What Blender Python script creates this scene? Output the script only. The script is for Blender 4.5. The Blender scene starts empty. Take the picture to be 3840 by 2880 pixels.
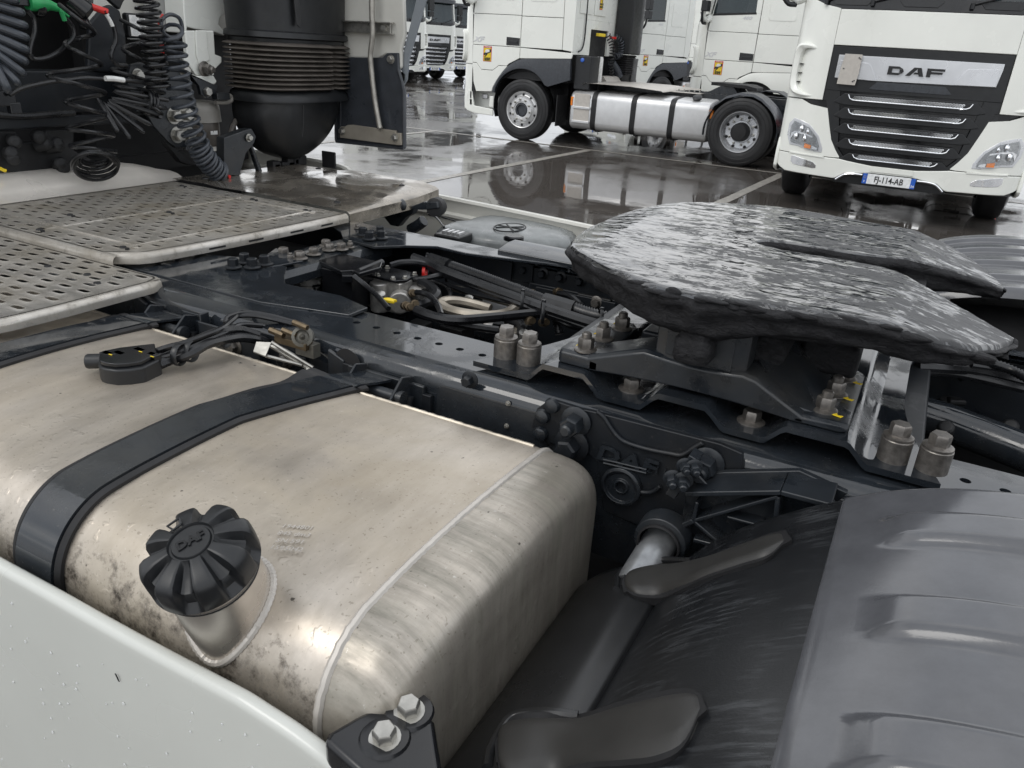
import bpy, bmesh, math, random
from mathutils import Vector, Matrix
random.seed(7)
R_ = math.radians
sc = bpy.context.scene
col = sc.collection

# ------------------------------------------------------------------ camera
EYE = 1.54
AX = Vector((0.87823088, 0.23964797, -0.41385913))   # image right / down / forward, per world axis
AY = Vector((0.47453789, -0.32925934, 0.81633454))
AZ = Vector((0.05936593, -0.91332204, -0.40288776))
FOC = 2884.0
cam_d = bpy.data.cameras.new('camera')
cam = bpy.data.objects.new('camera', cam_d); col.objects.link(cam)
cam_d.sensor_width = 36.0; cam_d.lens = 36.0 * FOC / 3840.0
cam_d.clip_start = 0.02; cam_d.clip_end = 2000
right = Vector((AX[0], AY[0], AZ[0])); down = Vector((AX[1], AY[1], AZ[1])); fwd = Vector((AX[2], AY[2], AZ[2]))
M = Matrix((right, -down, -fwd)).transposed().to_4x4(); M.translation = (0, 0, EYE)
cam.matrix_world = M
sc.camera = cam
cam_d.dof.use_dof = True; cam_d.dof.focus_distance = 2.2; cam_d.dof.aperture_fstop = 40.0

# ------------------------------------------------------------------ sky, sun, exposure
w = bpy.data.worlds.new('World'); sc.world = w; w.use_nodes = True
nt = w.node_tree; nt.nodes.clear()
wo = nt.nodes.new('ShaderNodeOutputWorld'); bg = nt.nodes.new('ShaderNodeBackground')
sky = nt.nodes.new('ShaderNodeTexSky'); sky.sky_type = 'NISHITA'; sky.sun_disc = False
SUN_EL, SUN_AZ = R_(48), R_(-150)
sky.sun_elevation = SUN_EL; sky.sun_rotation = SUN_AZ
tc = nt.nodes.new('ShaderNodeTexCoord'); mp = nt.nodes.new('ShaderNodeMapping'); mp.inputs['Scale'].default_value = (1, 1, 2.6)
nz = nt.nodes.new('ShaderNodeTexNoise'); nz.inputs['Scale'].default_value = 1.7; nz.inputs['Detail'].default_value = 7; nz.inputs['Roughness'].default_value = .6
nt.links.new(tc.outputs['Generated'], mp.inputs['Vector']); nt.links.new(mp.outputs[0], nz.inputs['Vector'])
cr = nt.nodes.new('ShaderNodeValToRGB'); cr.color_ramp.elements[0].position = .30; cr.color_ramp.elements[1].position = .68
cr.color_ramp.elements[0].color = (.40, .44, .50, 1); cr.color_ramp.elements[1].color = (1.0, 1.0, 1.0, 1)
nt.links.new(nz.outputs['Fac'], cr.inputs[0])
sx = nt.nodes.new('ShaderNodeVectorMath'); sx.operation = 'SCALE'; sx.inputs['Scale'].default_value = 16.5
nt.links.new(cr.outputs[0], sx.inputs[0])
mx = nt.nodes.new('ShaderNodeMixRGB'); mx.inputs[0].default_value = .92
nt.links.new(sky.outputs[0], mx.inputs[1]); nt.links.new(sx.outputs[0], mx.inputs[2])
nt.links.new(mx.outputs[0], bg.inputs[0]); bg.inputs[1].default_value = .1
nt.links.new(bg.outputs[0], wo.inputs[0])
sl = bpy.data.lights.new('sun', 'SUN'); sl.energy = .85; sl.angle = R_(26); sl.color = (1, .97, .92)
so = bpy.data.objects.new('sun', sl); col.objects.link(so)
# direction towards the sun: from sun_rotation measured clockwise from +Y
sd = Vector((math.sin(SUN_AZ) * math.cos(SUN_EL), math.cos(SUN_AZ) * math.cos(SUN_EL), math.sin(SUN_EL)))
so.rotation_euler = sd.to_track_quat('Z', 'Y').to_euler()
so.location = (0, 0, 20)
sc.view_settings.view_transform = 'Standard'; sc.view_settings.look = 'None'
sc.view_settings.exposure = 0.12; sc.view_settings.gamma = 1; sc.view_settings.use_curve_mapping = False
sc.render.engine = 'CYCLES'
sc.cycles.max_bounces = 8; sc.cycles.use_denoising = True

# ------------------------------------------------------------------ measuring helper (a sight line met with a plane of the place)
V = {'D': (0, 0, 3840 / 2212), 'c1': (0, 0, .434), 'c2': (780, 0, .434), 'c3': (1700, 0, .434), 'c4': (2580, 0, .5696),
     'd1': (0, 600, .5787), 'd2': (1000, 700, .5787), 'd3': (2000, 700, .8318), 'd4': (0, 1500, .832), 'd5': (1600, 1500, 1.0127),
     'e1': (1700, 1100, .4521), 'e2': (2600, 1100, .5606), 'e3': (2000, 700, .4069), 'g1': (0, 1980, 1.1024), 'g2': (1600, 1980, 1.1024)}
def at(v, x, y, X=None, Y=None, Z=None):
    o = V[v]; px, py = o[0] + o[2] * x - 1920, o[1] + o[2] * y - 1440
    r = Vector((AX[0] * px + AX[1] * py + AX[2] * FOC, AY[0] * px + AY[1] * py + AY[2] * FOC, AZ[0] * px + AZ[1] * py + AZ[2] * FOC))
    k = X / r[0] if X is not None else Y / r[1] if Y is not None else (Z - EYE) / r[2]
    return Vector((r[0] * k, r[1] * k, r[2] * k + EYE))
def ats(v, pts, **k): return [at(v, x, y, **k) for x, y in pts]

# ------------------------------------------------------------------ mesh helpers
SPLIT = {'plate_screws': 'plate_screw', 'sheet_screws': 'sheet_screw', 'cover_rivets': 'cover_rivet', 'rivets': 'rivet', 'engine_parts': 'engine_part', 'latch_sockets': 'latch_socket', 'badge_wings': 'badge_wing', 'brass_unions': 'brass_union', 'hose_nipples': 'hose_nipple', 'cable_ties': 'cable_tie', 'cable_clips': 'cable_clip', 'connectors': 'connector', 'yellow_marks': 'yellow_mark', 'step_treads': 'step_tread', 'vent_holes': 'vent_hole', 'bolt_seats': 'bolt_seat', 'edge_slots': 'edge_slot', 'latch_teeth': 'latch_tooth', 'paint_ticks': 'paint_tick', 'bosses': 'boss', 'cross_members': 'cross_member', 'scuff_marks': 'scuff_mark', 'web_stiffeners': 'web_stiffener', 'pressed_beads': 'pressed_bead', 'cast_rules': 'cast_rule', 'pressed_ribs': 'pressed_rib', 'plate_bands': 'plate_band', 'tank_mounts': 'tank_mount', 'web_plates': 'web_plate', 'lamp_leds': 'lamp_led', 'bead_edges': 'bead_edge'}
class MB:
    def __init__(s): s.v = []; s.f = []
    def add(s, vs, fs):
        o = len(s.v); s.v += [tuple(p) for p in vs]; s.f += [tuple(i + o for i in f) for f in fs]; return s
    def box(s, a, b, m=None):
        x0, y0, z0 = a; x1, y1, z1 = b
        vs = [Vector(p) for p in ((x0,y0,z0),(x1,y0,z0),(x1,y1,z0),(x0,y1,z0),(x0,y0,z1),(x1,y0,z1),(x1,y1,z1),(x0,y1,z1))]
        if m: vs = [m @ p for p in vs]
        return s.add(vs, [(0,3,2,1),(4,5,6,7),(0,1,5,4),(1,2,6,5),(2,3,7,6),(3,0,4,7)])
    def prism(s, poly, d):
        """polygon of 3D points pushed along the vector d"""
        n = len(poly); d = Vector(d); a = [Vector(p) for p in poly]
        nn = Vector((0,0,0))
        for i in range(n): nn += a[i].cross(a[(i+1) % n])
        if nn.dot(d) > 0: a.reverse()
        vs = a + [p + d for p in a]
        return s.add(vs, [tuple(range(n)), tuple(range(2*n-1, n-1, -1))] + [(i, i+n, (i+1) % n + n, (i+1) % n) for i in range(n)])
    def loft(s, rings, closed=True, cap=True, loop=False):
        n = len(rings[0]); o = len(s.v)
        for r in rings: s.v += [tuple(p) for p in r]
        m = len(rings)
        for i in range(m if loop else m - 1):
            for j in range(n if closed else n - 1):
                a = o + i*n + j; b = o + i*n + (j+1) % n; i2 = (i+1) % m
                s.f.append((a, b, o + i2*n + (j+1) % n, o + i2*n + j))
        if cap and closed and not loop:
            s.f.append(tuple(o + j for j in range(n-1, -1, -1))); s.f.append(tuple(o + (m-1)*n + j for j in range(n)))
        return s
    def tube(s, pts, r, n=8, cap=True):
        pts = [Vector(p) for p in pts]; m = len(pts)
        rs = r if isinstance(r, (list, tuple)) else [r] * m
        t0 = (pts[1] - pts[0]).normalized(); u = t0.orthogonal().normalized(); rings = []
        for i in range(m):
            t = (pts[min(i+1, m-1)] - pts[max(i-1, 0)]).normalized()
            u = (u - t * u.dot(t)); u = u.normalized() if u.length > 1e-6 else t.orthogonal().normalized(); v = t.cross(u)
            rings.append([pts[i] + (u * math.cos(2*math.pi*k/n) + v * math.sin(2*math.pi*k/n)) * rs[i] for k in range(n)])
        return s.loft(rings, True, cap)
    def lathe(s, prof, o, ax, n=24, cap=True, a0=0):
        """prof: (radius, height along axis)"""
        o = Vector(o); ax = Vector(ax).normalized(); u = ax.orthogonal().normalized(); v = ax.cross(u)
        rings = [[o + ax*h + (u*math.cos(a0+2*math.pi*k/n) + v*math.sin(a0+2*math.pi*k/n))*max(r, 1e-4) for k in range(n)] for r, h in prof]
        return s.loft(rings, True, cap)
    def islands(s):
        par = list(range(len(s.v)))
        def find(a):
            while par[a] != a: par[a] = par[par[a]]; a = par[a]
            return a
        for f in s.f:
            r = find(f[0])
            for i in f[1:]: par[find(i)] = r
        out = {}
        for f in s.f: out.setdefault(find(f[0]), []).append(f)
        for fs in out.values():
            ids = sorted({i for f in fs for i in f}); mp_ = {i: k for k, i in enumerate(ids)}; m = MB(); m.v = [s.v[i] for i in ids]; m.f = [tuple(mp_[i] for i in f) for f in fs]; yield m
    def build(s, name, mat, parent=None, bevel=0, ang=35, seg=2):
        if name in SPLIT:
            nm = SPLIT[name]; last = None
            for m in s.islands(): last = m.build(nm, mat, parent, bevel, ang, seg)
            return last
        me = bpy.data.meshes.new(name); me.from_pydata(s.v, [], s.f); me.materials.append(mat)
        bm = bmesh.new(); bm.from_mesh(me); bmesh.ops.recalc_face_normals(bm, faces=bm.faces); bm.to_mesh(me); bm.free()
        me.shade_smooth()
        if ang < 180: me.set_sharp_from_angle(angle=R_(ang))
        return link(name, me, parent, bevel, seg)
def link(name, me, parent=None, bevel=0, seg=2):
    ob = bpy.data.objects.new(name, me); col.objects.link(ob)
    if parent is not None: ob.parent = parent
    if parent is not None and parent.get('base'):
        b = parent['base']; ob.location = (-b[0], -b[1], -b[2])
    if bevel:
        md = ob.modifiers.new('bevel', 'BEVEL'); md.width = bevel; md.segments = seg; md.limit_method = 'ANGLE'; md.angle_limit = R_(35); md.harden_normals = True
    return ob
def empty(name, loc=(0,0,0), rz=0):
    o = bpy.data.objects.new(name, None); col.objects.link(o); o.location = loc; o.rotation_euler = (0, 0, rz); o.empty_display_size = .2; return o
def tag(o, label=None, cat=None, group=None, kind=None):
    if label: o['label'] = label
    if cat: o['category'] = cat
    if group: o['group'] = group
    if kind: o['kind'] = kind
    return o
def smooth_path(pts, sub=6):
    """Catmull-Rom through the points"""
    P = [Vector(p) for p in pts]; P = [P[0]*2 - P[1]] + P + [P[-1]*2 - P[-2]]; out = []
    for i in range(1, len(P) - 2):
        for k in range(sub):
            t = k / sub; a, b, c, d = P[i-1], P[i], P[i+1], P[i+2]
            out.append(.5 * ((2*b) + (c-a)*t + (2*a - 5*b + 4*c - d)*t*t + (-a + 3*b - 3*c + d)*t**3))
    out.append(P[-2]); return out
def coil(path, rad, turns, pts_per=14, a0=0):
    """helix round a path; rad may be a function of t"""
    P = smooth_path(path, 10); L = [0]
    for i in range(1, len(P)): L.append(L[-1] + (P[i] - P[i-1]).length)
    out = []; n = int(turns * pts_per); u = None
    for i in range(n + 1):
        t = i / n; l = t * L[-1]; k = 0
        while k < len(L) - 2 and L[k+1] < l: k += 1
        q = (l - L[k]) / max(L[k+1] - L[k], 1e-6); c = P[k].lerp(P[k+1], q); tg = (P[k+1] - P[k]).normalized()
        if u is None: u = tg.orthogonal().normalized()
        u = (u - tg*u.dot(tg)).normalized(); v = tg.cross(u)
        rr = rad(t) if callable(rad) else rad; a = a0 + 2*math.pi*i/pts_per
        out.append(c + (u*math.cos(a) + v*math.sin(a))*rr)
    return out
def rot_to(n):
    return Vector(n).to_track_quat('Z', 'Y').to_matrix().to_4x4()
def cell_holes(mb, x0, x1, y0, y1, z, hole, depth, rim=0.0, rimh=0.0):
    """a rectangle of sheet with one hole (ring of (x,y)), walls going down and an optional raised rim"""
    n = len(hole); cx = sum(p[0] for p in hole)/n; cy = sum(p[1] for p in hole)/n; outer = []
    for hx, hy in hole:
        dx, dy = hx - cx, hy - cy; t = 1e9
        if dx > 1e-9: t = min(t, (x1-cx)/dx)
        if dx < -1e-9: t = min(t, (x0-cx)/dx)
        if dy > 1e-9: t = min(t, (y1-cy)/dy)
        if dy < -1e-9: t = min(t, (y0-cy)/dy)
        outer.append([cx + dx*t, cy + dy*t])
    for c in ((x0,y0),(x1,y0),(x1,y1),(x0,y1)):      # snap the nearest outer point to each corner
        k = min(range(n), key=lambda i: (outer[i][0]-c[0])**2 + (outer[i][1]-c[1])**2); outer[k] = list(c)
    o = len(mb.v); rings = [[(p[0], p[1], z) for p in outer]]
    if rim:
        rings.append([(cx + (p[0]-cx)*(1+rim*1.7/max(abs(p[0]-cx)+abs(p[1]-cy), .006)), cy + (p[1]-cy)*(1+rim*1.7/max(abs(p[0]-cx)+abs(p[1]-cy), .006)), z) for p in hole])
        rings.append([(cx + (p[0]-cx)*(1+rim*.6/max(abs(p[0]-cx)+abs(p[1]-cy), .006)), cy + (p[1]-cy)*(1+rim*.6/max(abs(p[0]-cx)+abs(p[1]-cy), .006)), z+rimh) for p in hole])
    rings.append([(p[0], p[1], z + rimh*.6) for p in hole]); rings.append([(p[0], p[1], z - depth) for p in hole])
    for r in rings: mb.v += r
    for i in range(len(rings)-1):
        for j in range(n): mb.f.append((o+i*n+j, o+i*n+(j+1) % n, o+(i+1)*n+(j+1) % n, o+(i+1)*n+j))

# ------------------------------------------------------------------ materials
def nodes(name):
    m = bpy.data.materials.new(name); m.use_nodes = True; t = m.node_tree; b = t.nodes['Principled BSDF']; return m, t, b
def N(t, k, **kw):
    n = t.nodes.new(k)
    for a, v in kw.items():
        if a in n.inputs: n.inputs[a].default_value = v
        else: setattr(n, a, v)
    return n
def noise(t, scale, stretch=(1,1,1), detail=5, rough=.55, rot=(0,0,0), dist=0):
    tc = N(t, 'ShaderNodeTexCoord'); mp = N(t, 'ShaderNodeMapping'); mp.inputs['Scale'].default_value = stretch; mp.inputs['Rotation'].default_value = rot
    n = N(t, 'ShaderNodeTexNoise'); n.inputs['Scale'].default_value = scale; n.inputs['Detail'].default_value = detail; n.inputs['Roughness'].default_value = rough
    n.inputs['Distortion'].default_value = dist
    t.links.new(tc.outputs['Object'], mp.inputs['Vector']); t.links.new(mp.outputs[0], n.inputs['Vector']); return n.outputs['Fac']
def ramp(t, fac, stops):
    r = N(t, 'ShaderNodeValToRGB'); e = r.color_ramp.elements
    while len(e) < len(stops): e.new(.5)
    for i, (p, c) in enumerate(stops):
        e[i].position = p; e[i].color = (*c, 1) if isinstance(c, (tuple, list)) else (c, c, c, 1)
    t.links.new(fac, r.inputs[0]); return r.outputs[0]
def mixc(t, fac, a, b):
    m = N(t, 'ShaderNodeMixRGB')
    for i, q in ((0, fac), (1, a), (2, b)):
        if hasattr(q, 'links') or hasattr(q, 'node'): t.links.new(q, m.inputs[i])
        else: m.inputs[i].default_value = q if i == 0 else (*q, 1)
    return m.outputs[0]
def math_(t, op, a, b=0.0):
    m = N(t, 'ShaderNodeMath', operation=op)
    for i, q in ((0, a), (1, b)):
        if hasattr(q, 'node'): t.links.new(q, m.inputs[i])
        else: m.inputs[i].default_value = q
    return m.outputs[0]
def bump(t, b, h, strength=.3, dist=.002):
    n = N(t, 'ShaderNodeBump'); n.inputs['Strength'].default_value = strength; n.inputs['Distance'].default_value = dist
    t.links.new(h, n.inputs['Height']); t.links.new(n.outputs[0], b.inputs['Normal'])
def plain(name, c, rough=.5, metal=0, ns=30, var=.15, bs=0, bd=.001, coat=0, rv=.1):
    m, t, b = nodes(name); f = noise(t, ns)
    c0 = tuple(x*(1-var) for x in c); c1 = tuple(min(1, x*(1+var)) for x in c)
    t.links.new(ramp(t, f, [(.3, c0), (.7, c1)]), b.inputs['Base Color'])
    t.links.new(ramp(t, noise(t, ns*.35), [(.3, max(.02, rough-rv)), (.7, min(1, rough+rv))]), b.inputs['Roughness'])
    b.inputs['Metallic'].default_value = metal; b.inputs['Coat Weight'].default_value = coat; b.inputs['Coat Roughness'].default_value = .06
    if bs: bump(t, b, f, bs, bd)
    return m
def wet(name, c, dry=.42, wetr=.05, ns=9, lo=.45, hi=.55, stretch=(1,1,1), bs=.25, dirt=None, ior=1.5):
    """painted or plastic surface with a broken film of rain on it"""
    m, t, b = nodes(name)
    film = ramp(t, noise(t, ns, stretch, 8, .62, dist=.4), [(lo, 0.0), (hi, 1.0)])
    fine = noise(t, 260, (1,1,1), 3)
    base = ramp(t, noise(t, 22, (1,1,1), 6), [(.3, tuple(x*.8 for x in c)), (.7, tuple(x*1.25 for x in c))])
    if dirt: base = mixc(t, ramp(t, noise(t, 5, (1,1,1), 6, .65), [(.5, 0.0), (.72, .55)]), base, dirt)
    spk = ramp(t, noise(t, 170, (1,1,1), 3, .7), [(.62, 0.0), (.72, 1.0)])
    base = mixc(t, math_(t, 'MULTIPLY', spk, .30), base, (.085, .080, .072))
    t.links.new(base, b.inputs['Base Color'])
    rr = mixc(t, film, (dry,)*3, (wetr,)*3); rr = mixc(t, math_(t, 'MULTIPLY', spk, .5), rr, (.5,)*3); t.links.new(rr, b.inputs['Roughness'])
    b.inputs['IOR'].default_value = ior
    h = math_(t, 'ADD', math_(t, 'MULTIPLY', film, .8), math_(t, 'MULTIPLY', fine, math_(t, 'SUBTRACT', .35, math_(t, 'MULTIPLY', film, .33))))
    bump(t, b, h, bs, .0012); return m
MT = {}
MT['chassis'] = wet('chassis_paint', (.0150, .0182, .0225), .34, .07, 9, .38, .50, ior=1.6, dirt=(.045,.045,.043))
MT['chassis_dry_shaded'] = wet('chassis_paint_dry_shaded', (.0085, .0105, .0135), .45, .2, 9, .55, .7, dirt=(.030,.027,.024), ior=1.4)  # recess copy of the chassis paint, shade put into a darker base
MT['bracket'] = wet('cast_bracket', (.0135, .0165, .0205), .38, .12, 14, .5, .62, dirt=(.040,.037,.032))
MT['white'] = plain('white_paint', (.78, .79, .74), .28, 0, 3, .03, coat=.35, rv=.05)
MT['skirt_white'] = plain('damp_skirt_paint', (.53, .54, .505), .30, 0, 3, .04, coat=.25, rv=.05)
MT['white_dirty'] = plain('grimy_white_paint', (.60, .59, .54), .38, 0, 4, .10, coat=.15)
MT['black'] = plain('black_plastic', (.0095, .0105, .012), .42, 0, 60, .15, bs=.1)
MT['blackgloss'] = plain('wet_black_plastic', (.007, .0075, .009), .2, 0, 25, .2, bs=.05)
MT['rubber'] = plain('rubber', (.0085, .0085, .0095), .62, 0, 40, .2, bs=.15)
MT['tyre'] = plain('tyre_rubber', (.012, .012, .013), .52, 0, 20, .2, bs=.15)
MT['grey'] = wet('grey_plastic', (.034, .038, .045), .42, .2, 12, .5, .65)
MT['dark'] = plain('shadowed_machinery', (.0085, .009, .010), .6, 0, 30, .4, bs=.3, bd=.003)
MT['hose'] = plain('air_hose', (.008, .0085, .010), .3, 0, 90, .2, rv=.08)
MT['hose_grey'] = plain('grey_air_hose', (.042, .048, .058), .35, 0, 90, .12)
MT['steel'] = plain('zinc_steel', (.42, .41, .38), .36, .85, 60, .25, bs=.15)
MT['bolt'] = plain('bolt_steel', (.185, .172, .158), .40, .7, 120, .3, bs=.2)
MT['chrome'] = plain('chrome', (.85, .86, .88), .10, 1, 20, .03, rv=.03)
MT['silver'] = plain('silver_paint', (.60, .61, .63), .30, .55, 12, .03)
MT['alu'] = plain('brushed_aluminium', (.60, .60, .60), .36, .62, 10, .06)
MT['plate_alu'] = plain('grubby_cover_plate', (.50, .47, .43), .45, .3, 25, .08)
MT['red'] = plain('red_plastic', (.55, .02, .015), .4)
MT['green'] = plain('green_plastic', (.02, .30, .09), .4)
MT['yellow'] = plain('yellow_plastic', (.75, .55, .02), .5)
MT['orange'] = plain('orange_reflector', (.80, .22, .01), .25)
MT['redlamp'] = plain('red_lamp', (.55, .01, .015), .2)
MT['blue'] = plain('blue_print', (.02, .10, .45), .4)
MT['platewhite'] = plain('number_plate_white', (.75, .76, .76), .35)
MT['ink'] = plain('black_print', (.012, .012, .013), .5)
MT['label'] = plain('paper_label', (.7, .7, .68), .5)
MT['line'] = plain('worn_line_paint', (.25, .235, .21), .4, 0, 14, .35, bs=.2)
MT['brass'] = plain('brass_fitting', (.11, .085, .055), .4, .8, 60, .25)
MT['cast_alu'] = plain('cast_aluminium', (.38, .37, .35), .42, .7, 60, .3, bs=.3)
MT['pipe'] = plain('stained_steel_pipe', (.40, .36, .30), .35, .7, 14, .35)
def glass_mat(name, c, rough=.03, alpha=.35):
    m, t, b = nodes(name); b.inputs['Base Color'].default_value = (*c, 1); b.inputs['Roughness'].default_value = rough
    b.inputs['Alpha'].default_value = alpha; b.inputs['Specular IOR Level'].default_value = .8; return m
MT['glass'] = glass_mat('dark_glass', (.02, .035, .04), .02, .75)
MT['lens'] = glass_mat('clear_lens', (.5, .52, .54), .03, .10)
MT['bowl'] = plain('lamp_reflector', (.30, .31, .32), .16, 1, 30, .3, bs=.3, bd=.004)
# tank aluminium: bare metal under brown film, speckles, soot low down; end face also shaded
def tank_mat(name, end=False):
    m, t, b = nodes(name)
    film = ramp(t, noise(t, 2.6, (1, 1, 1), 6, .6, dist=.6), [(.38, 0.0), (.62, 1.0)])
    if end:
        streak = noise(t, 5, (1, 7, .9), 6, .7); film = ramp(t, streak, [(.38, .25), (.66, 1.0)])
    spk = ramp(t, noise(t, 95, (1, 1, 1), 4, .7), [(.66, 0.0), (.74, 1.0)])
    metal_c = ramp(t, noise(t, 16, (1, .25, 1), 6, .7), [(.3, (.39, .35, .30)), (.7, (.62, .565, .50))])
    dirt_c = ramp(t, noise(t, 6, (1, 1, 1), 6, .65), [(.3, (.24, .19, .12)), (.7, (.42, .365, .28))])
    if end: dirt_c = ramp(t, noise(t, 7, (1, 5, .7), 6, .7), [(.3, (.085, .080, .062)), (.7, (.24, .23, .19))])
    c = mixc(t, math_(t, 'MULTIPLY', film, .62 if not end else .85), metal_c, dirt_c)
    c = mixc(t, math_(t, 'MULTIPLY', spk, .45), c, (.78, .75, .72)); c = mixc(t, ramp(t, noise(t, 60, (1,1,1), 2, .5, (1,2,3)), [(.755, 0.0), (.775, .8)]), c, (.03, .025, .02)); c = mixc(t, math_(t, 'MULTIPLY', ramp(t, noise(t, 210, (1,1,1), 2, .5), [(.66, 0.0), (.70, 1.0)]), .4), c, (.12, .10, .07))
    # soot along the lower outer edge; on the end, dirt plus painted shading downward
    tc = N(t, 'ShaderNodeTexCoord'); sp = N(t, 'ShaderNodeSeparateXYZ'); t.links.new(tc.outputs['Object'], sp.inputs[0])
    low = math_(t, 'ADD', math_(t, 'MULTIPLY', math_(t, 'SUBTRACT', .482, sp.outputs['Y']), 13.0), math_(t, 'MULTIPLY', math_(t, 'SUBTRACT', noise(t, 22, (1,1,1), 7, .72), .5), 1.9))
    soot_shade = ramp(t, low, [(.30, 0.0), (.62, 1.0)]) if not end else ramp(t, math_(t, 'ADD', math_(t, 'MULTIPLY', math_(t, 'SUBTRACT', .80, sp.outputs['Z']), 4.0), math_(t, 'MULTIPLY', math_(t, 'SUBTRACT', noise(t, 9, (1,4,1), 7, .72), .5), 2.0)), [(.3, 0.0), (.9, .85)])
    c = mixc(t, soot_shade, c, (.040, .031, .022)); t.links.new(c, b.inputs['Base Color'])
    t.links.new(math_(t, 'MULTIPLY', math_(t, 'SUBTRACT', .9, math_(t, 'MULTIPLY', film, .62)), math_(t, 'SUBTRACT', .92, math_(t, 'MULTIPLY', soot_shade, .85))), b.inputs['Metallic'])
    r = ramp(t, noise(t, 4, (1, 1, 1), 6, .6), [(.3, .28), (.7, .44)]); r = math_(t, 'ADD', r, math_(t, 'MULTIPLY', soot_shade, .25)); t.links.new(r, b.inputs['Roughness'])
    drops = ramp(t, noise(t, 70, (1, 1, 1), 2, .4), [(.62, 0.0), (.70, 1.0)]); wetz = ramp(t, noise(t, 3.1, (1,1,1), 2), [(.52, 0.0), (.6, 1.0)])
    h = math_(t, 'ADD', math_(t, 'MULTIPLY', math_(t, 'MULTIPLY', drops, wetz), .9), math_(t, 'MULTIPLY', noise(t, 180, (1, .3, 1), 3), .12))
    bump(t, b, h, .35, .0012); return m
MT['neck'] = plain('neck_aluminium', (.60,.56,.51), .28, .85, 12, .15)
MT['tank'] = tank_mat('weathered_tank_aluminium'); MT['tank_end'] = tank_mat('streaked_shaded_tank_end', True)
def tread_mat():
    m, t, b = nodes('dirty_tread_plate')
    f = ramp(t, noise(t, 5, (1,1,1), 7, .7), [(.36, 0.0), (.66, 1.0)])
    c = mixc(t, f, (.54, .515, .475), (.235, .21, .17)); c = mixc(t, ramp(t, noise(t, 40, (1,1,1), 5, .7), [(.55, 0.0), (.75, .6)]), c, (.10, .09, .075))
    t.links.new(c, b.inputs['Base Color']); t.links.new(math_(t, 'SUBTRACT', .8, math_(t, 'MULTIPLY', f, .5)), b.inputs['Metallic'])
    t.links.new(ramp(t, noise(t, 12), [(.3, .24), (.7, .5)]), b.inputs['Roughness']); bump(t, b, noise(t, 120, (1,1,1), 4), .2, .001); return m
MT['tread'] = tread_mat()
def grease_mat():
    m, t, b = nodes('rain_on_black_grease')
    a = noise(t, 26, (1, 3.0, 1), 7, .74, dist=.9); c = noise(t, 9, (1, 1.5, 1), 6, .66)
    big = noise(t, 26, (1, 2.2, 1), 4, .6)
    tc = N(t, 'ShaderNodeTexCoord'); sp = N(t, 'ShaderNodeSeparateXYZ'); t.links.new(tc.outputs['Object'], sp.inputs[0])
    wv = N(t, 'ShaderNodeTexWave'); wv.inputs['Scale'].default_value = 42; wv.inputs['Distortion'].default_value = 4; wv.inputs['Detail'].default_value = 3; wv.bands_direction = 'Y'
    t.links.new(tc.outputs['Object'], wv.inputs['Vector'])
    s = math_(t, 'ADD', math_(t, 'MULTIPLY', a, .56), math_(t, 'ADD', math_(t, 'MULTIPLY', c, .42), math_(t, 'MULTIPLY', wv.outputs['Fac'], .035))); s = math_(t, 'ADD', s, math_(t, 'MULTIPLY', math_(t, 'ADD', sp.outputs['X'], .28), -.11))
    film = ramp(t, s, [(.480, 0.0), (.492, 1.0)])
    t.links.new(ramp(t, noise(t, 30, (1,4,1), 5), [(.3, (.006, .006, .007)), (.7, (.018, .019, .021))]), b.inputs['Base Color'])
    t.links.new(mixc(t, film, (.46,)*3, (.03,)*3), b.inputs['Roughness']); t.links.new(math_(t, 'ADD', 1.50, math_(t, 'MULTIPLY', film, .50)), b.inputs['IOR'])
    fine = noise(t, 130, (1, 3, 1), 5, .7)
    h = math_(t, 'ADD', math_(t, 'MULTIPLY', film, .35), math_(t, 'MULTIPLY', math_(t, 'ADD', math_(t, 'MULTIPLY', fine, .7), math_(t, 'MULTIPLY', big, .35)), math_(t, 'SUBTRACT', 1.0, math_(t, 'MULTIPLY', film, .985))))
    bump(t, b, h, .6, .002); return m
MT['grease'] = grease_mat()
def caked():
    m, t, b = nodes('caked_grease'); f = noise(t, 55, (1, 1, 1.8), 6, .7, dist=1.0); g = noise(t, 14, (1,1,2.5), 4, .6)
    t.links.new(ramp(t, f, [(.3, (.005, .005, .006)), (.7, (.018, .018, .020))]), b.inputs['Base Color'])
    t.links.new(ramp(t, f, [(.3, .7), (.7, .5)]), b.inputs['Roughness']); b.inputs['IOR'].default_value = 1.35; bump(t, b, math_(t, 'ADD', f, g), .9, .006); return m
MT['caked'] = caked()
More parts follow.
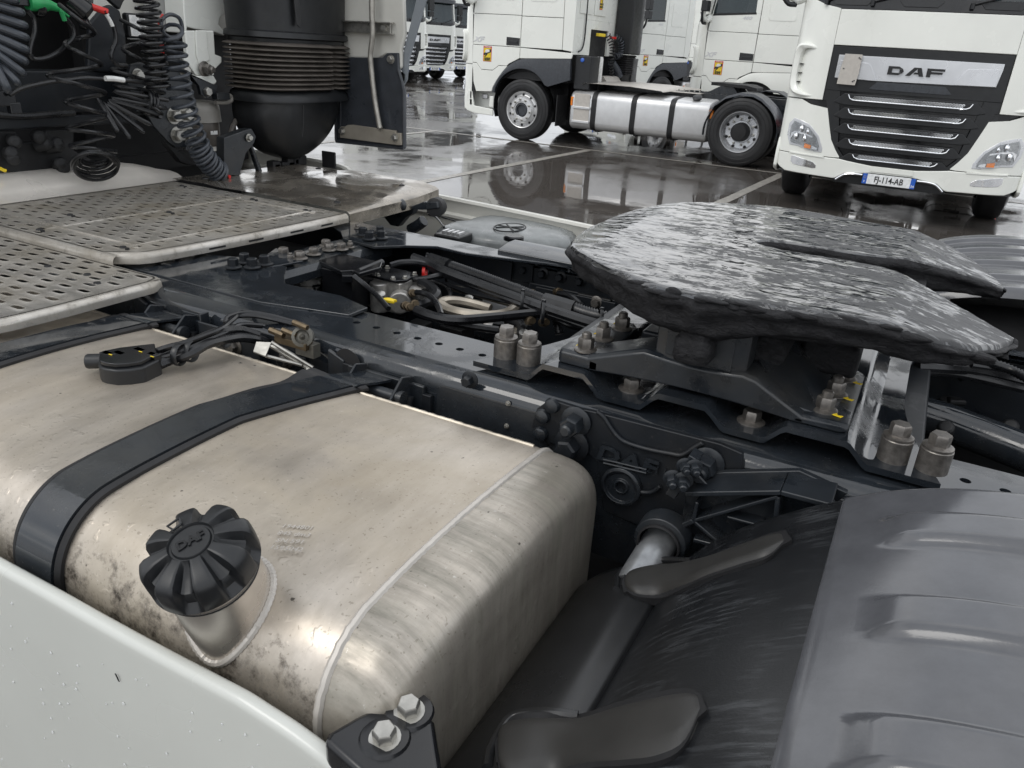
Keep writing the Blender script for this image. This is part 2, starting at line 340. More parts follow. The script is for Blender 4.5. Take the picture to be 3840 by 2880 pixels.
def guard_mat(name, c, rough, wetr, lo, hi, bands=False):
    m, t, b = nodes(name)
    film = ramp(t, noise(t, 3.5, (1,1,1), 7, .6, dist=.3), [(lo, 0.0), (hi, 1.0)])
    cc = ramp(t, noise(t, 16, (2.4, .6, 1) if bands else (1,1,1), 6, .7), [(.32, tuple(x*.86 for x in c)), (.7, tuple(x*1.16 for x in c))])
    t.links.new(cc, b.inputs['Base Color'])
    fine = noise(t, 420, (1,1,1), 2)
    rr = mixc(t, film, (rough,)*3, (wetr,)*3)
    h = math_(t, 'MULTIPLY', fine, math_(t, 'SUBTRACT', .5, math_(t, 'MULTIPLY', film, .42)))
    if bands:
        dash = ramp(t, noise(t, 30, (.45, 4.5, .45), 5, .7), [(.50, 0.0), (.60, 1.0)]); area = ramp(t, noise(t, 7, (1, 1, 1), 4, .6), [(.42, 0.0), (.62, 1.0)])
        br = math_(t, 'MULTIPLY', dash, area)
        t.links.new(mixc(t, math_(t, 'MULTIPLY', br, .85), cc, (.050, .053, .057)), b.inputs['Base Color'])
        rr = mixc(t, math_(t, 'MULTIPLY', br, .5), rr, (.25,)*3); h = math_(t, 'ADD', h, math_(t, 'MULTIPLY', br, .12))
    t.links.new(rr, b.inputs['Roughness']); b.inputs['IOR'].default_value = 1.55
    bump(t, b, h, .22, .0012); return m
MT['guard_top'] = guard_mat('wet_mudguard_top_sky_lit', (.078, .080, .087), .25, .11, .3, .6)  # wet top; the sky's reflection is also lightened into its base colour
MT['guard_front'] = guard_mat('mudguard_front', (.0085, .0092, .0105), .36, .24, .4, .6, True)  # base kept near black for the dark cab this face mirrors
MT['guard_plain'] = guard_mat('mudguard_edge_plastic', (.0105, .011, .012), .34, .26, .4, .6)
def ground_mat():
    m, t, b = nodes('rain_wet_asphalt')
    grain = noise(t, 140, (1,1,1), 3, .7); patch = noise(t, .42, (1,1,1), 6, .62, dist=.3); mid = noise(t, 2.2, (1,1,1), 5, .6)
    pud = ramp(t, math_(t, 'ADD', math_(t, 'MULTIPLY', patch, .8), math_(t, 'MULTIPLY', mid, .2)), [(.43, 0.0), (.53, 1.0)])
    base = ramp(t, grain, [(.3, (.040, .037, .034)), (.7, (.125, .115, .106))])
    base = mixc(t, math_(t, 'MULTIPLY', pud, .35), base, (.058, .047, .039))
    t.links.new(base, b.inputs['Base Color']); t.links.new(mixc(t, pud, (.22,)*3, (.018,)*3), b.inputs['Roughness'])
    b.inputs['IOR'].default_value = 1.42
    rip = noise(t, 2.6, (1, 1, 1), 4, .55)
    h = math_(t, 'ADD', math_(t, 'MULTIPLY', grain, math_(t, 'SUBTRACT', .22, math_(t, 'MULTIPLY', pud, .215))), math_(t, 'MULTIPLY', rip, .9))
    bump(t, b, h, .09, .012); return m
MT['ground'] = ground_mat()

# ================================================================== SETTING
g = MB(); n = 24
xs = [-400 + 800*i/n for i in range(n+1)]; ys = [-150 + 700*i/n for i in range(n+1)]
g.loft([[(x, y, 0) for x in xs] for y in ys], closed=False)
tag(g.build('wet_car_park_ground', MT['ground']), kind='structure')
def line(a, b, wd):
    a = Vector((*a, 0)); b = Vector((*b, 0)); d = (b - a).normalized(); s = Vector((-d.y, d.x, 0))*wd/2; mb = MB(); k = 24
    mb.loft([[a.lerp(b, i/k) - s*(1+random.uniform(-.08,.08)) + Vector((0,0,.004)), a.lerp(b, i/k) + s*(1+random.uniform(-.08,.08)) + Vector((0,0,.004))] for i in range(k+1)], closed=False)
    tag(mb.build('painted_parking_line', MT['line']), kind='structure')
line((-40, 12.45), (30, 12.50), .10)
for x in (-11.6, -8.4): line((x, 3), (x+.15, 12.40), .13)
line((-5.35, 3), (-5.15, 12.40), .13); line((-2.30, 3), (-1.97, 12.40), .13); line((1.10, 3), (1.25, 12.40), .13); line((4.30, 3), (4.45, 12.40), .13)
for k in range(7): line((-24.5 + k*3.2, 19.5), (-24.4 + k*3.2, 24.0), .12)

# ================================================================== PARKED TRACTOR TRUCKS (x forward, y to its left, z up, origin on the ground under the front axle)
def xf(y):
    a = abs(y)
    if a < .84: return 1.385 - .045*(a/.84)**2
    return 1.34 - .36*(1 - math.sqrt(max(0, 1 - ((a-.84)/.42)**2)))
def S(y, z, d=0.0):
    lean = 0.0
    if z > 2.09: lean = (z - 2.09)*.16
    if z < .62: lean = (.62 - z)*.05
    return Vector((xf(max(-1.25, min(1.25, y))) + d - lean, y, z))
def patch(mb, cols, d=0.0, th=.03, step=.05, nz=1):
    """panel on the cab front: cols = (y, z_low, z_high)"""
    cc = []
    for (y0, a0, b0), (y1, a1, b1) in zip(cols, cols[1:]):
        k = max(1, int(math.ceil((y1-y0)/step)))
        for i in range(k): q = i/k; cc.append((y0+(y1-y0)*q, a0+(a1-a0)*q, b0+(b1-b0)*q))
    cc.append(cols[-1]); rings = []
    for y, a, b in cc:
        zs = [a+(b-a)*i/nz for i in range(nz+1)]
        f = [S(y, z, d) for z in zs]; bk = [S(y, z, d-th) for z in reversed(zs)]
        rings.append(f + bk)
    mb.loft(rings, True, True); return mb
def mirror_cols(cols): return [(-y, a, b) for y, a, b in reversed(cols)]
def side(mb, poly, s, y0=1.25, th=.03):
    """panel on the cab side, poly = (x, z)"""
    mb.prism([(x, s*(y0-th), z) for x, z in poly], (0, s*th, 0)); return mb
def text(name, body, mat, parent, size, loc, rot, bold=0, shear=0, ext=.001, space=1, align='CENTER', sx=1):
    cu = bpy.data.curves.new(name, 'FONT'); cu.body = body; cu.size = size; cu.offset = bold; cu.shear = shear; cu.extrude = ext
    cu.align_x = align; cu.align_y = 'CENTER'; cu.space_character = space; cu.resolution_u = 2
    ob = bpy.data.objects.new(name, cu); dg = bpy.context.evaluated_depsgraph_get(); me = bpy.data.meshes.new_from_object(ob)
    bpy.data.objects.remove(ob); me.materials.clear(); me.materials.append(mat)
    for v in me.vertices: v.co.x *= sx
    mr = rot.to_4x4(); mr.translation = Vector(loc); me.transform(mr); me.name = name
    return link(name, me, parent)
def rot3(x, y):
    """matrix whose columns are the text's right, up and facing directions"""
    x = Vector(x).normalized(); z = x.cross(Vector(y)).normalized(); y = z.cross(x); return Matrix((x, y, z)).transposed()
LEFT_TXT = rot3((-1,0,0), (0,0,1)); FRONT_TXT = rot3((0,1,0), (0,0,1))

def make_wheel(root, x, y, s, rear=False, r=.51):
    """y = outer face of the tyre, s = side (+1 left)"""
    wd = .30 if not rear else .58; o = (x, y, r); ax = (0, s, 0); mb = MB()
    mb.lathe([(.30,-wd),(.42,-wd-.0),(.49,-wd+.03),(r,-wd+.06),(r,-.05),(r-.012,-.02),(.44,.0),(.36,.008),(.305,-.012),(.30,-.05)], o, ax, 48, False)
    for q in (.10, .17, .24):
        mb.lathe([(r+.001,-q-.006),(r-.012,-q-.004),(r-.012,-q+.004),(r+.001,-q+.006)], o, ax, 48, False)
    for q in (.46, .40, .345): mb.lathe([(q-.004, .002 if q>.42 else .0055),(q,.0075 if q<.42 else .004),(q+.004,.001)], o, ax, 48, False)
    tyre = mb.build('wheel', MT['tyre'], root, 0)
    mb = MB()
    if rear: prof = [(.306,-.012),(.298,.006),(.285,-.004),(.270,-.05),(.262,-.13),(.245,-.145),(.17,-.15),(.16,-.12),(.10,-.12)]
    else: prof = [(.306,-.012),(.300,.006),(.288,.0),(.272,-.03),(.262,-.045),(.235,-.03),(.215,.012),(.200,.03),(.145,.034),(.14,.02),(.12,.02)]
    mb.lathe(prof, o, ax, 48, False); rim = mb.build('rim', MT['alu'] if not rear else MT['silver'], tyre)
    nh = 10; rr, hh = (.237, -.143) if rear else (.250, -.036)
    mb = MB()
    for k in range(nh if not rear else 8):
        a = 2*math.pi*(k+.5)/(nh if not rear else 8); c = (x+math.cos(a)*rr, y+s*(hh+.004), r+math.sin(a)*rr); mb.lathe([(.0,.006),(.019 if not rear else .024,.006),(.019 if not rear else .024,-.02)], c, ax, 12)
    mb.build('vent_holes', MT['rubber'], tyre)
    hb = MB()
    if rear: hb.lathe([(.145,-.14),(.14,-.02),(.12,.03),(.11,.045),(.0,.05)], o, ax, 24); hb.build('hub', MT['rubber'], tyre)
    else: hb.lathe([(.12,-.02),(.115,.0),(.108,.02),(.09,.022),(.085,-.01),(.0,-.012)], o, ax, 24); hb.build('hub', MT['grey'], tyre)
    nm = MB(); nm.lathe([(.021,-.01),(.021,.008),(.015,.010),(.015,.034),(.010,.042),(.0,.043)], (0,0,0), (0,0,1), 8); me = None
    for k in range(10):
        a = 2*math.pi*(k+.25)/10; rn = .195 if rear else .172; hn = -.148 if rear else .030
        if me is None: ob = nm.build('wheel_nut', MT['steel'], tyre); me = ob.data
        else: ob = link('wheel_nut', me, tyre)
        mtx = rot_to(ax); mtx.translation = (x+math.cos(a)*rn, y+s*hn, r+math.sin(a)*rn); ob.matrix_local = mtx
    return tyre

def sticker(root, x, z, wd, hg, where='side', y=1.252):
    """angles morts warning sticker"""
    def put(name, poly, m, par, lift):
        mb = MB()
        if where == 'side': mb.prism([(x - a*wd, y+lift, z + b*hg) for a, b in poly], (0, .0012, 0))
        else: mb.prism([(y-lift, x + a*wd, z + b*hg) for a, b in poly], (-.0012, 0, 0))
        return mb.build(name, m, par)
    R4 = lambda a, b, c, d: [(a,b),(c,b),(c,d),(a,d)]
    st = put('warning_sticker', R4(-.5,-.5,.5,.5), MT['red'], root, 0)
    put('sticker_field', R4(-.43,-.47,.43,.38), MT['yellow'], st, .0015)
    put('sticker_band', [(-.43,-.12),(.43,.12),(.43,.32),(.1,.30),(-.43,.02)], MT['ink'], st, .003)
    put('sticker_truck', [(-.22,.06),(.25,.14),(.25,.28),(-.10,.30),(-.25,.2)], MT['label'], st, .0045)
    put('sticker_beam', [(-.36,-.2),(-.1,.0),(.05,-.02),(-.3,-.24)], MT['ink'], st, .0045)
    rt = LEFT_TXT if where == 'side' else rot3((0,1,0),(0,0,1))
    if where == 'side':
        text('sticker_text', 'ANGLES', MT['ink'], st, hg*.13, (x, y+.006, z-.29*hg), LEFT_TXT, .002); text('sticker_text', 'MORTS', MT['ink'], st, hg*.13, (x, y+.006, z-.40*hg), LEFT_TXT, .002)
        text('sticker_text', 'ATTENTION', MT['label'], st, hg*.09, (x, y+.006, z+.43*hg), LEFT_TXT, .0005)
    else:
        rt = rot3((0,-1,0),(0,0,1))
        text('sticker_text', 'ANGLES', MT['ink'], st, hg*.11, (y-.008, x, z-.29*hg), rt, .001); text('sticker_text', 'MORTS', MT['ink'], st, hg*.11, (y-.008, x, z-.40*hg), rt, .001)
    return st

GX = [(-.837,1.19,1.735)]
def make_truck(fender='grey', plate='FJ-114-AB', detail=True, roof=3.55):
    root = empty('tractor_truck')
    Wh, Wd = MT['white'], MT['white']
    # ---- cab carcass (dark core behind the skins) and cab shell
    mb = MB(); mb.box((-.80,-1.17,1.0),(1.02,1.17,2.12)); mb.build('cab_core', MT['rubber'], root)
    mb = MB()   # rear wall with the opening for the couplings
    for a, b in (((-.88,-1.22,2.0),(-.84,1.22,roof-.3)), ((-.88,.55,1.45),(-.84,1.22,2.0)), ((-.88,-1.22,1.45),(-.84,-.25,2.0)), ((-.88,-.25,1.86),(-.84,.55,2.0))): mb.box(a, b)
    rw = mb.build('rear_wall', Wh, root, .004)
    mb = MB()
    for y0, y1, z0, z1 in ((.62,1.10,2.08,2.52),(-.02,.5,2.08,2.52),(-.2,.5,2.65,3.1),(.62,1.1,2.65,3.1)): mb.box((-.895,y0,z0),(-.88,y1,z1))
    mb.build('pressed_ribs', Wh, rw, .012)
    mb = MB(); mb.box((-.84,-.25,1.2),(-.70,.55,1.86)); mb.build('coupling_recess', MT['dark'], root)
    # ---- sides
    for s in (1, -1):
        nm = lambda q: q
        mb = MB(); side(mb, [(1.04,1.22),(1.045,1.503),(.104,1.503),(.104,1.335),(.30,1.24),(.345,1.20),(.50,1.20),(.62,1.115),(.85,1.115),(.95,1.22)], s); door = mb.build('door', Wh, root, .006)
        mb = MB(); side(mb, [(1.045,1.511),(1.06,1.995),(.108,1.995),(.104,1.511)], s); mb.build('door_skin', Wh, door, .006)
        mb = MB()
        side(mb, [(1.06,2.003),(1.06,2.27),(.108,2.33),(.108,2.003)], s); side(mb, [(.20,2.325),(.22,3.02),(.108,3.05),(.108,2.331)], s)
        side(mb, [(1.06,2.271),(1.06,2.40),(.93,3.0),(.86,2.98),(.98,2.36),(.98,2.277)], s); side(mb, [(.93,3.02),(.108,3.052),(.108,3.10),(.90,3.10)], s); mb.build('door_upper', Wh, door, .004)
        mb = MB(); side(mb, [(.985,2.27),(.97,2.38),(.86,2.99),(.21,3.02),(.195,2.32)], s, 1.235, .006); mb.build('side_window', MT['glass'], door)
        mb = MB(); side(mb, [(.99,2.262),(.975,2.30),(.19,2.345),(.18,2.312)], s, 1.253, .01); mb.build('window_seal', MT['rubber'], door)
        mb = MB(); side(mb, [(.37,1.53),(.112,1.53),(.112,1.65),(.37,1.66)], s, 1.258, .012); dh = mb.build('door_handle', MT['blackgloss'], root, .01, seg=3)
        mb = MB(); side(mb, [(.33,1.565),(.15,1.565),(.15,1.60),(.33,1.605)], s, 1.27, .012); mb.build('handle_grip', MT['black'], dh, .004)
        # sleeper skins
        mb = MB(); side(mb, [(.096,1.511),(.096,1.985),(-.672,1.985),(-.685,1.511)], s); sk = mb.build('sleeper_panel', Wh, root, .006)
        mb = MB(); side(mb, [(.096,1.993),(.10,3.10),(-.64,3.10),(-.672,1.993)], s); mb.build('sleeper_panel', Wh, root, .006)
        mb = MB(); side(mb, [(-.694,1.511),(-.68,1.985),(-.65,3.1),(-.88,3.1),(-.88,1.49)], s); mb.build('corner_post', Wh, root, .006)
        mb = MB(); mb.prism([(x, s*1.25, z) for x, z in ((-.08,2.22),(-.5,2.22),(-.53,2.25),(-.52,2.75),(-.08,2.75),(-.05,2.7),(-.05,2.25))], (0, s*.006, 0)); mb.build('side_locker', Wh, root, .01)
        mb = MB(); side(mb, [(.096,1.503),(.096,1.335),(-.10,1.345),(-.87,1.385),(-.885,1.47)], s); mb.build('lower_trim', Wh, root, .006)
        # arch moulding
        fm = {'grey': MT['grey'], 'white': Wh}[fender]
        outer = [(.615,.75),(.60,.82),(.53,.96),(.44,1.08),(.335,1.19),(.22,1.265),(.10,1.32),(-.05,1.338),(-.2,1.345),(-.86,1.378)]
        inner = [(.555,.75),(.545,.82),(.49,.93),(.41,1.03),(.30,1.11),(.16,1.165),(.02,1.18),(-.12,1.165),(-.24,1.115),(-.34,1.04),(-.43,.93),(-.46,.92),(-.88,1.055)]
        mb = MB(); no = len(outer); rr = []
        import bisect
        ring_o = [Vector((x, 0, z)) for x, z in outer]; ring_i = [Vector((x, 0, z)) for x, z in inner]
        def res(P, k):
            L = [0]
            for i in range(1, len(P)): L.append(L[-1] + (P[i]-P[i-1]).length)
            out = []
            for j in range(k):
                l = L[-1]*j/(k-1); i = min(max(bisect.bisect_right(L, l)-1, 0), len(P)-2); out.append(P[i].lerp(P[i+1], (l-L[i])/max(L[i+1]-L[i], 1e-6)))
            return out
        A = res(ring_o, 26); B = res(ring_i, 26); rings = []
        for p, q in zip(A, B):
            mid = p.lerp(q, .45)
            rings.append([(p.x, s*1.215, p.z), (p.x, s*1.252, p.z), (mid.x, s*1.272, mid.z), (q.x, s*1.268, q.z), (q.x, s*1.20, q.z)])
        mb.loft(rings, True, True); mb.build('arch_moulding', fm, root, 0)
        mb = MB(); rings = []   # wheel housing behind the wheel
        for k in range(17):
            a = math.pi*(-.12 + 1.24*k/16); rings.append([(math.cos(a)*.60, s*1.20, .56+math.sin(a)*.58), (math.cos(a)*.60, s*.72, .56+math.sin(a)*.58)])
        mb.loft(rings, closed=False); mb.box((-.62, s*.70 if s>0 else s*.70-.02, .5), (.58, s*.70+.02 if s>0 else s*.70, 1.15)); mb.build('wheel_housing', MT['rubber'], root)
        # front lower corner, step and bumper side
        mb = MB(); side(mb, [(1.04,1.212),(.95,1.212),(.85,1.107),(.62,1.107),(.50,1.192),(.33,1.196),(.43,1.09),(.525,.965),(.605,.83),(.62,.765),(.94,.745),(1.0,.9),(1.02,1.1)], s); mb.build('step_panel', Wh, root, .006)
        mb = MB(); side(mb, [(1.16,.62),(1.16,.45),(1.12,.41),(.95,.37),(.575,.36),(.58,.47),(.97,.50),(1.0,.66),(1.02,.74),(1.10,.76)], s, 1.25, .04); side(mb, [(.66,.50),(.575,.50),(.575,.69),(.66,.68)], s); mb.build('bumper_side', Wh, root, .012)
        mb = MB(); mb.box((.58, s*1.06 if s>0 else s*1.20, .455), (.98, s*1.20 if s>0 else s*1.06, .475)); mb.build('entry_step', MT['grey'], root, .004); mb = MB(); mb.box((.58, min(s*1.04,s*1.02), .46), (1.1, max(s*1.04,s*1.02), .78)); mb.build('step_back', Wh, root, .004)
        mb = MB(); mb.box((.80, min(s*1.045,s*1.07), .62), (.92, max(s*1.045,s*1.07), .70)); mb.build('step_lamp', MT['alu'], root, .012)
        # air guide at the front corner (sideways lip)
        outp = smooth_path([(0,y,z) for y, z in ((.985,1.705),(1.07,1.745),(1.15,1.742),(1.19,1.69),(1.196,1.60),(1.197,1.45),(1.193,1.33),(1.155,1.25),(1.07,1.215),(.93,1.222))], 3)
        inp = smooth_path([(0,y,z) for y, z in ((.995,1.690),(1.06,1.697),(1.112,1.685),(1.137,1.63),(1.142,1.56),(1.143,1.46),(1.138,1.37),(1.11,1.30),(1.05,1.255),(.95,1.232))], 3)
        rings = []
        for k_, (a_, b_) in enumerate(zip(outp, inp)):
            e_ = min(1, min(k_, len(outp)-1-k_)/5.0)
            A0, B0 = S(s*a_.y, a_.z, -.005), S(s*b_.y, b_.z, -.005); up_ = Vector((.05, s*.035, 0))*e_
            rings.append([A0, A0.lerp(B0, .1) + up_*.8 + Vector((0, s*.02*e_, 0)), A0.lerp(B0, .45) + up_*1.15 + Vector((0, s*.012*e_, 0)), A0.lerp(B0, .85) + up_, B0 + up_*.8, B0])
        mb = MB(); mb.loft(rings, True, True); mb.build('air_guide', Wh, root, 0)
        mb = MB()
        for z in (1.36, 1.45, 1.54): c_ = S(s*1.135, z, .02); mb.box((c_.x-.03, c_.y-.018, z-.004), (c_.x+.012, c_.y+.018, z+.004))
        mb.build('air_guide_slot', MT['rubber'], root)
        # mirrors
        mb = MB(); mb.tube(smooth_path([(1.03,s*1.25,2.22),(1.08,s*1.34,2.18),(1.10,s*1.44,2.22),(1.09,s*1.48,2.35),(1.08,s*1.47,2.5)], 4), [.06]*5+[.035]*12, 10); mi = mb.build('mirror', Wh, root)
        mb = MB(); mb.tube(smooth_path([(1.08,s*1.33,2.12),(1.12,s*1.43,2.14),(1.12,s*1.49,2.3),(1.10,s*1.49,2.9)], 5), .028, 8)
        mb.box((1.02, min(s*1.36,s*1.58), 2.32), (1.14, max(s*1.36,s*1.58), 2.50)); mb.box((1.02, min(s*1.36,s*1.58), 2.53), (1.15, max(s*1.36,s*1.58), 2.90)); mb.build('mirror_housing', MT['black'], mi, .03, seg=3)
        # headlamps, fog lamps
        cols = [(.735,.655,.70),(.80,.655,.83),(.92,.675,.935),(1.0,.695,.965),(1.10,.70,.985),(1.15,.80,.92)]
        if s < 0: cols = mirror_cols(cols)
        mb = MB(); patch(mb, cols, .006, .03, .04); hl = mb.build('headlight', MT['silver'], root, .006)
        ic = [(.775,.672,.72),(.82,.68,.81),(.92,.70,.905),(1.0,.715,.93),(1.09,.725,.955),(1.12,.82,.90)]
        if s < 0: ic = mirror_cols(ic)
        mb = MB(); patch(mb, ic, .012, .008, .04); mb.build('lamp_bowl', MT['bowl'], hl)
        mb = MB(); patch(mb, ic, .034, .002, .04); mb.build('lamp_glass', MT['lens'], hl, 0)
        for (yy, zz, rr_) in ((1.0,.885,.042),(.93,.86,.032),(1.05,.80,.048),(.95,.785,.042)):
            mb = MB(); c = S(s*yy, zz, .012); nrm = (S(s*yy, zz) - Vector((.6, 0, zz))); mb.lathe([(rr_,0),(rr_*.95,.012),(rr_*.7,.004),(rr_*.5,.014),(0,.018)], c, nrm, 14); mb.build('lamp_lens', MT['chrome'], hl)
        kc = [(.86,.80,.815),(.95,.825,.84),(1.06,.835,.85),(1.10,.76,.83)];  kc = mirror_cols(kc) if s < 0 else kc
        mb = MB(); patch(mb, kc, .024, .01, .04); mb.build('lamp_trim', MT['chrome'], hl)
        oc = [(.86,.685,.72),(.93,.69,.735)]; oc = mirror_cols(oc) if s < 0 else oc
        mb = MB(); patch(mb, oc, .028, .01, .04); mb.build('indicator', MT['orange'], hl)
        wc = [(.79,.682,.70),(.85,.684,.72)]; wc = mirror_cols(wc) if s < 0 else wc
        mb = MB(); patch(mb, wc, .026, .008, .04); mb.build('lamp_strip', MT['chrome'], hl)
        fc = [(.765,.485,.515),(.80,.48,.545),(.93,.49,.575),(1.02,.50,.590),(1.05,.53,.585)]; fc = mirror_cols(fc) if s < 0 else fc
        mb = MB(); patch(mb, fc, .008, .02, .04); fl = mb.build('fog_lamp', MT['chrome'], root, .003)
        for q in (.84, .90, .96):
            c = S(s*q, .535, .008); mb = MB(); mb.lathe([(.026,0),(.022,.008),(.012,.003),(0,.006)], c, (1, s*.3, 0), 12); mb.build('lamp_lens', MT['lens'], fl)
        rc = [(.72,.462,.475),(1.09,.475,.49),(1.10,.475,.60)]; 
        uc = [(.70,.60,.618),(1.08,.612,.63)]; uc = mirror_cols(uc) if s < 0 else uc
        mb = MB(); patch(mb, uc, .012, .012, .06); mb.build('fog_lamp_brow', Wh, root, .004)
        # front corner skins
        up = [(.842,1.195,2.088),(.90,1.195,2.10),(1.0,1.195,2.12),(1.10,1.195,2.16),(1.25,1.195,2.22)]; up = mirror_cols(up) if s < 0 else up
        mb = MB(); patch(mb, up, 0, .03, .03, 6); mb.build('corner_panel', Wh, root, .005)
        lo = [(.545,.625,.632),(.60,.62,.70),(.665,.62,.80),(.72,.62,.96),(.77,.62,1.115),(.95,.62,1.14),(1.06,.62,1.185),(1.25,.62,1.185)]; lo = mirror_cols(lo) if s < 0 else lo
        mb = MB(); patch(mb, lo, 0, .03, .03, 4); mb.build('lamp_panel', Wh, root, .005)
        ap = [(1.03,2.28,3.0),(1.25,2.28,3.0)]; ap = mirror_cols(ap) if s < 0 else ap
        mb = MB(); patch(mb, ap, 0, .03, .04, 3); mb.build('windscreen_pillar', Wh, root, .005)
    # ---- front centre
    mb = MB(); patch(mb, [(-1.24,.40,1.19),(1.24,.40,1.19)], -.05, .05, .08); patch(mb, [(-.845,1.1,1.74),(.845,1.1,1.74)], -.028, .05, .08); gr = mb.build('grille', MT['blackgloss'], root)
    gc = [(-.837,1.19,1.733),(-.783,1.19,1.733),(.783,1.19,1.733),(.837,1.19,1.733)]
    mb = MB(); patch(mb, [(-.835,1.30,1.733),(.835,1.30,1.733)], -.008, .02, .08); mb.build('grille_surround', MT['black'], gr, .004)
    mb = MB(); pass
    # side frames of the grille
    for s in (1, -1):
        q = [(.545,.60,.64),(.60,.645,.76),(.66,.73,1.10),(.70,.83,1.735),(.76,1.01,1.735),(.79,1.15,1.735),(.836,1.20,1.735)]; 
        q = [(.50,.60,.63),(.58,.60,.72),(.625,.68,.98),(.68,.80,1.30),(.76,1.05,1.30),(.80,1.19,1.30),(.836,1.19,1.30)]
        q = mirror_cols(q) if s < 0 else q
        mb = MB(); patch(mb, q, -.012, .02, .04, 2); mb.build('grille_cheek', MT['black'], gr, .003)
    slats = [(1.218,1.272,.588),(1.078,1.130,.560),(.925,.975,.532),(.775,.826,.487),(.632,.675,.415)]
    hexm = MB()
    for i, (z0, z1, hw) in enumerate(slats):
        mb = MB(); patch(mb, [(-hw-.13,z0-.035,z0-.02),(-hw-.04,z0-.055,z1+.01),(hw+.04,z0-.055,z1+.01),(hw+.13,z0-.035,z0-.02)], -.005, .035, .08, 2)
        mb.build('grille_slat', MT['black'], gr, .008)
        mb = MB(); pts = [S(-hw, z1-.002, .012)] + [S(-hw+.02, z0+.015, .014)] + [S(-hw+.055+(2*hw-.11)*k/16, z0, .014) for k in range(17)] + [S(hw-.02, z0+.015, .014), S(hw, z1-.002, .012)]
        mb.tube(pts, .0065, 6); mb.build('chrome_strip', MT['chrome'], gr)
        npx = int((2*hw-.10)/.030)
        for r_ in range(2):
            zc = z0+.016 + r_*.019
            for k in range(npx):
                yc = -hw+.06 + (k + .5*r_)*.030
                if yc > hw-.05: continue
                a = .0148; P = [S(yc+a*math.cos(t), zc+.0098*math.sin(t), .008) for t in (0, 1.05, 2.09, 3.14, 4.19, 5.24)]
                Q = [S(yc+.60*a*math.cos(t), zc+.0048*math.sin(t), .008) for t in (0, 1.05, 2.09, 3.14, 4.19, 5.24)]
                o = len(hexm.v); hexm.v += [tuple(p) for p in P] + [tuple(p) for p in Q]
                for j in range(6): hexm.f.append((o+j, o+(j+1) % 6, o+6+(j+1) % 6, o+6+j))
    tag(hexm.build('honeycomb_mesh', MT['chrome'], gr, 0, 180), kind='stuff')
    mb = MB(); patch(mb, [(-.765,1.425,1.65),(-.39,1.419,1.652),(.365,1.43,1.652),(.742,1.437,1.652),(.763,1.60,1.652)], .004, .02, .05, 3); lb = mb.build('badge_bar', MT['silver'], root, .006)
    mb = MB(); patch(mb, [(.37,1.432,1.436),(.435,1.434,1.56),(.46,1.435,1.585),(.735,1.44,1.60),(.738,1.442,1.595)], .012, .01, .04); patch(mb, [(-.74,1.424,1.60),(-.46,1.422,1.585),(-.43,1.42,1.56),(-.35,1.42,1.425)], .012, .01, .04); mb.build('badge_wings', MT['silver'], lb, .003)
    # DAF letters, cut as solid shapes
    def letter(polys):
        m_ = MB()
        for p in polys: m_.prism([(1.4015, y, z) for y, z in p], (.006, 0, 0))
        return m_
    zt, zb = 1.571, 1.490; h = zt - zb
    D = [[(-.262,zb),(-.222,zb),(-.222+.0,zt),(-.262+.0,zt)],[(-.222,zb),(-.16,zb),(-.125,zb+.02),(-.222,zb+.022)],[(-.222,zt-.022),(-.125,zt-.02),(-.16,zt),(-.222,zt)],[(-.125,zb+.02),(-.112,zb+.04),(-.112,zt-.04),(-.125,zt-.02),(-.158,zt-.026),(-.150,zt-.04),(-.150,zb+.04),(-.158,zb+.026)]]
    D[0] = [(-.262,zb),(-.222,zb),(-.222,zt),(-.262,zt)]
    A_ = [[(-.092,zb),(-.048,zb),(.012,zt-.012),(.012,zt),(-.022,zt)],[(.012,zt),(.045,zt),(.078,zb),(.036,zb),(.012,zt-.03)],[(-.02,zb+.018),(.03,zb+.018),(.026,zb+.036),(-.008,zb+.036)]]
    F_ = [[(.10,zb),(.14,zb),(.14,zt),(.10,zt)],[(.14,zt-.022),(.262,zt-.022),(.262,zt),(.14,zt)],[(.14,zb+.030),(.245,zb+.030),(.245,zb+.050),(.14,zb+.050)]]
    for nm_, P in (('letter_d', D), ('letter_a', A_), ('letter_f', F_)): letter(P).build(nm_, MT['ink'], lb)
    mb = MB(); patch(mb, [(-.40,1.34,1.345),(-.34,1.335,1.41),(.30,1.335,1.41),(.37,1.34,1.345)], 0, .02, .06); mb.build('grille_lip', MT['grey'], gr, .008)
    mb = MB(); patch(mb, [(-.84,1.742,2.082),(.84,1.742,2.082)], 0, .03, .06, 4); mb.build('front_hatch', Wh, root, .006)
    mb = MB(); patch(mb, [(-1.12,2.17,3.0),(-1.02,2.13,3.0),(-.84,2.092,3.0),(.84,2.092,3.0),(1.02,2.13,3.0),(1.12,2.17,3.0)], -.012, .02, .06, 4); ws = mb.build('windscreen', MT['glass'], root)
    mb = MB(); patch(mb, [(-1.12,2.165,2.30),(-1.02,2.125,2.24),(-.84,2.088,2.20),(.84,2.088,2.20),(1.02,2.125,2.24),(1.12,2.165,2.30)], -.006, .006, .06, 1); mb.build('windscreen_border', MT['blackgloss'], ws)
    for a, b in ((-.55, .1), (.35, .95), (-1.0,-.45)):
        mb = MB(); mb.tube([S(a, 2.16, .02), S((a+b)/2, 2.25, .03), S(b, 2.33, .02)], .011, 6); mb.tube([S(a,2.12,.02), S(a,2.17,.03)], .02, 8); mb.build('wiper', MT['black'], ws)
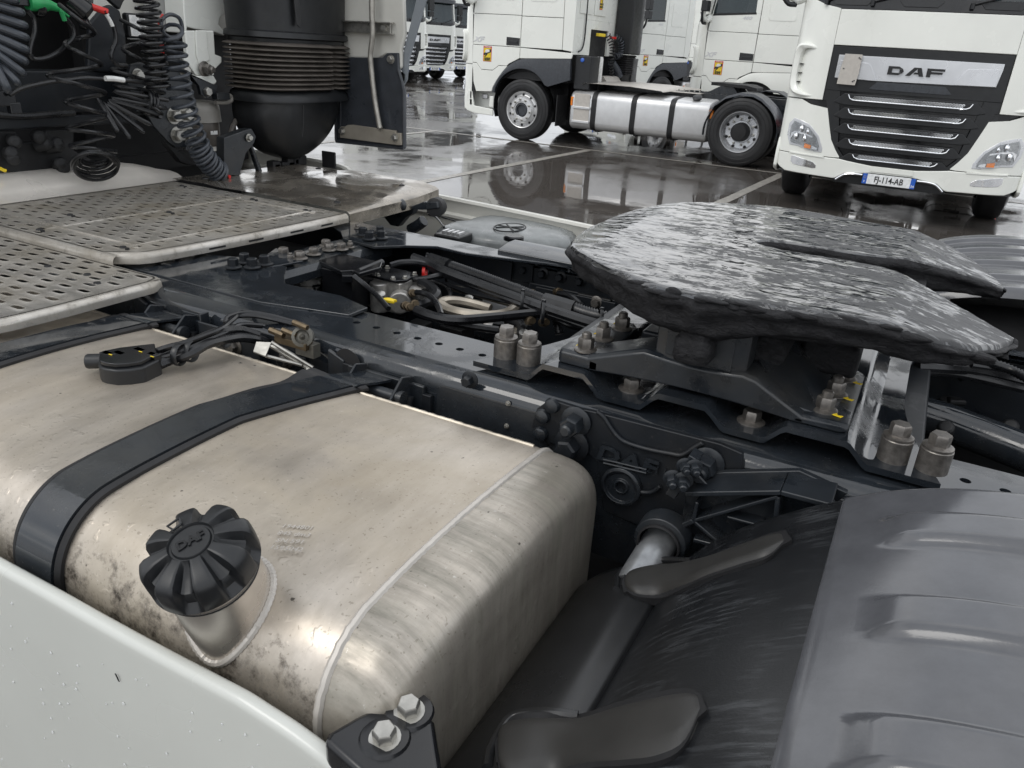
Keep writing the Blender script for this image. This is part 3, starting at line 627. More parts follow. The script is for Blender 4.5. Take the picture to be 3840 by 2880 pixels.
    for a in (-.75, -.1, .62):
        mb = MB(); patch(mb, [(a-.20,2.17,2.18),(a-.15,2.12,2.19),(a+.15,2.12,2.19),(a+.20,2.17,2.18)], .002, .008, .05); mb.build('vent_pad', MT['black'], ws, .003)
    mb = MB(); patch(mb, [(-1.25,2.98,roof-.25),(1.25,2.98,roof-.25)], .02, .04, .06, 4); mb.build('roof_front', Wh, root, .01)
    mb = MB(); patch(mb, [(-1.1,2.90,3.06),(1.1,2.90,3.06)], .16, .22, .1, 2); mb.build('sun_visor', MT['grey'], root, .02)
    mb = MB(); rings = []
    for x, z in ((1.16,3.08),(1.12,roof-.18),(.9,roof),(-.6,roof+.2),(-.85,roof+.15),(-.88,3.08)): rings.append([(x,-1.24,z),(x,1.24,z)])
    mb.loft([[Vector(p) + Vector((0,0,0)) for p in r] for r in rings], closed=False, cap=False)
    for s in (1,-1): mb.prism([(x, s*1.22, z) for x, z in ((1.16,3.08),(1.12,roof-.18),(.9,roof),(-.6,roof+.2),(-.85,roof+.15),(-.88,3.08))], (0, s*.03, 0))
    mb.build('roof', Wh, root, .01)
    # ---- bumper
    bc = [(-1.25,.50,.612),(-1.18,.45,.612),(-1.10,.415,.612),(-.57,.40,.612),(-.545,.405,.612),(-.46,.465,.60),(-.20,.50,.575),(.22,.50,.575),(.46,.465,.60),(.545,.405,.612),(.57,.40,.612),(1.10,.415,.612),(1.18,.45,.612),(1.25,.50,.612)]
    mb = MB(); patch(mb, bc, .004, .05, .04, 3); mb.build('bumper', Wh, root, .01)
    mb = MB(); patch(mb, [(-.206,.518,.572),(.219,.518,.572)], .012, .012, .06); mb.build('tow_flap', Wh, root, .004)
    mb = MB(); patch(mb, [(-.56,.36,.44),(.56,.36,.44)], -.05, .03, .08); mb.build('lower_grille', MT['black'], root, .004)
    
    for s in (1, -1): mb = MB(); mb.tube(smooth_path([S(s*.53,.395,.012), S(s*.49,.43,.02), S(s*.44,.462,.024), S(s*.36,.475,.024), S(s*.27,.475,.02)], 3), .012, 8); mb.build('chrome_bar', MT['chrome'], root)
    mb = MB(); mb.box((1.40,-.26,.392),(1.408,.26,.498)); pl = mb.build('number_plate', MT['platewhite'], root, .002)
    mb = MB(); mb.box((1.408,-.26,.392),(1.410,-.215,.498)); mb.box((1.408,.215,.392),(1.410,.26,.498)); mb.build('plate_bands', MT['blue'], pl)
    text('plate_text', plate, MT['ink'], pl, .088, (1.4105, 0, .443), FRONT_TXT, .0015, 0, .0008, 1.0, sx=.80)
    text('plate_text', 'F', MT['platewhite'], pl, .03, (1.4115, -.238, .415), FRONT_TXT, .0005); text('plate_text', '54', MT['platewhite'], pl, .034, (1.4115, .238, .415), FRONT_TXT, .0005)
    mb = MB()
    for i in range(6): a = math.pi*2*i/6; mb.box((1.410,-.238+math.cos(a)*.012-.002,.462+math.sin(a)*.012-.002),(1.4112,-.238+math.cos(a)*.012+.002,.462+math.sin(a)*.012+.002))
    mb.build('plate_stars', MT['yellow'], pl)
    # ---- side badges
    text('side_badge', 'XF', MT['alu'], root, .115, (.93, 1.2525, 1.592), LEFT_TXT, .004, .35, .002, 1.05, sx=1.35)
    text('power_badge', '480', MT['alu'], root, .075, (.345, 1.2525, 2.245), LEFT_TXT, .002, .3, .002, 1.0, sx=1.5)
    # ---- chassis
    for s in (1, -1):
        mb = MB(); mb.prism([(-5.0, s*.38, .74), (-5.0, s*.43, .74), (-5.0, s*.43, 1.0), (-5.0, s*.35, 1.0), (-5.0, s*.35, .985), (-5.0, s*.38, .985)], (5.6, 0, 0)); mb.build('frame_rail', MT['bracket'], root, .004)
    mb = MB()
    for x in (-4.9, -3.2, -2.2, -1.2): mb.box((x-.08,-.38,.78),(x+.08,.38,.96))
    mb.build('cross_members', MT['dark'], root); mb = MB(); mb.box((-.6,-.5,.35),(.6,.5,1.05)); mb.build('engine', MT['dark'], root, .02); mb = MB(); mb.box((-1.6,-.3,.45),(-.6,.3,.9)); mb.build('gearbox', MT['dark'], root, .03)
    mb = MB(); mb.tube([(0,-1,.5),(0,1,.5)], .08, 10); mb.build('front_axle', MT['dark'], root); mb = MB(); mb.tube([(-3.8,-1,.5),(-3.8,1,.5)], .12, 12); dax = mb.build('drive_axle', MT['dark'], root); mb = MB(); mb.lathe([(.02,-.26),(.16,-.2),(.24,-.05),(.24,.05),(.16,.2),(.02,.26)], (-3.8,0,.5), (0,1,0), 16); mb.build('differential', MT['dark'], dax)
    for s in (1, -1):
        make_wheel(root, 0, s*1.24, s); make_wheel(root, -3.8, s*1.24, s, True)
        mb = MB(); rings = []    # rear mudguard in one sweep with ribs
        for k in range(29):
            a = math.pi*(1.02 - 1.06*k/28); rr_ = .575 + (.012 if 9 < k < 22 else 0) + (.010 if k in (12, 15, 18, 21) else 0)
            c, q = math.cos(a), math.sin(a); rings.append([(-3.8 - c*-rr_, s*1.25, .48+q*(rr_-.03)), (-3.8 - c*-rr_*1.0, s*1.215, .49+q*rr_), (-3.8 - c*-rr_, s*.66, .49+q*rr_), (-3.8 - c*-(rr_-.02), s*.66, .49+q*(rr_-.02)), (-3.8 - c*-(rr_-.02), s*1.22, .49+q*(rr_-.03))])
        mb.loft(rings, True, True); mb.build('rear_mudguard', MT['grey'], root, .006)
        mb = MB(); mb.box((-4.42, min(s*.68,s*1.24), .18), (-4.40, max(s*.68,s*1.24), .55)); mb.build('mud_flap', MT['rubber'], root); 
        mb = MB(); mb.box((-.66, min(s*.80,s*1.22), .30), (-.645, max(s*.80,s*1.22), .80)); mb.build('mud_flap', MT['rubber'], root)
        mb = MB(); mb.box((-4.50, min(s*.80,s*1.22), .66), (-4.43, max(s*.80,s*1.22), .82)); mb.build('rear_lamp', MT['redlamp'], root, .01)
        # black bodywork between cab and tank
        mb = MB(); rings = []
        for z, a in ((.92,.0),(1.0,.0),(1.30,.0),(1.44,-.01)):
            rings.append([(-.90, s*1.14, z), (-1.17+a, s*1.12, z), (-1.20+a, s*1.06, z), (-1.20+a, s*.80, z), (-.90, s*.80, z)])
        mb.loft(rings); mb.build('additive_tank', MT['black'], root, .012)
        mb = MB(); mb.lathe([(.034,0),(.034,.015),(.026,.02),(0,.02)], (-1.02, s*1.125, 1.375), (0, s, .2), 16); mb.build('additive_cap', MT['blue'], root)
        mb = MB(); mb.box((-.95, min(s*1.16,s*1.20), .66), (-.90, max(s*1.16,s*1.20), .80)); mb.build('side_marker', MT['orange'], root, .006)
        mb = MB(); mb.box((-3.34, min(s*1.15,s*1.19), .66), (-3.30, max(s*1.15,s*1.19), .80)); mb.build('side_marker', MT['orange'], root, .006)
    # ---- left tank with step box, straps; right air tank box
    for s in (1, -1):
        def ring(x, g=0): 
            P = []
            for cy, cz, a0 in ((1.07,.77,0),(.66,.80,90),(.66,.42,180),(1.07,.42,270)):
                for k in range(5): a = R_(a0 + 22.5*k); rr_ = .13 - g; P.append((x, s*(cy + math.cos(a)*rr_), cz + math.sin(a)*rr_))
            return P
        mb = MB(); mb.loft([ring(-3.30,.06), ring(-3.27,.01), ring(-3.24), ring(-.93), ring(-.90,.02), ring(-.88,.06)]); tk = mb.build('fuel_tank', MT['alu'], root)
        for x in (-1.33, -2.03, -2.68):
            mb = MB(); o_ = [Vector(p) for p in ring(x, -.006)]; mb.loft([[(x-.045, p.y, p.z) for p in o_], [(x+.045, p.y, p.z) for p in o_]], True, False); mb.build('tank_strap', MT['rubber'], tk)
            mb = MB(); mb.box((x-.04, min(s*.75,s*.95), .255), (x+.04, max(s*.75,s*.95), .285)); mb.tube([(x, s*.9, .29), (x, s*.9, .21)], .008, 6); mb.build('strap_bracket', MT['rubber'], tk)
        mb = MB(); side(mb, [(-.97,.40),(-1.25,.40),(-1.25,.86),(-.97,.86)], s, 1.205, .008); mb.build('step_recess', MT['plate_alu'], tk, .02)
        mb = MB()
        for z in (.395, .62): side(mb, [(-.95,z),(-1.27,z),(-1.27,z+.04),(-.95,z+.04)], s, 1.225, .03)
        mb.build('step_treads', MT['alu'], tk, .006)
        mb = MB(); mb.lathe([(.045,0),(.045,.05),(.07,.05),(.075,.085),(.06,.095),(0,.095)], (-3.02, s*1.02, .885), (0, s*.55, 1), 16); mb.build('filler_cap', MT['black'], tk)
    # walkway plates, fifth wheel
    mb = MB(); mb.loft([[(x, y, z + .012*(1 if abs(y) < 1.0 else 0)) for x, z in ((-1.06,1.00),(-1.10,1.03),(-1.9,1.03),(-2.45,1.0),(-2.47,.985))] for y in (-1.15,-1.05,-.4,.4,1.05,1.15)], closed=False); mb.build('walkway_plate', MT['plate_alu'], root, 0)
    mb = MB(); mb.box((-2.95,.42,.985),(-2.35,.66,.993)); mb.prism([(-1.0,.2,1.04),(-1.12,.2,1.04),(-1.05,.2,1.12),(-.98,.2,1.13)], (0,-.7,0)); mb.build('deflector_strip', MT['plate_alu'], root)
    mb = MB(); rings = []
    for x, wv, z in ((-2.98,.19,1.17),(-3.05,.28,1.175),(-3.3,.44,1.175),(-3.6,.42,1.165),(-3.75,.25,1.13)): rings.append([(x,-wv,z-.05),(x,-wv,z),(x,wv,z),(x,wv,z-.05)])
    mb.loft(rings); fw_ = mb.build('fifth_wheel', MT['rubber'], root, .004)
    mb = MB()
    for s in (1,-1): mb.prism([(-3.0,s*.30,1.02),(-3.5,s*.30,1.02),(-3.4,s*.30,1.13),(-3.2,s*.30,1.13)], (0,s*.1,0))
    mb.box((-3.7,-.40,1.003),(-2.9,.40,1.02)); mb.build('fifth_wheel_pedestal', MT['bracket'], fw_)
    mb = MB()
    for k in range(14): x = -2.5 - .045*k*2; mb.lathe([(.014,0),(.014,.03),(0,.032)], (x, .38, 1.0), (0,0,1), 6)
    tag(mb.build('frame_bolts', MT['steel'], root), kind='stuff')
    # intake duct, bellows, coiled hoses, dryer canister, door gas strut on the rear wall
    mb = MB(); mb.loft([[(-.90,-.50,z),(-.90,-1.12,z),(-1.22,-1.12+.02,z),(-1.26,-.80,z),(-1.22,-.52,z)] for z in (1.50,1.6,2.2,3.2)]); dk = mb.build('intake_duct', MT['black'], root, .03)
    mb = MB(); mb.loft([[(-.92,-.58+q,z),(-.92,-1.05-q,z),(-1.15-q,-1.05-q,z),(-1.20-q,-.8,z),(-1.15-q,-.58+q,z)] for k in range(19) for z, q in ((1.15+.019*k, .018 if k % 2 else -.004),)]); mb.build('bellows', MT['rubber'], dk)
    mb = MB(); mb.loft([[(-1.05+math.cos(a)*.13*f, -.82+math.sin(a)*.22*f, z) for a in [2*math.pi*k/14 for k in range(14)]] for z, f in ((1.15,1),(1.02,.95),(.92,.7),(.88,.3))]); mb.build('intake_elbow', MT['black'], dk)
    mb = MB(); mb.tube(coil([(-.95,-.05,1.80),(-1.02,-.15,1.6),(-1.0,-.20,1.35),(-1.0,-.3,1.1)], .045, 15, 8), .010, 5); mb.build('coiled_hose', MT['hose'], root)
    mb = MB(); mb.tube(coil([(-.95,-.40,1.78),(-1.05,-.46,1.7),(-1.05,-.50,1.5),(-1.0,-.40,1.45)], .05, 11, 8), .012, 5); mb.tube(coil([(-.95,-.35,1.35),(-1.03,-.5,1.2),(-1.05,-.55,1.12)], .07, 12, 8), .010, 5); mb.build('coiled_hose', MT['hose_grey'], root)
    mb = MB(); mb.box((-1.0,-.36,1.74),(-.94,-.16,1.78)); mb.build('coupling_head', MT['red'], root, .008)
    mb = MB(); mb.box((-.98,.12,1.76),(-.92,.42,1.81)); mb.build('coupling_head', MT['yellow'], root, .008)
    mb = MB(); mb.lathe([(.055,0),(.06,.02),(.06,.38),(.05,.42),(.0,.42)], (-1.04,.42,1.02), (0,0,1), 16); cn = mb.build('dryer_canister', MT['label'], root)
    mb = MB(); mb.tube(smooth_path([(-.90,1.05,1.50),(-.90,.90,1.56),(-.90,.84,1.8),(-.90,.86,2.6)], 5), .012, 6); mb.build('grab_pipe', MT['black'], root)
    sticker(root, .25, 2.38, .12, .40, 'rear', -.8975)
    return root

def clone(root, loc, rz, skip=()):
    """copy a truck with its parts and sub-parts; shared meshes"""
    r = root.copy(); col.objects.link(r); r.location = loc; r.rotation_euler = (0, 0, rz)
    for ch in list(root.children):
        if ch.name.split('.')[0] in skip: continue
        c = ch.copy(); col.objects.link(c); c.parent = r
        for gch in ch.children:
            if gch.name.split('.')[0] in skip: continue
            d = gch.copy(); col.objects.link(d); d.parent = c
    return r

GRP = 'white tractor trucks parked in the wet yard'
T0 = make_truck('grey'); T0.location = (-6.57, 13.89, 0); T0.rotation_euler = (0, 0, math.pi)
tag(T0, 'white tractor truck seen side-on with grey wheel arch and long three-strapped silver tank', 'truck', GRP)
fr_ = clone(T0, (-.39 - .02618*1.385, 9.38 + 1.385, 0), R_(-88.5))
tag(fr_, 'large white truck facing us with a beige sheet over its badge bar', 'truck')
# the metal sheet bolted over the badge bar of the front truck
mb = MB(); mb.prism([S(y, z, .03) for y, z in ((-.705,1.662),(-.534,1.662),(-.533,1.48),(-.545,1.364),(-.728,1.366),(-.722,1.5))], (.004, 0, 0)); cp = mb.build('cover_sheet', MT['plate_alu'], fr_, .001)
mb = MB()
for y, z in ((-.56,1.63),(-.545,1.62),(-.69,1.52),(-.575,1.40),(-.562,1.41)): mb.lathe([(.007,0),(.007,.004),(0,.005)], S(y, z, .036), (1,0,0), 8)
mb.build('cover_rivets', MT['ink'], cp)
t2 = clone(T0, (-3.33, 15.84 + 1.25, 0), math.pi)
tag(t2, 'white truck with a white wheel arch and 480 on its door', 'truck')
for ch in t2.children:
    if ch.name.startswith('arch_moulding'):
        ch.data = ch.data.copy(); ch.data.materials[0] = MT['white']
for r_, x, z in ((T0, .735, 1.37), (t2, .735, 1.37)): sticker(r_, x, z, .165, .245)
t3 = clone(T0, (-8.0, 21.75, 0), R_(-115)); tag(t3, 'angled white truck showing a headlight and grey arch behind the side-on trucks', 'truck')
t4 = clone(T0, (-9.17, 32.74, 0), math.pi); tag(t4, 'farthest side-on white truck, its dark window seen past another truck', 'truck')
far_skip = ('warning_sticker', 'coiled_hose', 'wheel_nut', 'vent_hole', 'frame_bolts', 'coupling_head')
Bx, By = -19.03, 28.63
hd = R_(-20); cf, sf = math.cos(hd), math.sin(hd)
for k, lb in ((0, 'middle white truck of the distant row, its badge bar and number plate fully in view'),
              (-1, 'nearest white truck of the distant row, cut off by the grey slanting fairing edge'),
              (1, 'farthest white truck of the distant row, half hidden behind its neighbour and a side-on cab')):
    px_, py_ = Bx - .92*k, By + 3.5*k
    q = clone(T0, (px_ - cf*1.385, py_ - sf*1.385, 0), hd, far_skip); tag(q, lb, 'truck')

# ================================================================== THE TRUCK WE STAND BESIDE (x to its rear, y to its right side)
BASE = (-1.2, 1.5, 0.0)
own = empty('tractor_truck', BASE); own['base'] = BASE
tag(own, 'nearest tractor truck, seen over its fuel tank, greasy black coupling plate and mudguard', 'truck', GRP)

# shared bolts --------------------------------------------------------
def bolt_mesh(name, prof_hex, prof_round, mat, extra=None):
    m_ = MB()
    if prof_round: m_.lathe(prof_round, (0,0,0), (0,0,1), 18)
    m_.lathe(prof_hex, (0,0,0), (0,0,1), 6)
    if extra: m_.lathe(extra, (0,0,0), (0,0,1), 12)
    ob = m_.build(name, mat); me = ob.data; bpy.data.objects.remove(ob); return me
B_FLANGE = bolt_mesh('bolt', [(.0128,.003),(.0136,.004),(.0136,.0165),(.0120,.019),(0,.019)], [(.0205,0),(.0205,.0018),(.0145,.0045),(0,.0045)], MT['bolt'])
B_TALL = bolt_mesh('bolt', [(.0138,.039),(.0148,.040),(.0148,.055),(.0130,.058),(0,.058)], [(.0222,0),(.0222,.034),(.0212,.0352),(.0212,.0388),(.016,.041),(0,.041)], MT['bolt'])
B_NUT = bolt_mesh('bolt', [(.0132,.003),(.0140,.004),(.0140,.020),(.0122,.0225),(0,.0225)], [(.0200,0),(.0200,.0018),(.0145,.0045),(0,.0045)], MT['bolt'], [(.0086,.020),(.0086,.030),(.0062,.032),(0,.032)])
B_DARK = bolt_mesh('bolt', [(.0112,.004),(.0112,.018),(.009,.020),(0,.020)], [(.018,0),(.018,.002),(.014,.0045),(0,.0045)], MT['chassis_dry_shaded'])
B_NUTD = bolt_mesh('bolt', [(.0115,.003),(.0122,.004),(.0122,.020),(.0105,.0225),(0,.0225)], [(.0180,0),(.0180,.0015),(.0130,.004),(0,.004)], MT['bracket'], [(.0072,.020),(.0072,.031),(.005,.033),(0,.033)])
B_HEX = bolt_mesh('bolt', [(.0100,0),(.0105,.001),(.0105,.011),(.009,.013),(0,.013)], [(.014,0),(.014,.0015),(0,.0015)], MT['steel'])
def bolts(parent, me, pts, n=(0,0,1), sc_=1.0, name='bolt'):
    for p in pts:
        ob = bpy.data.objects.new(name, me); col.objects.link(ob); ob.parent = parent
        m_ = rot_to(n) @ Matrix.Rotation(random.uniform(0, 1), 4, 'Z') @ Matrix.Scale(sc_, 4); m_.translation = Vector(p)
        if parent.get('base'): m_.translation = Vector(p) - Vector(parent['base'])
        ob.matrix_local = m_
def P3(pts, z): return [(p[0], p[1], z) for p in pts]
def circ(cx, cy, r, n=16): return [(cx + r*math.cos(2*math.pi*(k+.5)/n), cy + r*math.sin(2*math.pi*(k+.5)/n)) for k in range(n)]

# ---- frame rails ----------------------------------------------------
def rail(y0, s, holes, name='frame_rail', wide=True):
    """y0 = outer face, s = +1 if the rail's inside lies towards +y"""
    Y = lambda d: y0 + s*d
    prof = [(Y(.100 if wide else .074), .990), (Y(.030), .990), (Y(.012), .982), (Y(.008), .965), (Y(.008), .745), (Y(.08), .745), (Y(.08), .735), (Y(0), .735), (Y(0), .962)]
    for k in range(1, 6): a = math.pi/2*k/5; prof.append((Y(.036 - .036*math.cos(a)), .964 + .036*math.sin(a)))
    mb = MB(); x0, x1 = -2.7, 1.5
    mb.loft([[(x, p[0], p[1]) for p in prof] for x in (x0, -1.6, -1.0, -.5, 0, .6, x1)], False)
    ya, yb = sorted((Y(.036), Y(.130 if wide else .075))); xs = x0
    for hx in holes + [None]:
        if hx is None: mb.add([(xs,ya,1),(x1,ya,1),(x1,yb,1),(xs,yb,1)], [(0,1,2,3)]); break
        if hx - .02 - xs > .002: mb.add([(xs,ya,1),(hx-.02,ya,1),(hx-.02,yb,1),(xs,yb,1)], [(0,1,2,3)])
        cell_holes(mb, hx-.02, hx+.02, ya, yb, 1.0, circ(hx, Y(.110 if wide else .055), .0078), .012); xs = hx + .02
    # inner reinforcement lip, one step lower
    if wide:
        l0, l1 = sorted((Y(.128), Y(.192))); mb.box((x0, l0, .982), (x1, l1, .9925)); 
        q0, q1 = sorted((Y(.184), Y(.192))); mb.box((x0, q0, .955), (x1, q1, .982))
    return mb.build(name, MT['chassis'], own, 0)
near = rail(1.070, 1, [-1.086,-.964,-.914,-.863,-.813,-.763,-.715,-.665,.150,.201,.30,.40])
for x in (-1.3, -.89): pass
far = rail(1.935, -1, [-1.0,-.9,-.8,-.7,.15,.2], wide=False)
mb = MB(); mb.box((-1.22,1.885,.925),(-.98,1.890,.978)); mb.box((-.90,1.882,.86),(-.66,1.887,.925)); mb.build('web_plates', MT['chassis_dry_shaded'], far, .004)
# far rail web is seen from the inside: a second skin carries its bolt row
mb = MB(); mb.box((-2.7,1.905,.74),(1.5,1.912,.97)); fw2 = mb.build('rail_web', MT['chassis_dry_shaded'], own, .002)
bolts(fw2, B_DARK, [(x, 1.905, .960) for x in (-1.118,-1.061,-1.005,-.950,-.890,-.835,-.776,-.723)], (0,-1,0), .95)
mb = MB(); mb.box((-1.20,1.899,.925),(-.92,1.905,.985)); mb.box((-.93,1.898,.862),(-.62,1.905,.928)); mb.build('web_plates', MT['chassis_dry_shaded'], fw2, .004)
mb = MB(); mb.box((-.775,1.885,.86),(-.675,1.898,.93)); bp = mb.build('bracket_plate', MT['rubber'], fw2, .004)
bolts(fw2, B_FLANGE, [(-.715,1.885,.915)], (0,-1,0), .9)
# angle bracket on top of the far rail
mb = MB(); mb.loft([[(x,1.87,1.003),(x,1.87,1.012),(x,1.93,1.022),(x,1.975,1.022),(x,1.975,.985)] for x in (-1.02,-1.0,-.35)], False); mb.build('top_angle', MT['chassis'], far, .003)

# ---- gussets and cross member --------------------------------------
gz = 1.004
near_g = ats('d1', [(1030,590),(1640,634),(1860,690),(1842,752),(1850,800),(2212,878)], Z=gz)
mb = MB(); mb.prism([(-1.72,1.15,gz)] + [tuple(p) for p in near_g] + [(-1.0,1.262,gz),(-1.0,1.2,gz),(-1.2,1.15,gz)], (0,0,-.008)); gs = mb.build('gusset_plate', MT['chassis'], own, .002)
far_g = ats('d2', [(380,235),(480,290),(495,335),(700,387),(900,380),(1100,385),(1290,428),(1600,468),(2030,518)], Z=gz)
mb = MB(); mb.prism([tuple(p) for p in far_g] + [(-.70,1.905,gz),(-1.7,1.905,gz),(-1.7,1.80,gz)], (0,0,-.008)); gf = mb.build('gusset_plate', MT['chassis'], own, .002)
mb = MB(); prof = [(-1.52,.90),(-1.50,.965),(-1.49,.99),(-1.47,.996),(-1.385,.996),(-1.362,.990),(-1.350,.975),(-1.350,.955),(-1.356,.955),(-1.358,.97),(-1.38,.985),(-1.47,.985),(-1.51,.90)]
mb.loft([[(x + .02*((y-1.3)/.6), y, z) for x, z in prof] for y in (1.20,1.36,1.5,1.65,1.80)], True, True); cm = mb.build('cross_member', MT['chassis'], own)
mb = MB(); mb.prism(ats('d2', [(-20,452),(60,395),(120,420),(180,475),(240,478),(100,505),(0,520)], Z=1.006), (0,0,-.006)); mb.build('packing_plate', MT['chassis'], cm, .002)
bolts(gs, B_FLANGE, ats('d2', [(110,440),(215,465)], Z=1.0), (0,0,1), 1.0)
bolts(cm, B_FLANGE, ats('d2', [(305,438),(385,385),(405,410),(485,405)], Z=1.0), (0,0,1), .95)
bolts(gs, B_DARK, ats('d1', [(1512,695),(1585,662),(1635,695),(1715,675)], Z=1.008), (0,0,1), 1.15)
bolts(gs, B_NUT, ats('d2', [(155,475),(540,392)], Z=1.0), (0,0,1), .6)
bolts(gf, B_DARK, ats('d2', [(625,312),(665,340),(735,303),(742,333)], Z=1.008), (0,0,1), 1.1)
bolts(gf, B_FLANGE, ats('d2', [(592,268)], Z=1.006), (0,0,1), .6)
# second cross member low between the rails, and a lattice under the plate
mb = MB(); mb.box((-.60,1.16,.86),(-.50,1.84,.975)); mb.box((.02,1.16,.84),(.10,1.84,.96)); mb.build('cross_members', MT['chassis_dry_shaded'], own, .006)

# ---- fifth wheel mounting plate (corrugated) ------------------------
def mz(x):
    prof = [(-.70,1.006),(-.532,1.006),(-.508,1.034),(-.430,1.034),(-.400,1.006),(-.328,1.006),(-.302,1.034),(-.222,1.034),(-.192,1.006),(-.128,1.006),(-.102,1.034),(-.012,1.034),(.016,1.006),(.2,1.006)]
    for (a, za), (b, zb) in zip(prof, prof[1:]):
        if a <= x <= b: return za + (zb-za)*(x-a)/(b-a)
    return 1.006
mb = MB(); XS = []
x = -.640
while x < .1131: XS.append(x); x += .0093
def half(x):   # half width of plate at x (concave ends)
    e = .388
    if x < -.49: e0 = .388 - (.0 if x < -.640 else 0); return e0
    return e
rows = []
for j in range(25):
    v = j/24; y = 1.112 + v*.776; d = abs(y-1.5)/.388      # ends bow towards the middle
    xa = -.645 + .125*(1 - d**1.7); xb = .115 - .062*(1 - max(0, (d-.25)/.75)**1.6); ax_ = .0 if d < .98 else .0
    rows.append([(xa + (xb-xa)*i/110, y) for i in range(111)])
top = [[(p[0], p[1], mz(p[0]) + .010) for p in r] for r in rows]; bot = [[(p[0], p[1], mz(p[0])) for p in r] for r in rows]
rings = [t + list(reversed(b)) for t, b in zip(top, bot)]
mb.loft(rings, True, True); mp_ = mb.build('mounting_plate', MT['chassis'], own, 0, 40)
zt_ = 1.016
bolts(mp_, B_TALL, [(-.609,1.167,zt_),(-.560,1.164,zt_),(.049,1.155,zt_),(.101,1.153,zt_),(-.60,1.83,zt_),(-.55,1.83,zt_),(.05,1.84,zt_),(.10,1.84,zt_)])
bolts(mp_, B_FLANGE, [(-.362,1.164,zt_),(-.158,1.157,zt_),(-.362,1.83,zt_),(-.158,1.83,zt_)], (0,0,1), 1.08)
# pedestals -----------------------------------------------------------
def pedestal(y0, s):
    Y = lambda d: y0 + s*d; zb = 1.045
    mb = MB()
    # base shoe, narrow web with two sloping arms
    def sec(x, za, zb_, ya, yb): return [(x, Y(ya), za), (x, Y(ya), zb_-.006), (x, Y(ya+.008), zb_), (x, Y(yb-.008), zb_), (x, Y(yb), zb_-.006), (x, Y(yb), za)]
    mb.loft([sec(-.492, zb, 1.066, .010, .20), sec(-.485, zb, 1.070, .002, .21), sec(-.43, zb, 1.070, .0, .22), sec(-.415, zb, 1.068, .0, .20)])
    mb.loft([sec(-.095, zb, 1.060, .0, .24), sec(-.03, zb, 1.060, .0, .255), sec(-.018, zb, 1.056, .008, .25)])
    bottom = lambda x: 1.045 + .008*max(0, 1 - ((x+.26)/.16)**2)
    arm = []
    for i in range(19):
        x = -.44 + .36*i/18
        if x < -.34: t = 1.068 + (x+.44)/.10*.036
        elif x < -.17: t = 1.104 - .006*math.sin((x+.34)/.17*math.pi)
        else: t = 1.104 - (x+.17)/.09*.046
        arm.append((x, bottom(x), max(t, 1.058)))
    mb.loft([sec(x, a, t, .0, .085) for x, a, t in arm], True, True)
    mb.loft([sec(-.325, 1.08, 1.185, .012, .16), sec(-.30, 1.08, 1.19, .005, .17), sec(-.20, 1.08, 1.19, .005, .17), sec(-.178, 1.08, 1.185, .012, .16)])
    # outward fin down to the rear shoe
    mb.prism([(-.20, Y(.10), 1.13), (-.185, Y(.16), 1.17), (-.06, Y(.24), 1.058), (-.06, Y(.02), 1.058), (-.12, Y(.01), 1.07)], (0,0,-.012))
    ob = mb.build('pedestal', MT['bracket'], own, .006, seg=3)
    mb = MB(); mb.prism([(-.305, Y(.003), 1.105), (-.20, Y(.003), 1.098), (-.20, Y(.003), 1.178), (-.305, Y(.003), 1.178)], (0, s*-.0035, 0)); mb.build('pedestal_panel', MT['bracket'], ob, .002)
    return ob
pa = pedestal(1.132, 1); pb = pedestal(1.868, -1)
bolts(pa, B_NUT, [(-.449,1.155,1.070),(-.446,1.225,1.070),(-.438,1.300,1.070),(-.058,1.170,1.060),(-.052,1.245,1.060),(-.046,1.325,1.060)])
mb = MB()
for y in (1.225, 1.300): mb.lathe([(.026,0),(.027,.012),(.022,.024),(0,.024)], (-.443, y, 1.045), (0,0,1), 20)
mb.build('bosses', MT['bracket'], pa, .002)
mb = MB()   # yellow paint ticks on the nuts
for x, y in ((-.045,1.155),(-.038,1.232),(-.033,1.312)): mb.prism([(x,y,1.0612),(x+.013,y-.004,1.0612),(x+.016,y+.003,1.0612),(x+.008,y+.002,1.0612),(x+.006,y+.009,1.0612)], (0,0,.001))
for x, y in ((-.465,1.158),(-.463,1.232),(-.455,1.307)): mb.prism([(x-.004,y,1.0712),(x+.004,y+.010,1.0712),(x+.012,y+.012,1.0712),(x+.006,y+.015,1.0712),(x-.004,y+.008,1.0712)], (0,0,.001))
mb.build('paint_ticks', MT['yellow'], pa)
for y in (1.5,):
    mb = MB(); mb.box((-.40,1.30,1.05),(-.10,1.70,1.075)); mb.build('pedestal_bridge', MT['bracket'], pa, .006)

# ---- fifth wheel coupling plate -------------------------------------
FZ = 1.225; FY = 1.513
def hw(x):
    tab = [(-.572,.09),(-.568,.14),(-.556,.20),(-.535,.265),(-.50,.315),(-.45,.360),(-.38,.405),(-.32,.430),(-.26,.436),(-.20,.425),(-.10,.402),(.0,.386),(.06,.366),(.11,.325),(.145,.255),(.162,.21),(.170,.18)]
    for (a, va), (b, vb) in zip(tab, tab[1:]):
        if a <= x <= b: return va + (vb-va)*(x-a)/(b-a)
    return tab[0][1] if x < tab[0][0] else tab[-1][1]
def sw(x):
    if x < -.262: return 0
    tab = [(-.262,0),(-.256,.016),(-.24,.027),(-.21,.034),(-.15,.034),(-.09,.034),(-.035,.046),(0,.066),(.035,.088),(.08,.124),(.12,.145),(.15,.158),(.17,.165)]
    for (a, va), (b, vb) in zip(tab, tab[1:]):
        if a <= x <= b: return va + (vb-va)*(x-a)/(b-a)
    return .165
from mathutils import noise as mn
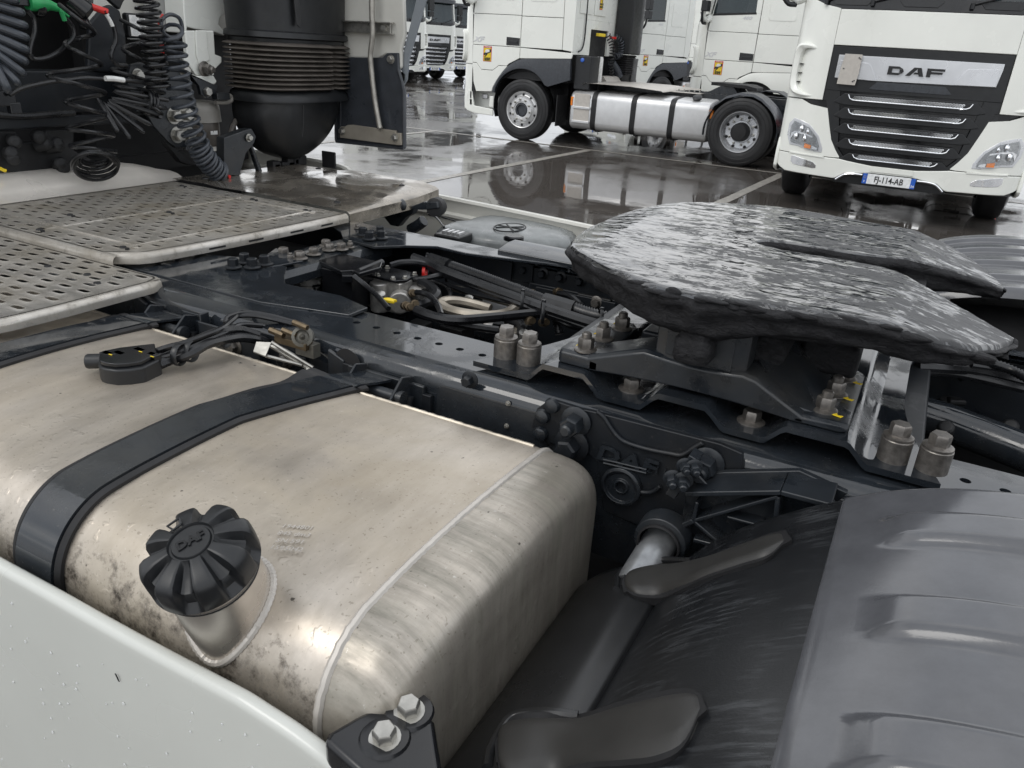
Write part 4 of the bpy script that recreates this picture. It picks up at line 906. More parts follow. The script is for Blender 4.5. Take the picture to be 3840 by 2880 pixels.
def ftop(x, y):
    z = FZ - (max(0, x+.01)**1.15)*.34 - (max(0, -.50-x))*.10
    z += .0009*mn.noise(Vector((x*14, y*40, 0))) + .0006*mn.noise(Vector((x*60, y*160, 3)))
    return z
mbp = MB(); mbs = MB()
for s in (1, -1):
    nx, ny = 150, 84; grid = []
    for i in range(nx+1):
        t = i/nx; x = -.572 + .742*t; wo_ = hw(x) + .0035*mn.noise(Vector((x*45, s*3, 1))) ; wi = sw(x)
        row = []
        for j in range(ny+1):
            q = j/ny; y = wi + (wo_-wi)*q; z = ftop(x, s*y)
            edge = min(1, (wo_-y)/.012) if wi == 0 else min(1, (wo_-y)/.012, (y-wi)/.008 + .3)
            z -= .006*(1-edge)**2
            row.append((x, FY + s*y, z))
        grid.append(row)
    mbp.loft(grid, closed=False)
    # skirt hanging below the outer edge, ragged; wall of the slot
    def skirt(edge, nrm, depth):
        rings = []
        for k, (x, y, z) in enumerate(edge):
            n_ = nrm[k]; col_ = []
            dd = depth(x)
            for j in range(11):
                q = j/10; r_ = .007*mn.noise(Vector((x*26, y*26, q*2.5+5))) + .0022*mn.noise(Vector((x*90, y*90, q*16)))
                bulge = .006*math.sin(min(1, q*3)*math.pi) if q < .33 else 0
                inset = .010 * max(0, q-.25) + (.020*max(0, q-.85)/.15)
                o_ = bulge + r_*(.3 if j == 0 else 1) - inset
                col_.append((x + n_[0]*o_, y + n_[1]*o_, z - dd*q*(1 + .10*mn.noise(Vector((x*30, 7, 0)))*(q > .9))))
            rings.append(col_)
        mbs.loft(rings, closed=False)
    outer = [grid[i][ny] for i in range(nx+1)]; inner = [grid[i][0] for i in range(nx+1) if sw(-.572 + .742*i/nx) > 0]
    on = []
    for i in range(nx+1):
        a = outer[max(0,i-2)]; b = outer[min(nx,i+2)]; t = Vector((b[0]-a[0], b[1]-a[1], 0)).normalized(); on.append(Vector((t.y, -t.x, 0))*(s if s < 0 else -1) if s > 0 else Vector((t.y, -t.x, 0)))
    on = [Vector((n_.x, n_.y, 0)) if n_.y*s > 0 else -n_ for n_ in on]
    dep = lambda x: .045 + .020*max(0, min(1, (x+.45)/.12))*max(0, min(1, (-.12-x)/.1)) - .028*max(0, (x-.03)/.14)
    skirt(outer, on, dep)
    skirt(inner, [Vector((0, -s, 0))]*len(inner), lambda x: .062 - .035*max(0, x/.17))
    tip = [grid[nx][j] for j in range(ny+1)]; skirt(tip, [Vector((1,0,0))]*len(tip), lambda x: .024)
fr_edge = [(-.572, FY + .09*(k/12*2-1), ftop(-.572, 0)-.006) for k in range(13)]
def skirt_front():
    rings = []
    for x, y, z in fr_edge: rings.append([(x - .004*mn.noise(Vector((y*40, j, 0))) + .010*j/8, y, z - .05*j/8) for j in range(9)])
    mbs.loft(rings, closed=False)
skirt_front()
fwh = mbp.build('coupling_plate', MT['grease'], own, 0, 60)
sk_ = mbs.build('plate_skirt', MT['caked'], fwh, 0, 180)
# grease lumps squeezed over the near edge
mb = MB()
random.seed(3)
for k in range(30):
    x = random.choice([random.uniform(-.36,-.17)]*3 + [random.uniform(-.02,.14)]*2 + [random.uniform(-.5,.1)]); y = FY - hw(x) + random.uniform(-.004,.006); z = ftop(x, 0) - random.uniform(.004,.020)
    sx_, sy_, sz_ = random.uniform(.012,.030), random.uniform(.004,.008), random.uniform(.003,.007); pts = []
    ring = []
    for i in range(7):
        a = math.pi*i/6; ring.append([(x - sx_*math.cos(a), y + sy_*math.sin(a)*math.cos(b)*(1+.4*mn.noise(Vector((i,b,k)))), z + sz_*math.sin(a)*math.sin(b)*(1+.4*mn.noise(Vector((b,i,k))))) for b in [2*math.pi*c/8 for c in range(8)]])
    mb.loft(ring, True, True)
lp = mb.build('grease_lumps', MT['caked'], fwh, 0, 180); tag(lp, kind='stuff')
# pivot lug below the near edge, ribs and lock mechanism beneath
mb = MB(); rings = []
for z, rx, ry in ((1.192,.024,.024),(1.17,.0245,.025),(1.150,.024,.024),(1.146,.029,.030),(1.122,.031,.031),(1.112,.026,.027)):
    rings.append([(-.256 + rx*math.copysign(abs(math.cos(a))**.55, math.cos(a)) + .0015*mn.noise(Vector((a*2,z*60,0))), 1.118 + ry*math.copysign(abs(math.sin(a))**.55, math.sin(a)), z) for a in [2*math.pi*(k+.5)/24 for k in range(24)]])
mb.loft(rings); mb.build('pivot_lug', MT['caked'], fwh, 0, 60)
mb = MB(); mb.prism([(-.42,1.22,1.18),(-.30,1.14,1.165),(-.17,1.13,1.165),(-.02,1.16,1.17),(.04,1.20,1.175),(.04,1.83,1.175),(-.02,1.87,1.17),(-.3,1.89,1.165),(-.42,1.8,1.18),(-.5,1.7,1.19),(-.5,1.3,1.19)], (0,0,.012)); mb.build('underside_web', MT['caked'], fwh, .004)
mb = MB(); mb.box((-.25,1.30,1.09),(-.05,1.70,1.16)); mb.tube([(-.16,1.2,1.12),(-.16,1.8,1.12)], .03, 10); mb.box((-.12,1.28,1.075),(-.03,1.36,1.13)); mb.build('lock_mechanism', MT['caked'], fwh, .01)

# ---- fuel tank ------------------------------------------------------
def tsec(x, g=0.0, n=8):
    P = []
    for cy, cz, r_, a0 in ((.965,.893,.060,0),(.540,.861,.090,90),(.540,.335,.090,180),(.965,.335,.060,270)):
        for k in range(n+1):
            a = R_(a0 + 90*k/n); rr = r_ - g*.3
            P.append([x, cy + math.cos(a)*rr, cz + math.sin(a)*rr])
    for p in P:
        d = (p[1]-.72)/.33
        if p[2] > .8: p[2] += .022*(1-d*d)
        p[1] = .72 + (p[1]-.72)*(1 - g*.7/.33); p[2] = .61 + (p[2]-.61)*(1 - g*.7/.35)
    out = []
    for i in range(len(P)):                      # subdivide the long straight sides
        a, b = P[i], P[(i+1) % len(P)]; out.append(a)
        L = math.dist(a, b)
        if L > .1:
            for k in range(1, 10):
                t = k/10; q = [a[j]+(b[j]-a[j])*t for j in range(3)]
                if q[2] > .9: d = (q[1]-.72)/.33; q[2] = .953 + .022*(1-d*d) - (g*.7*1.0)*((.34)/.35) 
                out.append(q)
    return out
TX = [-3.2,-2.4,-1.8,-1.5,-1.2,-.9,-.7,-.55,-.436]
mb = MB(); mb.loft([tsec(x) for x in TX], True, False); tank = mb.build('fuel_tank', MT['tank'], own, 0, 60)
mb = MB(); rg = [tsec(-.434)]
for k in range(1, 13): a = R_(90*k/12); rg.append(tsec(-.434 + .098*math.sin(a)**.62, .075*(1-math.cos(a)**.62)))
c_ = rg[-1]; cen = Vector((-.336, .72, .61))
for q in (.8, .5, .2, .02): rg.append([[cen.x + .006*(1-q), cen.y+(p[1]-cen.y)*q, cen.z+(p[2]-cen.z)*q] for p in c_])
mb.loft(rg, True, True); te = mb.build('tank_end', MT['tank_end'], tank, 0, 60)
# weld bead round the end: ripples
ring = tsec(-.432); ring = [Vector(p) for p in ring]; bead = []; per = 0
for i in range(len(ring)):
    a, b = ring[i], ring[(i+1) % len(ring)]; L = (b-a).length; k = max(1, int(L/.0045))
    for j in range(k): bead.append(a.lerp(b, j/k))
bead = [p for p in bead if p.z > .5]
def order(pts):
    s_ = min(range(len(pts)), key=lambda i: (pts[i]-Vector((-.432,1.03,.5))).length); return pts[s_:] + pts[:s_]
bead = order(bead); 
if (bead[0]-bead[1]).length > .05: bead = bead[1:]
mb = MB(); 
seg_ = [bead[0]]
for p in bead[1:]:
    if (p-seg_[-1]).length < .03: seg_.append(p)
mb.tube([p + Vector((random.uniform(-.0006,.0006),0,-.002)) for p in seg_], [.0058 + (.0003 if i % 2 else -.0002) for i in range(len(seg_))], 8); mb.build('weld_bead', MT['plate_alu'], tank)
mb = MB()
for y, x0, x1 in ((.982,-3.2,-.452),):
    P = [(x0 + (x1-x0)*i/300, y + random.uniform(-.0006,.0006), .9585) for i in range(301)]
    mb.tube(P, [.0034 + (.0007 if i % 2 else 0) for i in range(301)], 6)
mb.build('weld_seam', MT['pipe'], tank)
mb = MB(); P = [(-3.2 + 2.75*i/60, .992, .9528) for i in range(61)]; mb.tube(P, .0016, 5); mb.build('seam_shadow_gap', MT['rubber'], tank)
UP_T = rot3((.80,.60,0), (-.60,.80,0))
tx0 = at('d4', 1340, 575, Z=.973)
for k, w_ in enumerate(('1944801', '845 dm3', 'SN 591', '1595042')):
    text('stamped_text', w_, MT['plate_alu'], tank, .0115, (tx0.x + .015*k*.43, tx0.y - .015*k*.9, .9738), rot3((.90,.43,0),(-.43,.90,0)), 0, .2, .0003)

def strap(xc, w_, flap, tilt=0.0):
    o_ = [Vector(p) for p in tsec(xc, -.003)]; sel = [p for p in o_ if p.z > .45]
    s_ = [p for p in sel if p.y < .72]; top = sorted([p for p in sel if p.z > .93 and .50 < p.y < .99], key=lambda p: p.y); side_ = sorted([p for p in s_ if p.y < .542], key=lambda p: p.z if p.z < .95 else p.z + p.y)
    path = [p for p in sorted(side_, key=lambda p: p.z)] + [p for p in top if p.y > .545]
    path = [Vector((xc, p.y, p.z)) for p in path]
    path = [p for i, p in enumerate(path) if i == 0 or (p-path[i-1]).length > .006]
    # leave the tank and rise to the bracket on the rail
    path += [Vector((xc+.01, .99, .966)), Vector((xc+.02, 1.05, .958))]
    P = smooth_path(path, 4); rings = []; rub = []
    for p in P: p.x += tilt*min(1, max(0, (1.02-p.y)/.26))
    for i, p in enumerate(P):
        t = (P[min(i+1,len(P)-1)] - P[max(i-1,0)]).normalized(); n_ = Vector((1,0,0)).cross(t).normalized()
        if n_.z < 0 and p.z > .93: n_ = -n_
        if p.z <= .93 and n_.y > 0: n_ = -n_
        tw = w_/2
        rings.append([p + n_*.004 + Vector((-tw,0,0)), p + n_*.0085 + Vector((-tw,0,0)), p + n_*.0085 + Vector((tw,0,0)), p + n_*.004 + Vector((tw,0,0))])
        if p.y < 1.0:
            jl = .003 + flap*max(0, p.y-.80)*.11*(1+.35*math.sin(p.y*40)); zl = n_*(.001 + flap*max(0, p.y-.85)*.03*(1+math.sin(p.y*47)))
            rub.append([p + Vector((-tw-.010-jl,0,0)) - n_*.002 + zl, p + n_*.003 + Vector((-tw-.010-jl,0,0)) + zl, p + n_*.007 + Vector((-tw-.004,0,0)), p+n_*.0035+Vector((-tw,0,0)), p + n_*.0035 + Vector((tw,0,0)), p + n_*.007 + Vector((tw+.004,0,0)), p + n_*.003 + Vector((tw+.011,0,0)), p + Vector((tw+.011,0,0)) - n_*.002])
    mb = MB(); mb.loft(rings, True, True); so_ = mb.build('tank_strap', MT['chassis'], own, .001)
    mb = MB(); mb.loft(rub, True, True); mb.build('strap_rubber', MT['rubber'], so_, 0, 50)
    return so_
s1 = strap(-.836, .074, 1.0, -.064); s2 = strap(-1.385, .074, .3)
# brackets that carry the straps on the rail
def strap_bracket(x):
    mb = MB()
    for dx in (-.055, .05): mb.prism([(x+dx,1.068,.975),(x+dx,1.035,.985),(x+dx,1.000,.955),(x+dx,.998,.925),(x+dx,1.03,.90),(x+dx,1.068,.88)], (.006,0,0))
    mb.box((x-.09,1.058,.86),(x+.085,1.068,.965)); mb.prism([(x-.10,1.060,.97),(x-.14,1.060,.985),(x-.14,1.068,.985),(x-.10,1.068,.97)], (0,0,-.09)); 
    ob = mb.build('strap_bracket', MT['bracket'], own, .003)
    mb = MB(); mb.lathe([(.011,-.072),(.011,.060),(.014,.062),(.014,.07),(0,.072)], (x, 1.018, .952), (1,0,0), 14); mb.build('pivot_pin', MT['bracket'], ob, 0)
    mb = MB(); mb.lathe([(.009,0),(.009,.06)], (x+.062,1.045,.945), (0,-.2,-1), 12); mb.build('tension_bolt', MT['chassis_dry_shaded'], ob)
    return ob
b1 = strap_bracket(-.80); b2 = strap_bracket(-1.355)
# deep cleat behind the first bracket
mb = MB(); mb.box((-1.27,1.045,.86),(-1.265,1.068,.99)); mb.box((-1.27,1.040,.86),(-1.10,1.046,.975)); mb.box((-1.105,1.046,.88),(-1.10,1.068,.965)); mb.box((-1.10,1.062,.87),(-1.00,1.068,.95)); cl = mb.build('rail_cleat', MT['bracket'], own, .003)
bolts(cl, B_FLANGE, [(-1.165,1.040,.945),(-1.05,1.062,.935)], (0,-1,0), .9)
bolts(cl, B_DARK, [(-1.05,1.062,.935),(-1.13,1.040,.915)], (0,-1,0), .9)

# ---- filler neck and cap --------------------------------------------
def in_tank(p):
    y, z = p.y, p.z
    if y < .450 or y > 1.025: return False
    zs = .951 + .022*(1-((y-.72)/.33)**2)
    if y < .540:
        q = 1 - ((.540-y)/.090)**2; zc = .861 + .090*math.sqrt(max(0, q)); zs = zc + (.022*(1-((y-.72)/.33)**2) if zc > .8 else 0)
    return z < zs
nb = at('d4', 1025, 895, Z=1.0)
for m_i in range(600):
    nb = at('d4', 1025, 895, Z=1.0 - .0003*m_i)
    if in_tank(nb): break
sn = Vector((-.02, (nb.y-.54)/.09*.75, 0)); sn.z = math.sqrt(max(.1, 1 - sn.y**2)); sn.normalize(); tgt = nb + sn*.088
ntop = min((at('d4', 893, 690, Z=.90 + .0005*k) for k in range(500)), key=lambda p: (p-tgt).length); ax = (ntop-nb).normalized(); LN = (ntop-nb).length
mb = MB(); mb.lathe([(.0535,-.05),(.0535,.0),(.0525,.02),(.052,LN*.52),(.0535,LN*.54),(.0535,LN*.57),(.050,LN*.58),(.050,LN*.8)], nb, ax, 48, False); nk = mb.build('filler_neck', MT['neck'], tank)
mb = MB(); mb.lathe([(.0542,-.0012),(.0548,0),(.0542,.0012)], nb + ax*LN*.60, ax, 48, False); mb.build('neck_ring', MT['rubber'], tank)
u = ax.orthogonal().normalized(); v = ax.cross(u); bd = []
for k in range(121):
    a = 2*math.pi*k/120; p0_ = nb + (u*math.cos(a) + v*math.sin(a))*.0548; q_ = p0_
    for m_i in range(400):
        q_ = p0_ + ax*(.07 - .0006*m_i)
        if in_tank(q_): break
    bd.append(q_)
mb = MB(); mb.tube(bd, [.0046 + (.0007 if k % 2 else -.0003) for k in range(len(bd))], 8); mb.build('neck_weld', MT['plate_alu'], tank)
def cap_r(a):
    k = (a/(2*math.pi)*8 + .3) % 1; lobe = 1/(1+math.exp(-45*(k-.20)))*(1/(1+math.exp(45*(k-.80)))); return lobe
mb = MB(); rings = []; NA = 160
for rr, hh, gp in ((0.001,.0175,0),(.021,.0175,0),(.0225,.0155,0),(.0245,.0155,0),(.026,.0180,.001),(.030,.0180,.007),(.042,.0165,.011),(.054,.0130,.012),(.0595,.0095,.012),(.0625,.0040,.010),(.0632,-.008,.004),(.0628,-.019,0),(.0610,-.021,0),(.058,-.021,0),(.052,-.026,0)):
    ring_ = []
    for k in range(NA):
        a = 2*math.pi*k/NA; lb = cap_r(a) if rr > .029 else 1; r2 = rr - (1-lb)*(.0095 if rr > .0575 and hh > -.018 else 0); h2 = hh - (1-lb)*gp
        ring_.append(ntop + ax*h2*1.2 + (u*math.cos(a) + v*math.sin(a))*r2*.955)
    rings.append(ring_)
mb.loft(rings, True, True); cap_ = mb.build('filler_cap', MT['black'], own, 0, 38)
rtxt = Matrix((u, v, ax)).transposed()
cu_ = rot3((.75,.62,.1), ax.cross(Vector((.75,.62,.1)))); cxv = Vector((.45,.88,.1)).normalized(); cxv = (cxv - ax*cxv.dot(ax)).normalized()
text('cap_lettering', 'DAF', MT['blackgloss'], cap_, .016, ntop + ax*.0222, rot3(cxv, ax.cross(cxv)), .0006, 0, .0005)
mb = MB(); a0 = -2.4
pts = [ntop + ax*.0245 + (u*math.cos(a_) + v*math.sin(a_))*r_ for r_, a_ in ((.026,1.9),(.036,1.85),(.036,2.25),(.026,2.25))]
mb.tube(pts + [pts[0]], .0015, 6); mb.build('cap_loop', MT['black'], cap_)

# ---- level sender and its cables ------------------------------------
zb = .968
bot = ats('d1', [(655,1440),(668,1462),(700,1474),(770,1484),(860,1478),(950,1462),(1055,1405),(1040,1330),(950,1340),(800,1360),(690,1385),(660,1410)], Z=zb)
topp = [Vector((p.x*.985 + (-1.22)*.015 - .002, p.y, p.z)) for p in bot]
mb = MB(); mb.prism([tuple(p) for p in bot], (0,0,.034)); sd_ = mb.build('level_sender', MT['black'], own, .004, seg=3)
mb = MB(); mb.prism([tuple(Vector((p.x*.93 - 1.235*.07, p.y*.93+.83*.07, zb+.034))) for p in bot], (0,0,.008)); mb.build('sender_lid', MT['blackgloss'], sd_, .002)
e0 = at('d1', 620, 1290, Z=1.0); mb = MB(); mb.tube([e0 + Vector((-.012,-.01,-.004)), e0 + Vector((.03,.02,-.002))], .013, 12); mb.build('sender_plug', MT['black'], sd_, .003)
mb = MB()
for x, y in ((690,1262),(770,1262),(900,1240),(990,1270)): p = at('d1', x, y, Z=1.006); mb.box((p.x-.012,p.y-.006,p.z-.010),(p.x+.012,p.y+.008,p.z+.004))
mb.build('connectors', MT['blackgloss'], sd_, .002)
mb = MB()
for x, y in ((715,1262),(910,1243),(985,1275)): p = at('d1', x, y, Z=1.011); mb.box((p.x-.004,p.y-.0008,p.z),(p.x+.004,p.y+.0012,p.z+.0006))
mb.build('yellow_marks', MT['yellow'], sd_)
def run(name, mat, v, pts, r, parent, seg=5, n=8):
    P = [at(v, x, y, Z=z) for x, y, z in pts]; m_ = MB(); m_.tube(smooth_path(P, seg), r, n); return m_.build(name, mat, parent)
cb = run('sender_cable', MT['hose'], 'd1', [(1035,1325,.985),(1120,1290,.99),(1240,1250,1.0),(1340,1195,1.005),(1450,1165,1.0),(1560,1150,.99),(1680,1165,.975),(1740,1190,.955)], .0095, own)
run('sender_cable', MT['hose'], 'd1', [(1000,1290,.99),(1100,1240,1.0),(1210,1195,1.01),(1330,1140,1.015),(1440,1105,1.015),(1560,1100,1.0),(1680,1135,.985)], .008, own)
run('sender_cable', MT['hose'], 'd1', [(950,1260,.995),(1080,1215,1.01),(1180,1190,1.015),(1290,1150,1.02),(1430,1095,1.02),(1500,1040,1.015),(1570,990,1.01),(1640,1000,1.0)], .0055, own)
run('sender_cable', MT['hose'], 'd1', [(960,1300,.99),(1090,1270,.997),(1210,1225,1.006),(1340,1170,1.01),(1460,1120,1.01),(1560,1070,1.005),(1700,1075,.995)], .0055, own)
run('thin_cable', MT['hose'], 'd1', [(1462,1060,1.01),(1480,1020,1.015),(1600,990,1.015),(1750,1010,1.01),(1900,1050,1.0),(2060,1095,.99),(2150,1115,.985)], .0052, own)
run('thin_cable', MT['hose'], 'd1', [(1470,1090,1.01),(1520,1020,1.012),(1640,1010,1.01),(1800,1040,1.005),(1980,1085,.995),(2120,1110,.985),(2175,1140,.97)], .0048, own)
mb = MB()
for a, b in (((1225,1215),(1250,1235)), ((1440,1130),(1465,1150)), ((1150,1240),(1170,1255))):
    p = at('d1', *a, Z=1.003); q = at('d1', *b, Z=1.003); d = Vector((.92,.30,0)); mb.lathe([(.0195,-.006),(.0205,-.004),(.0205,.004),(.0195,.006)], (p+q)/2 + Vector((0,0,-.004)), d, 16, False)
mb.build('cable_clips', MT['black'], own)
# small valve with fittings by the rail
vv = at('d1', 1960, 1130, Y=1.04); mb = MB(); mb.lathe([(.0,-.03),(.018,-.03),(.020,-.026),(.020,.008),(.014,.010),(.012,.004),(.006,.006),(0,.014)], vv + Vector((0,.0,-.005)), (.55,-.75,.35), 20); mb.box((vv.x-.02,vv.y-.0,vv.z-.045),(vv.x+.025,vv.y+.02,vv.z-.018)); vl = mb.build('leveling_valve', plain('grubby_valve', (.12,.115,.10), .45, .5, 60, .3), own, .002)
mb = MB()
for x, y, r_ in ((1750,1100,.007),(1830,1100,.006),(1900,1050,.006)): p = at('d1', x, y, Y=1.03); mb.tube([p, p+Vector((.035,.0,-.004))], r_, 6)
p = at('d1', 1850, 1160, Y=1.03); mb.box((p.x-.03,p.y,p.z-.014),(p.x+.05,p.y+.02,p.z)); mb.build('valve_fitting', MT['brass'], vl, .001)
mb = MB(); a = at('d1', 1660, 1175, Z=.985); b = at('d1', 1760, 1180, Z=.985); c = at('d1', 2030, 1345, Z=.945)
mb.prism([at('d1',1640,1240,Z=.968), at('d1',1720,1270,Z=.968), b, a], (0,0,-.003)); mb.tube([b, (b+c)/2, c], .004, 6); mb.tube([at('d1',1720,1268,Z=.962), at('d1',1960,1330,Z=.945)], .004, 6); mb.prism([at('d1',1740,1200,Z=.975),at('d1',1800,1190,Z=.975),at('d1',2020,1345,Z=.945),at('d1',1990,1350,Z=.94)],(0,0,-.004)); mb.build('sensor_arm', MT['steel'], own, .001)

# ---- details on the outside of the near rail web --------------------
mb = MB()
P = ats('e1', [(1190,980),(1250,1030),(1330,1150),(1420,1230),(1600,1290),(1800,1330),(1900,1340),(2000,1280),(2070,1240)], Y=1.058); mb.tube(smooth_path(P, 4), .0045, 6)
mb.prism([at('e1',x,y,Y=1.062) for x, y in ((690,960),(800,880),(1050,960),(1150,980),(1700,1120),(2212,1250),(2400,1330),(2400,1900),(1700,2000),(1250,1800),(1190,1400),(1100,1320),(700,1220),(650,1100))], (0,.01,0))
P = ats('e1', [(1250,1530),(1330,1480),(1440,1490),(1500,1560),(1540,1640),(1640,1650),(1720,1600)], Y=1.056); mb.tube(smooth_path(P, 4), .0045, 6)
ca = mb.build('suspension_bracket', MT['chassis_dry_shaded'], own, .003)
pc = at('e1', 1392, 1600, Y=1.055); mb = MB(); mb.lathe([(.034,-.01),(.034,.004),(.029,.006),(.027,.0),(.014,.0),(.012,.004),(.009,.004),(.008,-.01),(0,-.01)], pc, (0,-1,0), 32); mb.build('bracket_boss', MT['bracket'], ca, .001)
mb = MB()
for x, y in ((820,930),(740,1020),(725,1165)): mb.lathe([(.014,0),(.012,.006),(.006,.009),(0,.0095)], at('e1', x, y, Y=1.06), (0,-1,0), 16)
mb.build('rivets', MT['bracket'], ca)
bolts(ca, B_NUTD, ats('e1', [(1020,1060),(2110,1405)], Y=1.058), (0,-1,0), 1.45)
bolts(ca, B_DARK, ats('e1', [(985,1250)], Y=1.058), (0,-1,0), 1.7)
bolts(ca, B_DARK, ats('e1', [(140,715)], Y=1.068), (0,-1,0), .9)
bolts(ca, B_HEX, ats('e1', [(455,912),(442,1100)], Y=1.069), (0,-1,0), .35)
dp = at('e1', 1425, 1385, Y=1.057)
text('cast_letters', 'DAF', MT['bracket'], ca, .036, dp, rot3((1,0,0),(0,0,1)), .001, .15, .002, 1.0, sx=1.5)
text('cast_letters', '2118', MT['bracket'], ca, .022, at('e1', 1715, 1480, Y=1.057), rot3((1,0,0),(0,0,1)), 0, .1, .001, 1.1)
mb = MB()
for y0 in (1375, 1405): a = at('e1', 1245, y0, Y=1.056); b = at('e1', 1600, y0+85, Y=1.056); mb.tube([a, b], .0018, 5)
mb.build('cast_rules', MT['bracket'], ca)
mb = MB(); q = ats('d1', [(2210,1330)], Y=1.066)
pc = at('d2', 530, 1150, Y=1.067); mb.lathe([(.030,0),(.032,.002),(.032,.003),(0,.003)], pc, (0,-1,0), 24); mb.build('rail_opening', MT['rubber'], own)
mb = MB(); mb.box((-.72,1.058,.74),(-.70,1.068,.95)); mb.box((-.905,1.060,.74),(-.885,1.068,.965)); mb.build('web_stiffeners', MT['chassis_dry_shaded'], own, .002)

# ---- side skirt panel in the foreground -----------------------------
mb = MB(); rings = []
ZT = sorted([(p.x, p.z) for p in ats('g1', [(0,103),(200,212),(400,325),(600,432),(740,505),(800,536),(845,560),(900,596),(1000,660),(1100,733),(1200,814),(1290,890)], Y=.4235)])
def zt(x):
    if x <= ZT[0][0]: return ZT[0][1]
    for (a, za), (b_, zb2) in zip(ZT, ZT[1:]):
        if a <= x <= b_: return za + (zb2-za)*(x-a)/(b_-a)
    return ZT[-1][1] - (x - ZT[-1][0])*1.0
for x in [-3.2,-2.5,-1.8,-1.2,-1.0,-.93,-.87,-.8,-.74,-.68,-.62,-.58,-.55] + [-.53+.012*k for k in range(24)]:
    z = zt(x); fl = .004*max(0, min(1, (x+.53)/.03)); 
    rings.append([(x,.430,z-.62),(x,.430,z-.010),(x,.4285,z-.004),(x,.424,z),(x,.4165,z-.0005),(x,.4115,z-.004),(x,.4098,z-.010),(x,.4094,z-.018),(x,.4060,z-.045),(x,.394,z-.3),(x,.372,z-.62)])
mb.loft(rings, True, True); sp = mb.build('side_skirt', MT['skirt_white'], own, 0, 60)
mb = MB(); random.seed(11)
for k in range(150):
    x = random.uniform(-1.25,-.40); zz = random.uniform(.50,.868); y = .4055 - (.85-zz)*.048 if zz < .85 else .4063; r_ = random.uniform(.0010,.0024)
    mb.lathe([(r_,0),(r_*.8,r_*.5),(0,r_*.7)], (x, y-.0005, zz), (0,-1,.02), 7)
dr = mb.build('rain_drops', glass_mat('rain_drop', (.8,.82,.82), .02, .35), sp); tag(dr, kind='stuff')
mb = MB()
for x, zz in ((-.63,.77),(-.70,.84)): mb.prism([(x,.4035,zz),(x+.002,.4035,zz-.001),(x+.006,.4035,zz-.010),(x+.004,.4035,zz-.009)], (0,-.001,0))
mb.build('scuff_marks', MT['ink'], sp)
# black bracket at the tank end
zB = .905
mb = MB(); mb.prism(ats('d4', [(1455,1530),(1480,1490),(1600,1420),(1700,1370),(1790,1342),(1850,1348),(1905,1385),(1960,1440),(2000,1700),(1800,1760),(1640,1700)], Z=zB), (0,0,-.10)); 
bk = mb.build('step_bracket', MT['blackgloss'], own, .008, seg=3)
mb = MB()
for x, y in ((1845,1405),(1735,1525)): mb.lathe([(.026,0),(.024,.003),(.019,.0035),(0,.0035)], at('d4', x, y, Z=zB), (0,0,1), 24)
mb.build('bolt_seats', MT['blackgloss'], bk)
bolts(bk, B_HEX, [at('d4', x, y, Z=zB+.003) for x, y in ((1845,1405),(1735,1525))], (0,-.1,1), 1.15)

# ---- mudguards ------------------------------------------------------
front_prof = [(-.372,.50),(-.366,.62),(-.356,.70),(-.338,.755),(-.310,.795),(-.278,.824),(-.245,.844),(-.218,.852),(-.200,.850),(-.192,.842)]
arch_prof = [(-.196,.838),(-.188,.853),(-.165,.886),(-.140,.916),(-.110,.946),(-.075,.975),(-.035,1.005),(.004,1.030),(.050,1.056),(.10,1.077),(.15,1.091),(.20,1.100),(.28,1.107),(.36,1.105),(.46,1.085),(.56,1.045),(.66,.98),(.75,.89),(.82,.78),(.85,.68)]
def sm2(prof, k=4): return [(p.x, p.z) for p in smooth_path([(x,0,z) for x, z in prof], k)]
def guard(s, yc):
    """s=+1: inner edge towards +y. yc inner edge y"""
    Y = lambda d: yc - s*d
    W_ = .68
    def sweep(prof, off=0, wprof=None, x0=None, ribs=False, ny=70, w0=0.0, w1=W_):
        P = sm2(prof); rings = []
        for i, (x, z) in enumerate(P):
            a = P[max(0,i-1)]; b = P[min(len(P)-1,i+1)]; t = Vector((b[0]-a[0],0,b[1]-a[1])).normalized(); n_ = Vector((-t.z,0,t.x))
            if n_.z < 0 and x < .4: n_ = -n_
            row = []
            for j in range(ny+1):
                d = w0 + (w1-w0)*j/ny; e = min(d-w0, w1-d); drop = .022*max(0, 1-e/.022)**2
                h = off - drop
                if ribs and x > .03:
                    for c in (.125, .295, .465, .62):
                        q = max(0, 1 - max(0, abs(d-c)-.022)/.016); q = q*q*(3-2*q); f = min(1, max(0,(x-.045)/.03)); f = f*f*(3-2*f); h += .011*q*f
                row.append(Vector((x, Y(d), z)) + n_*h)
            rings.append(row)
        return rings
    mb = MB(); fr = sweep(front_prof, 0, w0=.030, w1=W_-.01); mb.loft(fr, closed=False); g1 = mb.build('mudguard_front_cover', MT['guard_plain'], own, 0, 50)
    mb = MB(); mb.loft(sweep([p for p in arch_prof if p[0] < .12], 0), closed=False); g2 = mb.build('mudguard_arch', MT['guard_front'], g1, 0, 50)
    tp = sweep([p for p in arch_prof if p[0] > .0], .0028, ribs=True, ny=170)
    # leading edge turned down
    first = [p + Vector((-.003,0,-.006)) for p in tp[0]]
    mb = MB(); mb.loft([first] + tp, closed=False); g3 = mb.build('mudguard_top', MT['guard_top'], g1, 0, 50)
    return g1
ga = guard(1, .985); gb_ = guard(-1, 2.015)
def gz_(x):
    P = [(-.38,.5)] + [q for q in front_prof if q[0] < -.205] + [(-.19,.853)] + [q for q in arch_prof if q[0] > -.18]
    for (a, za), (b, zb2) in zip(P, P[1:]):
        if a <= x <= b: return za + (zb2-za)*(x-a)/(b-a)
    return .5
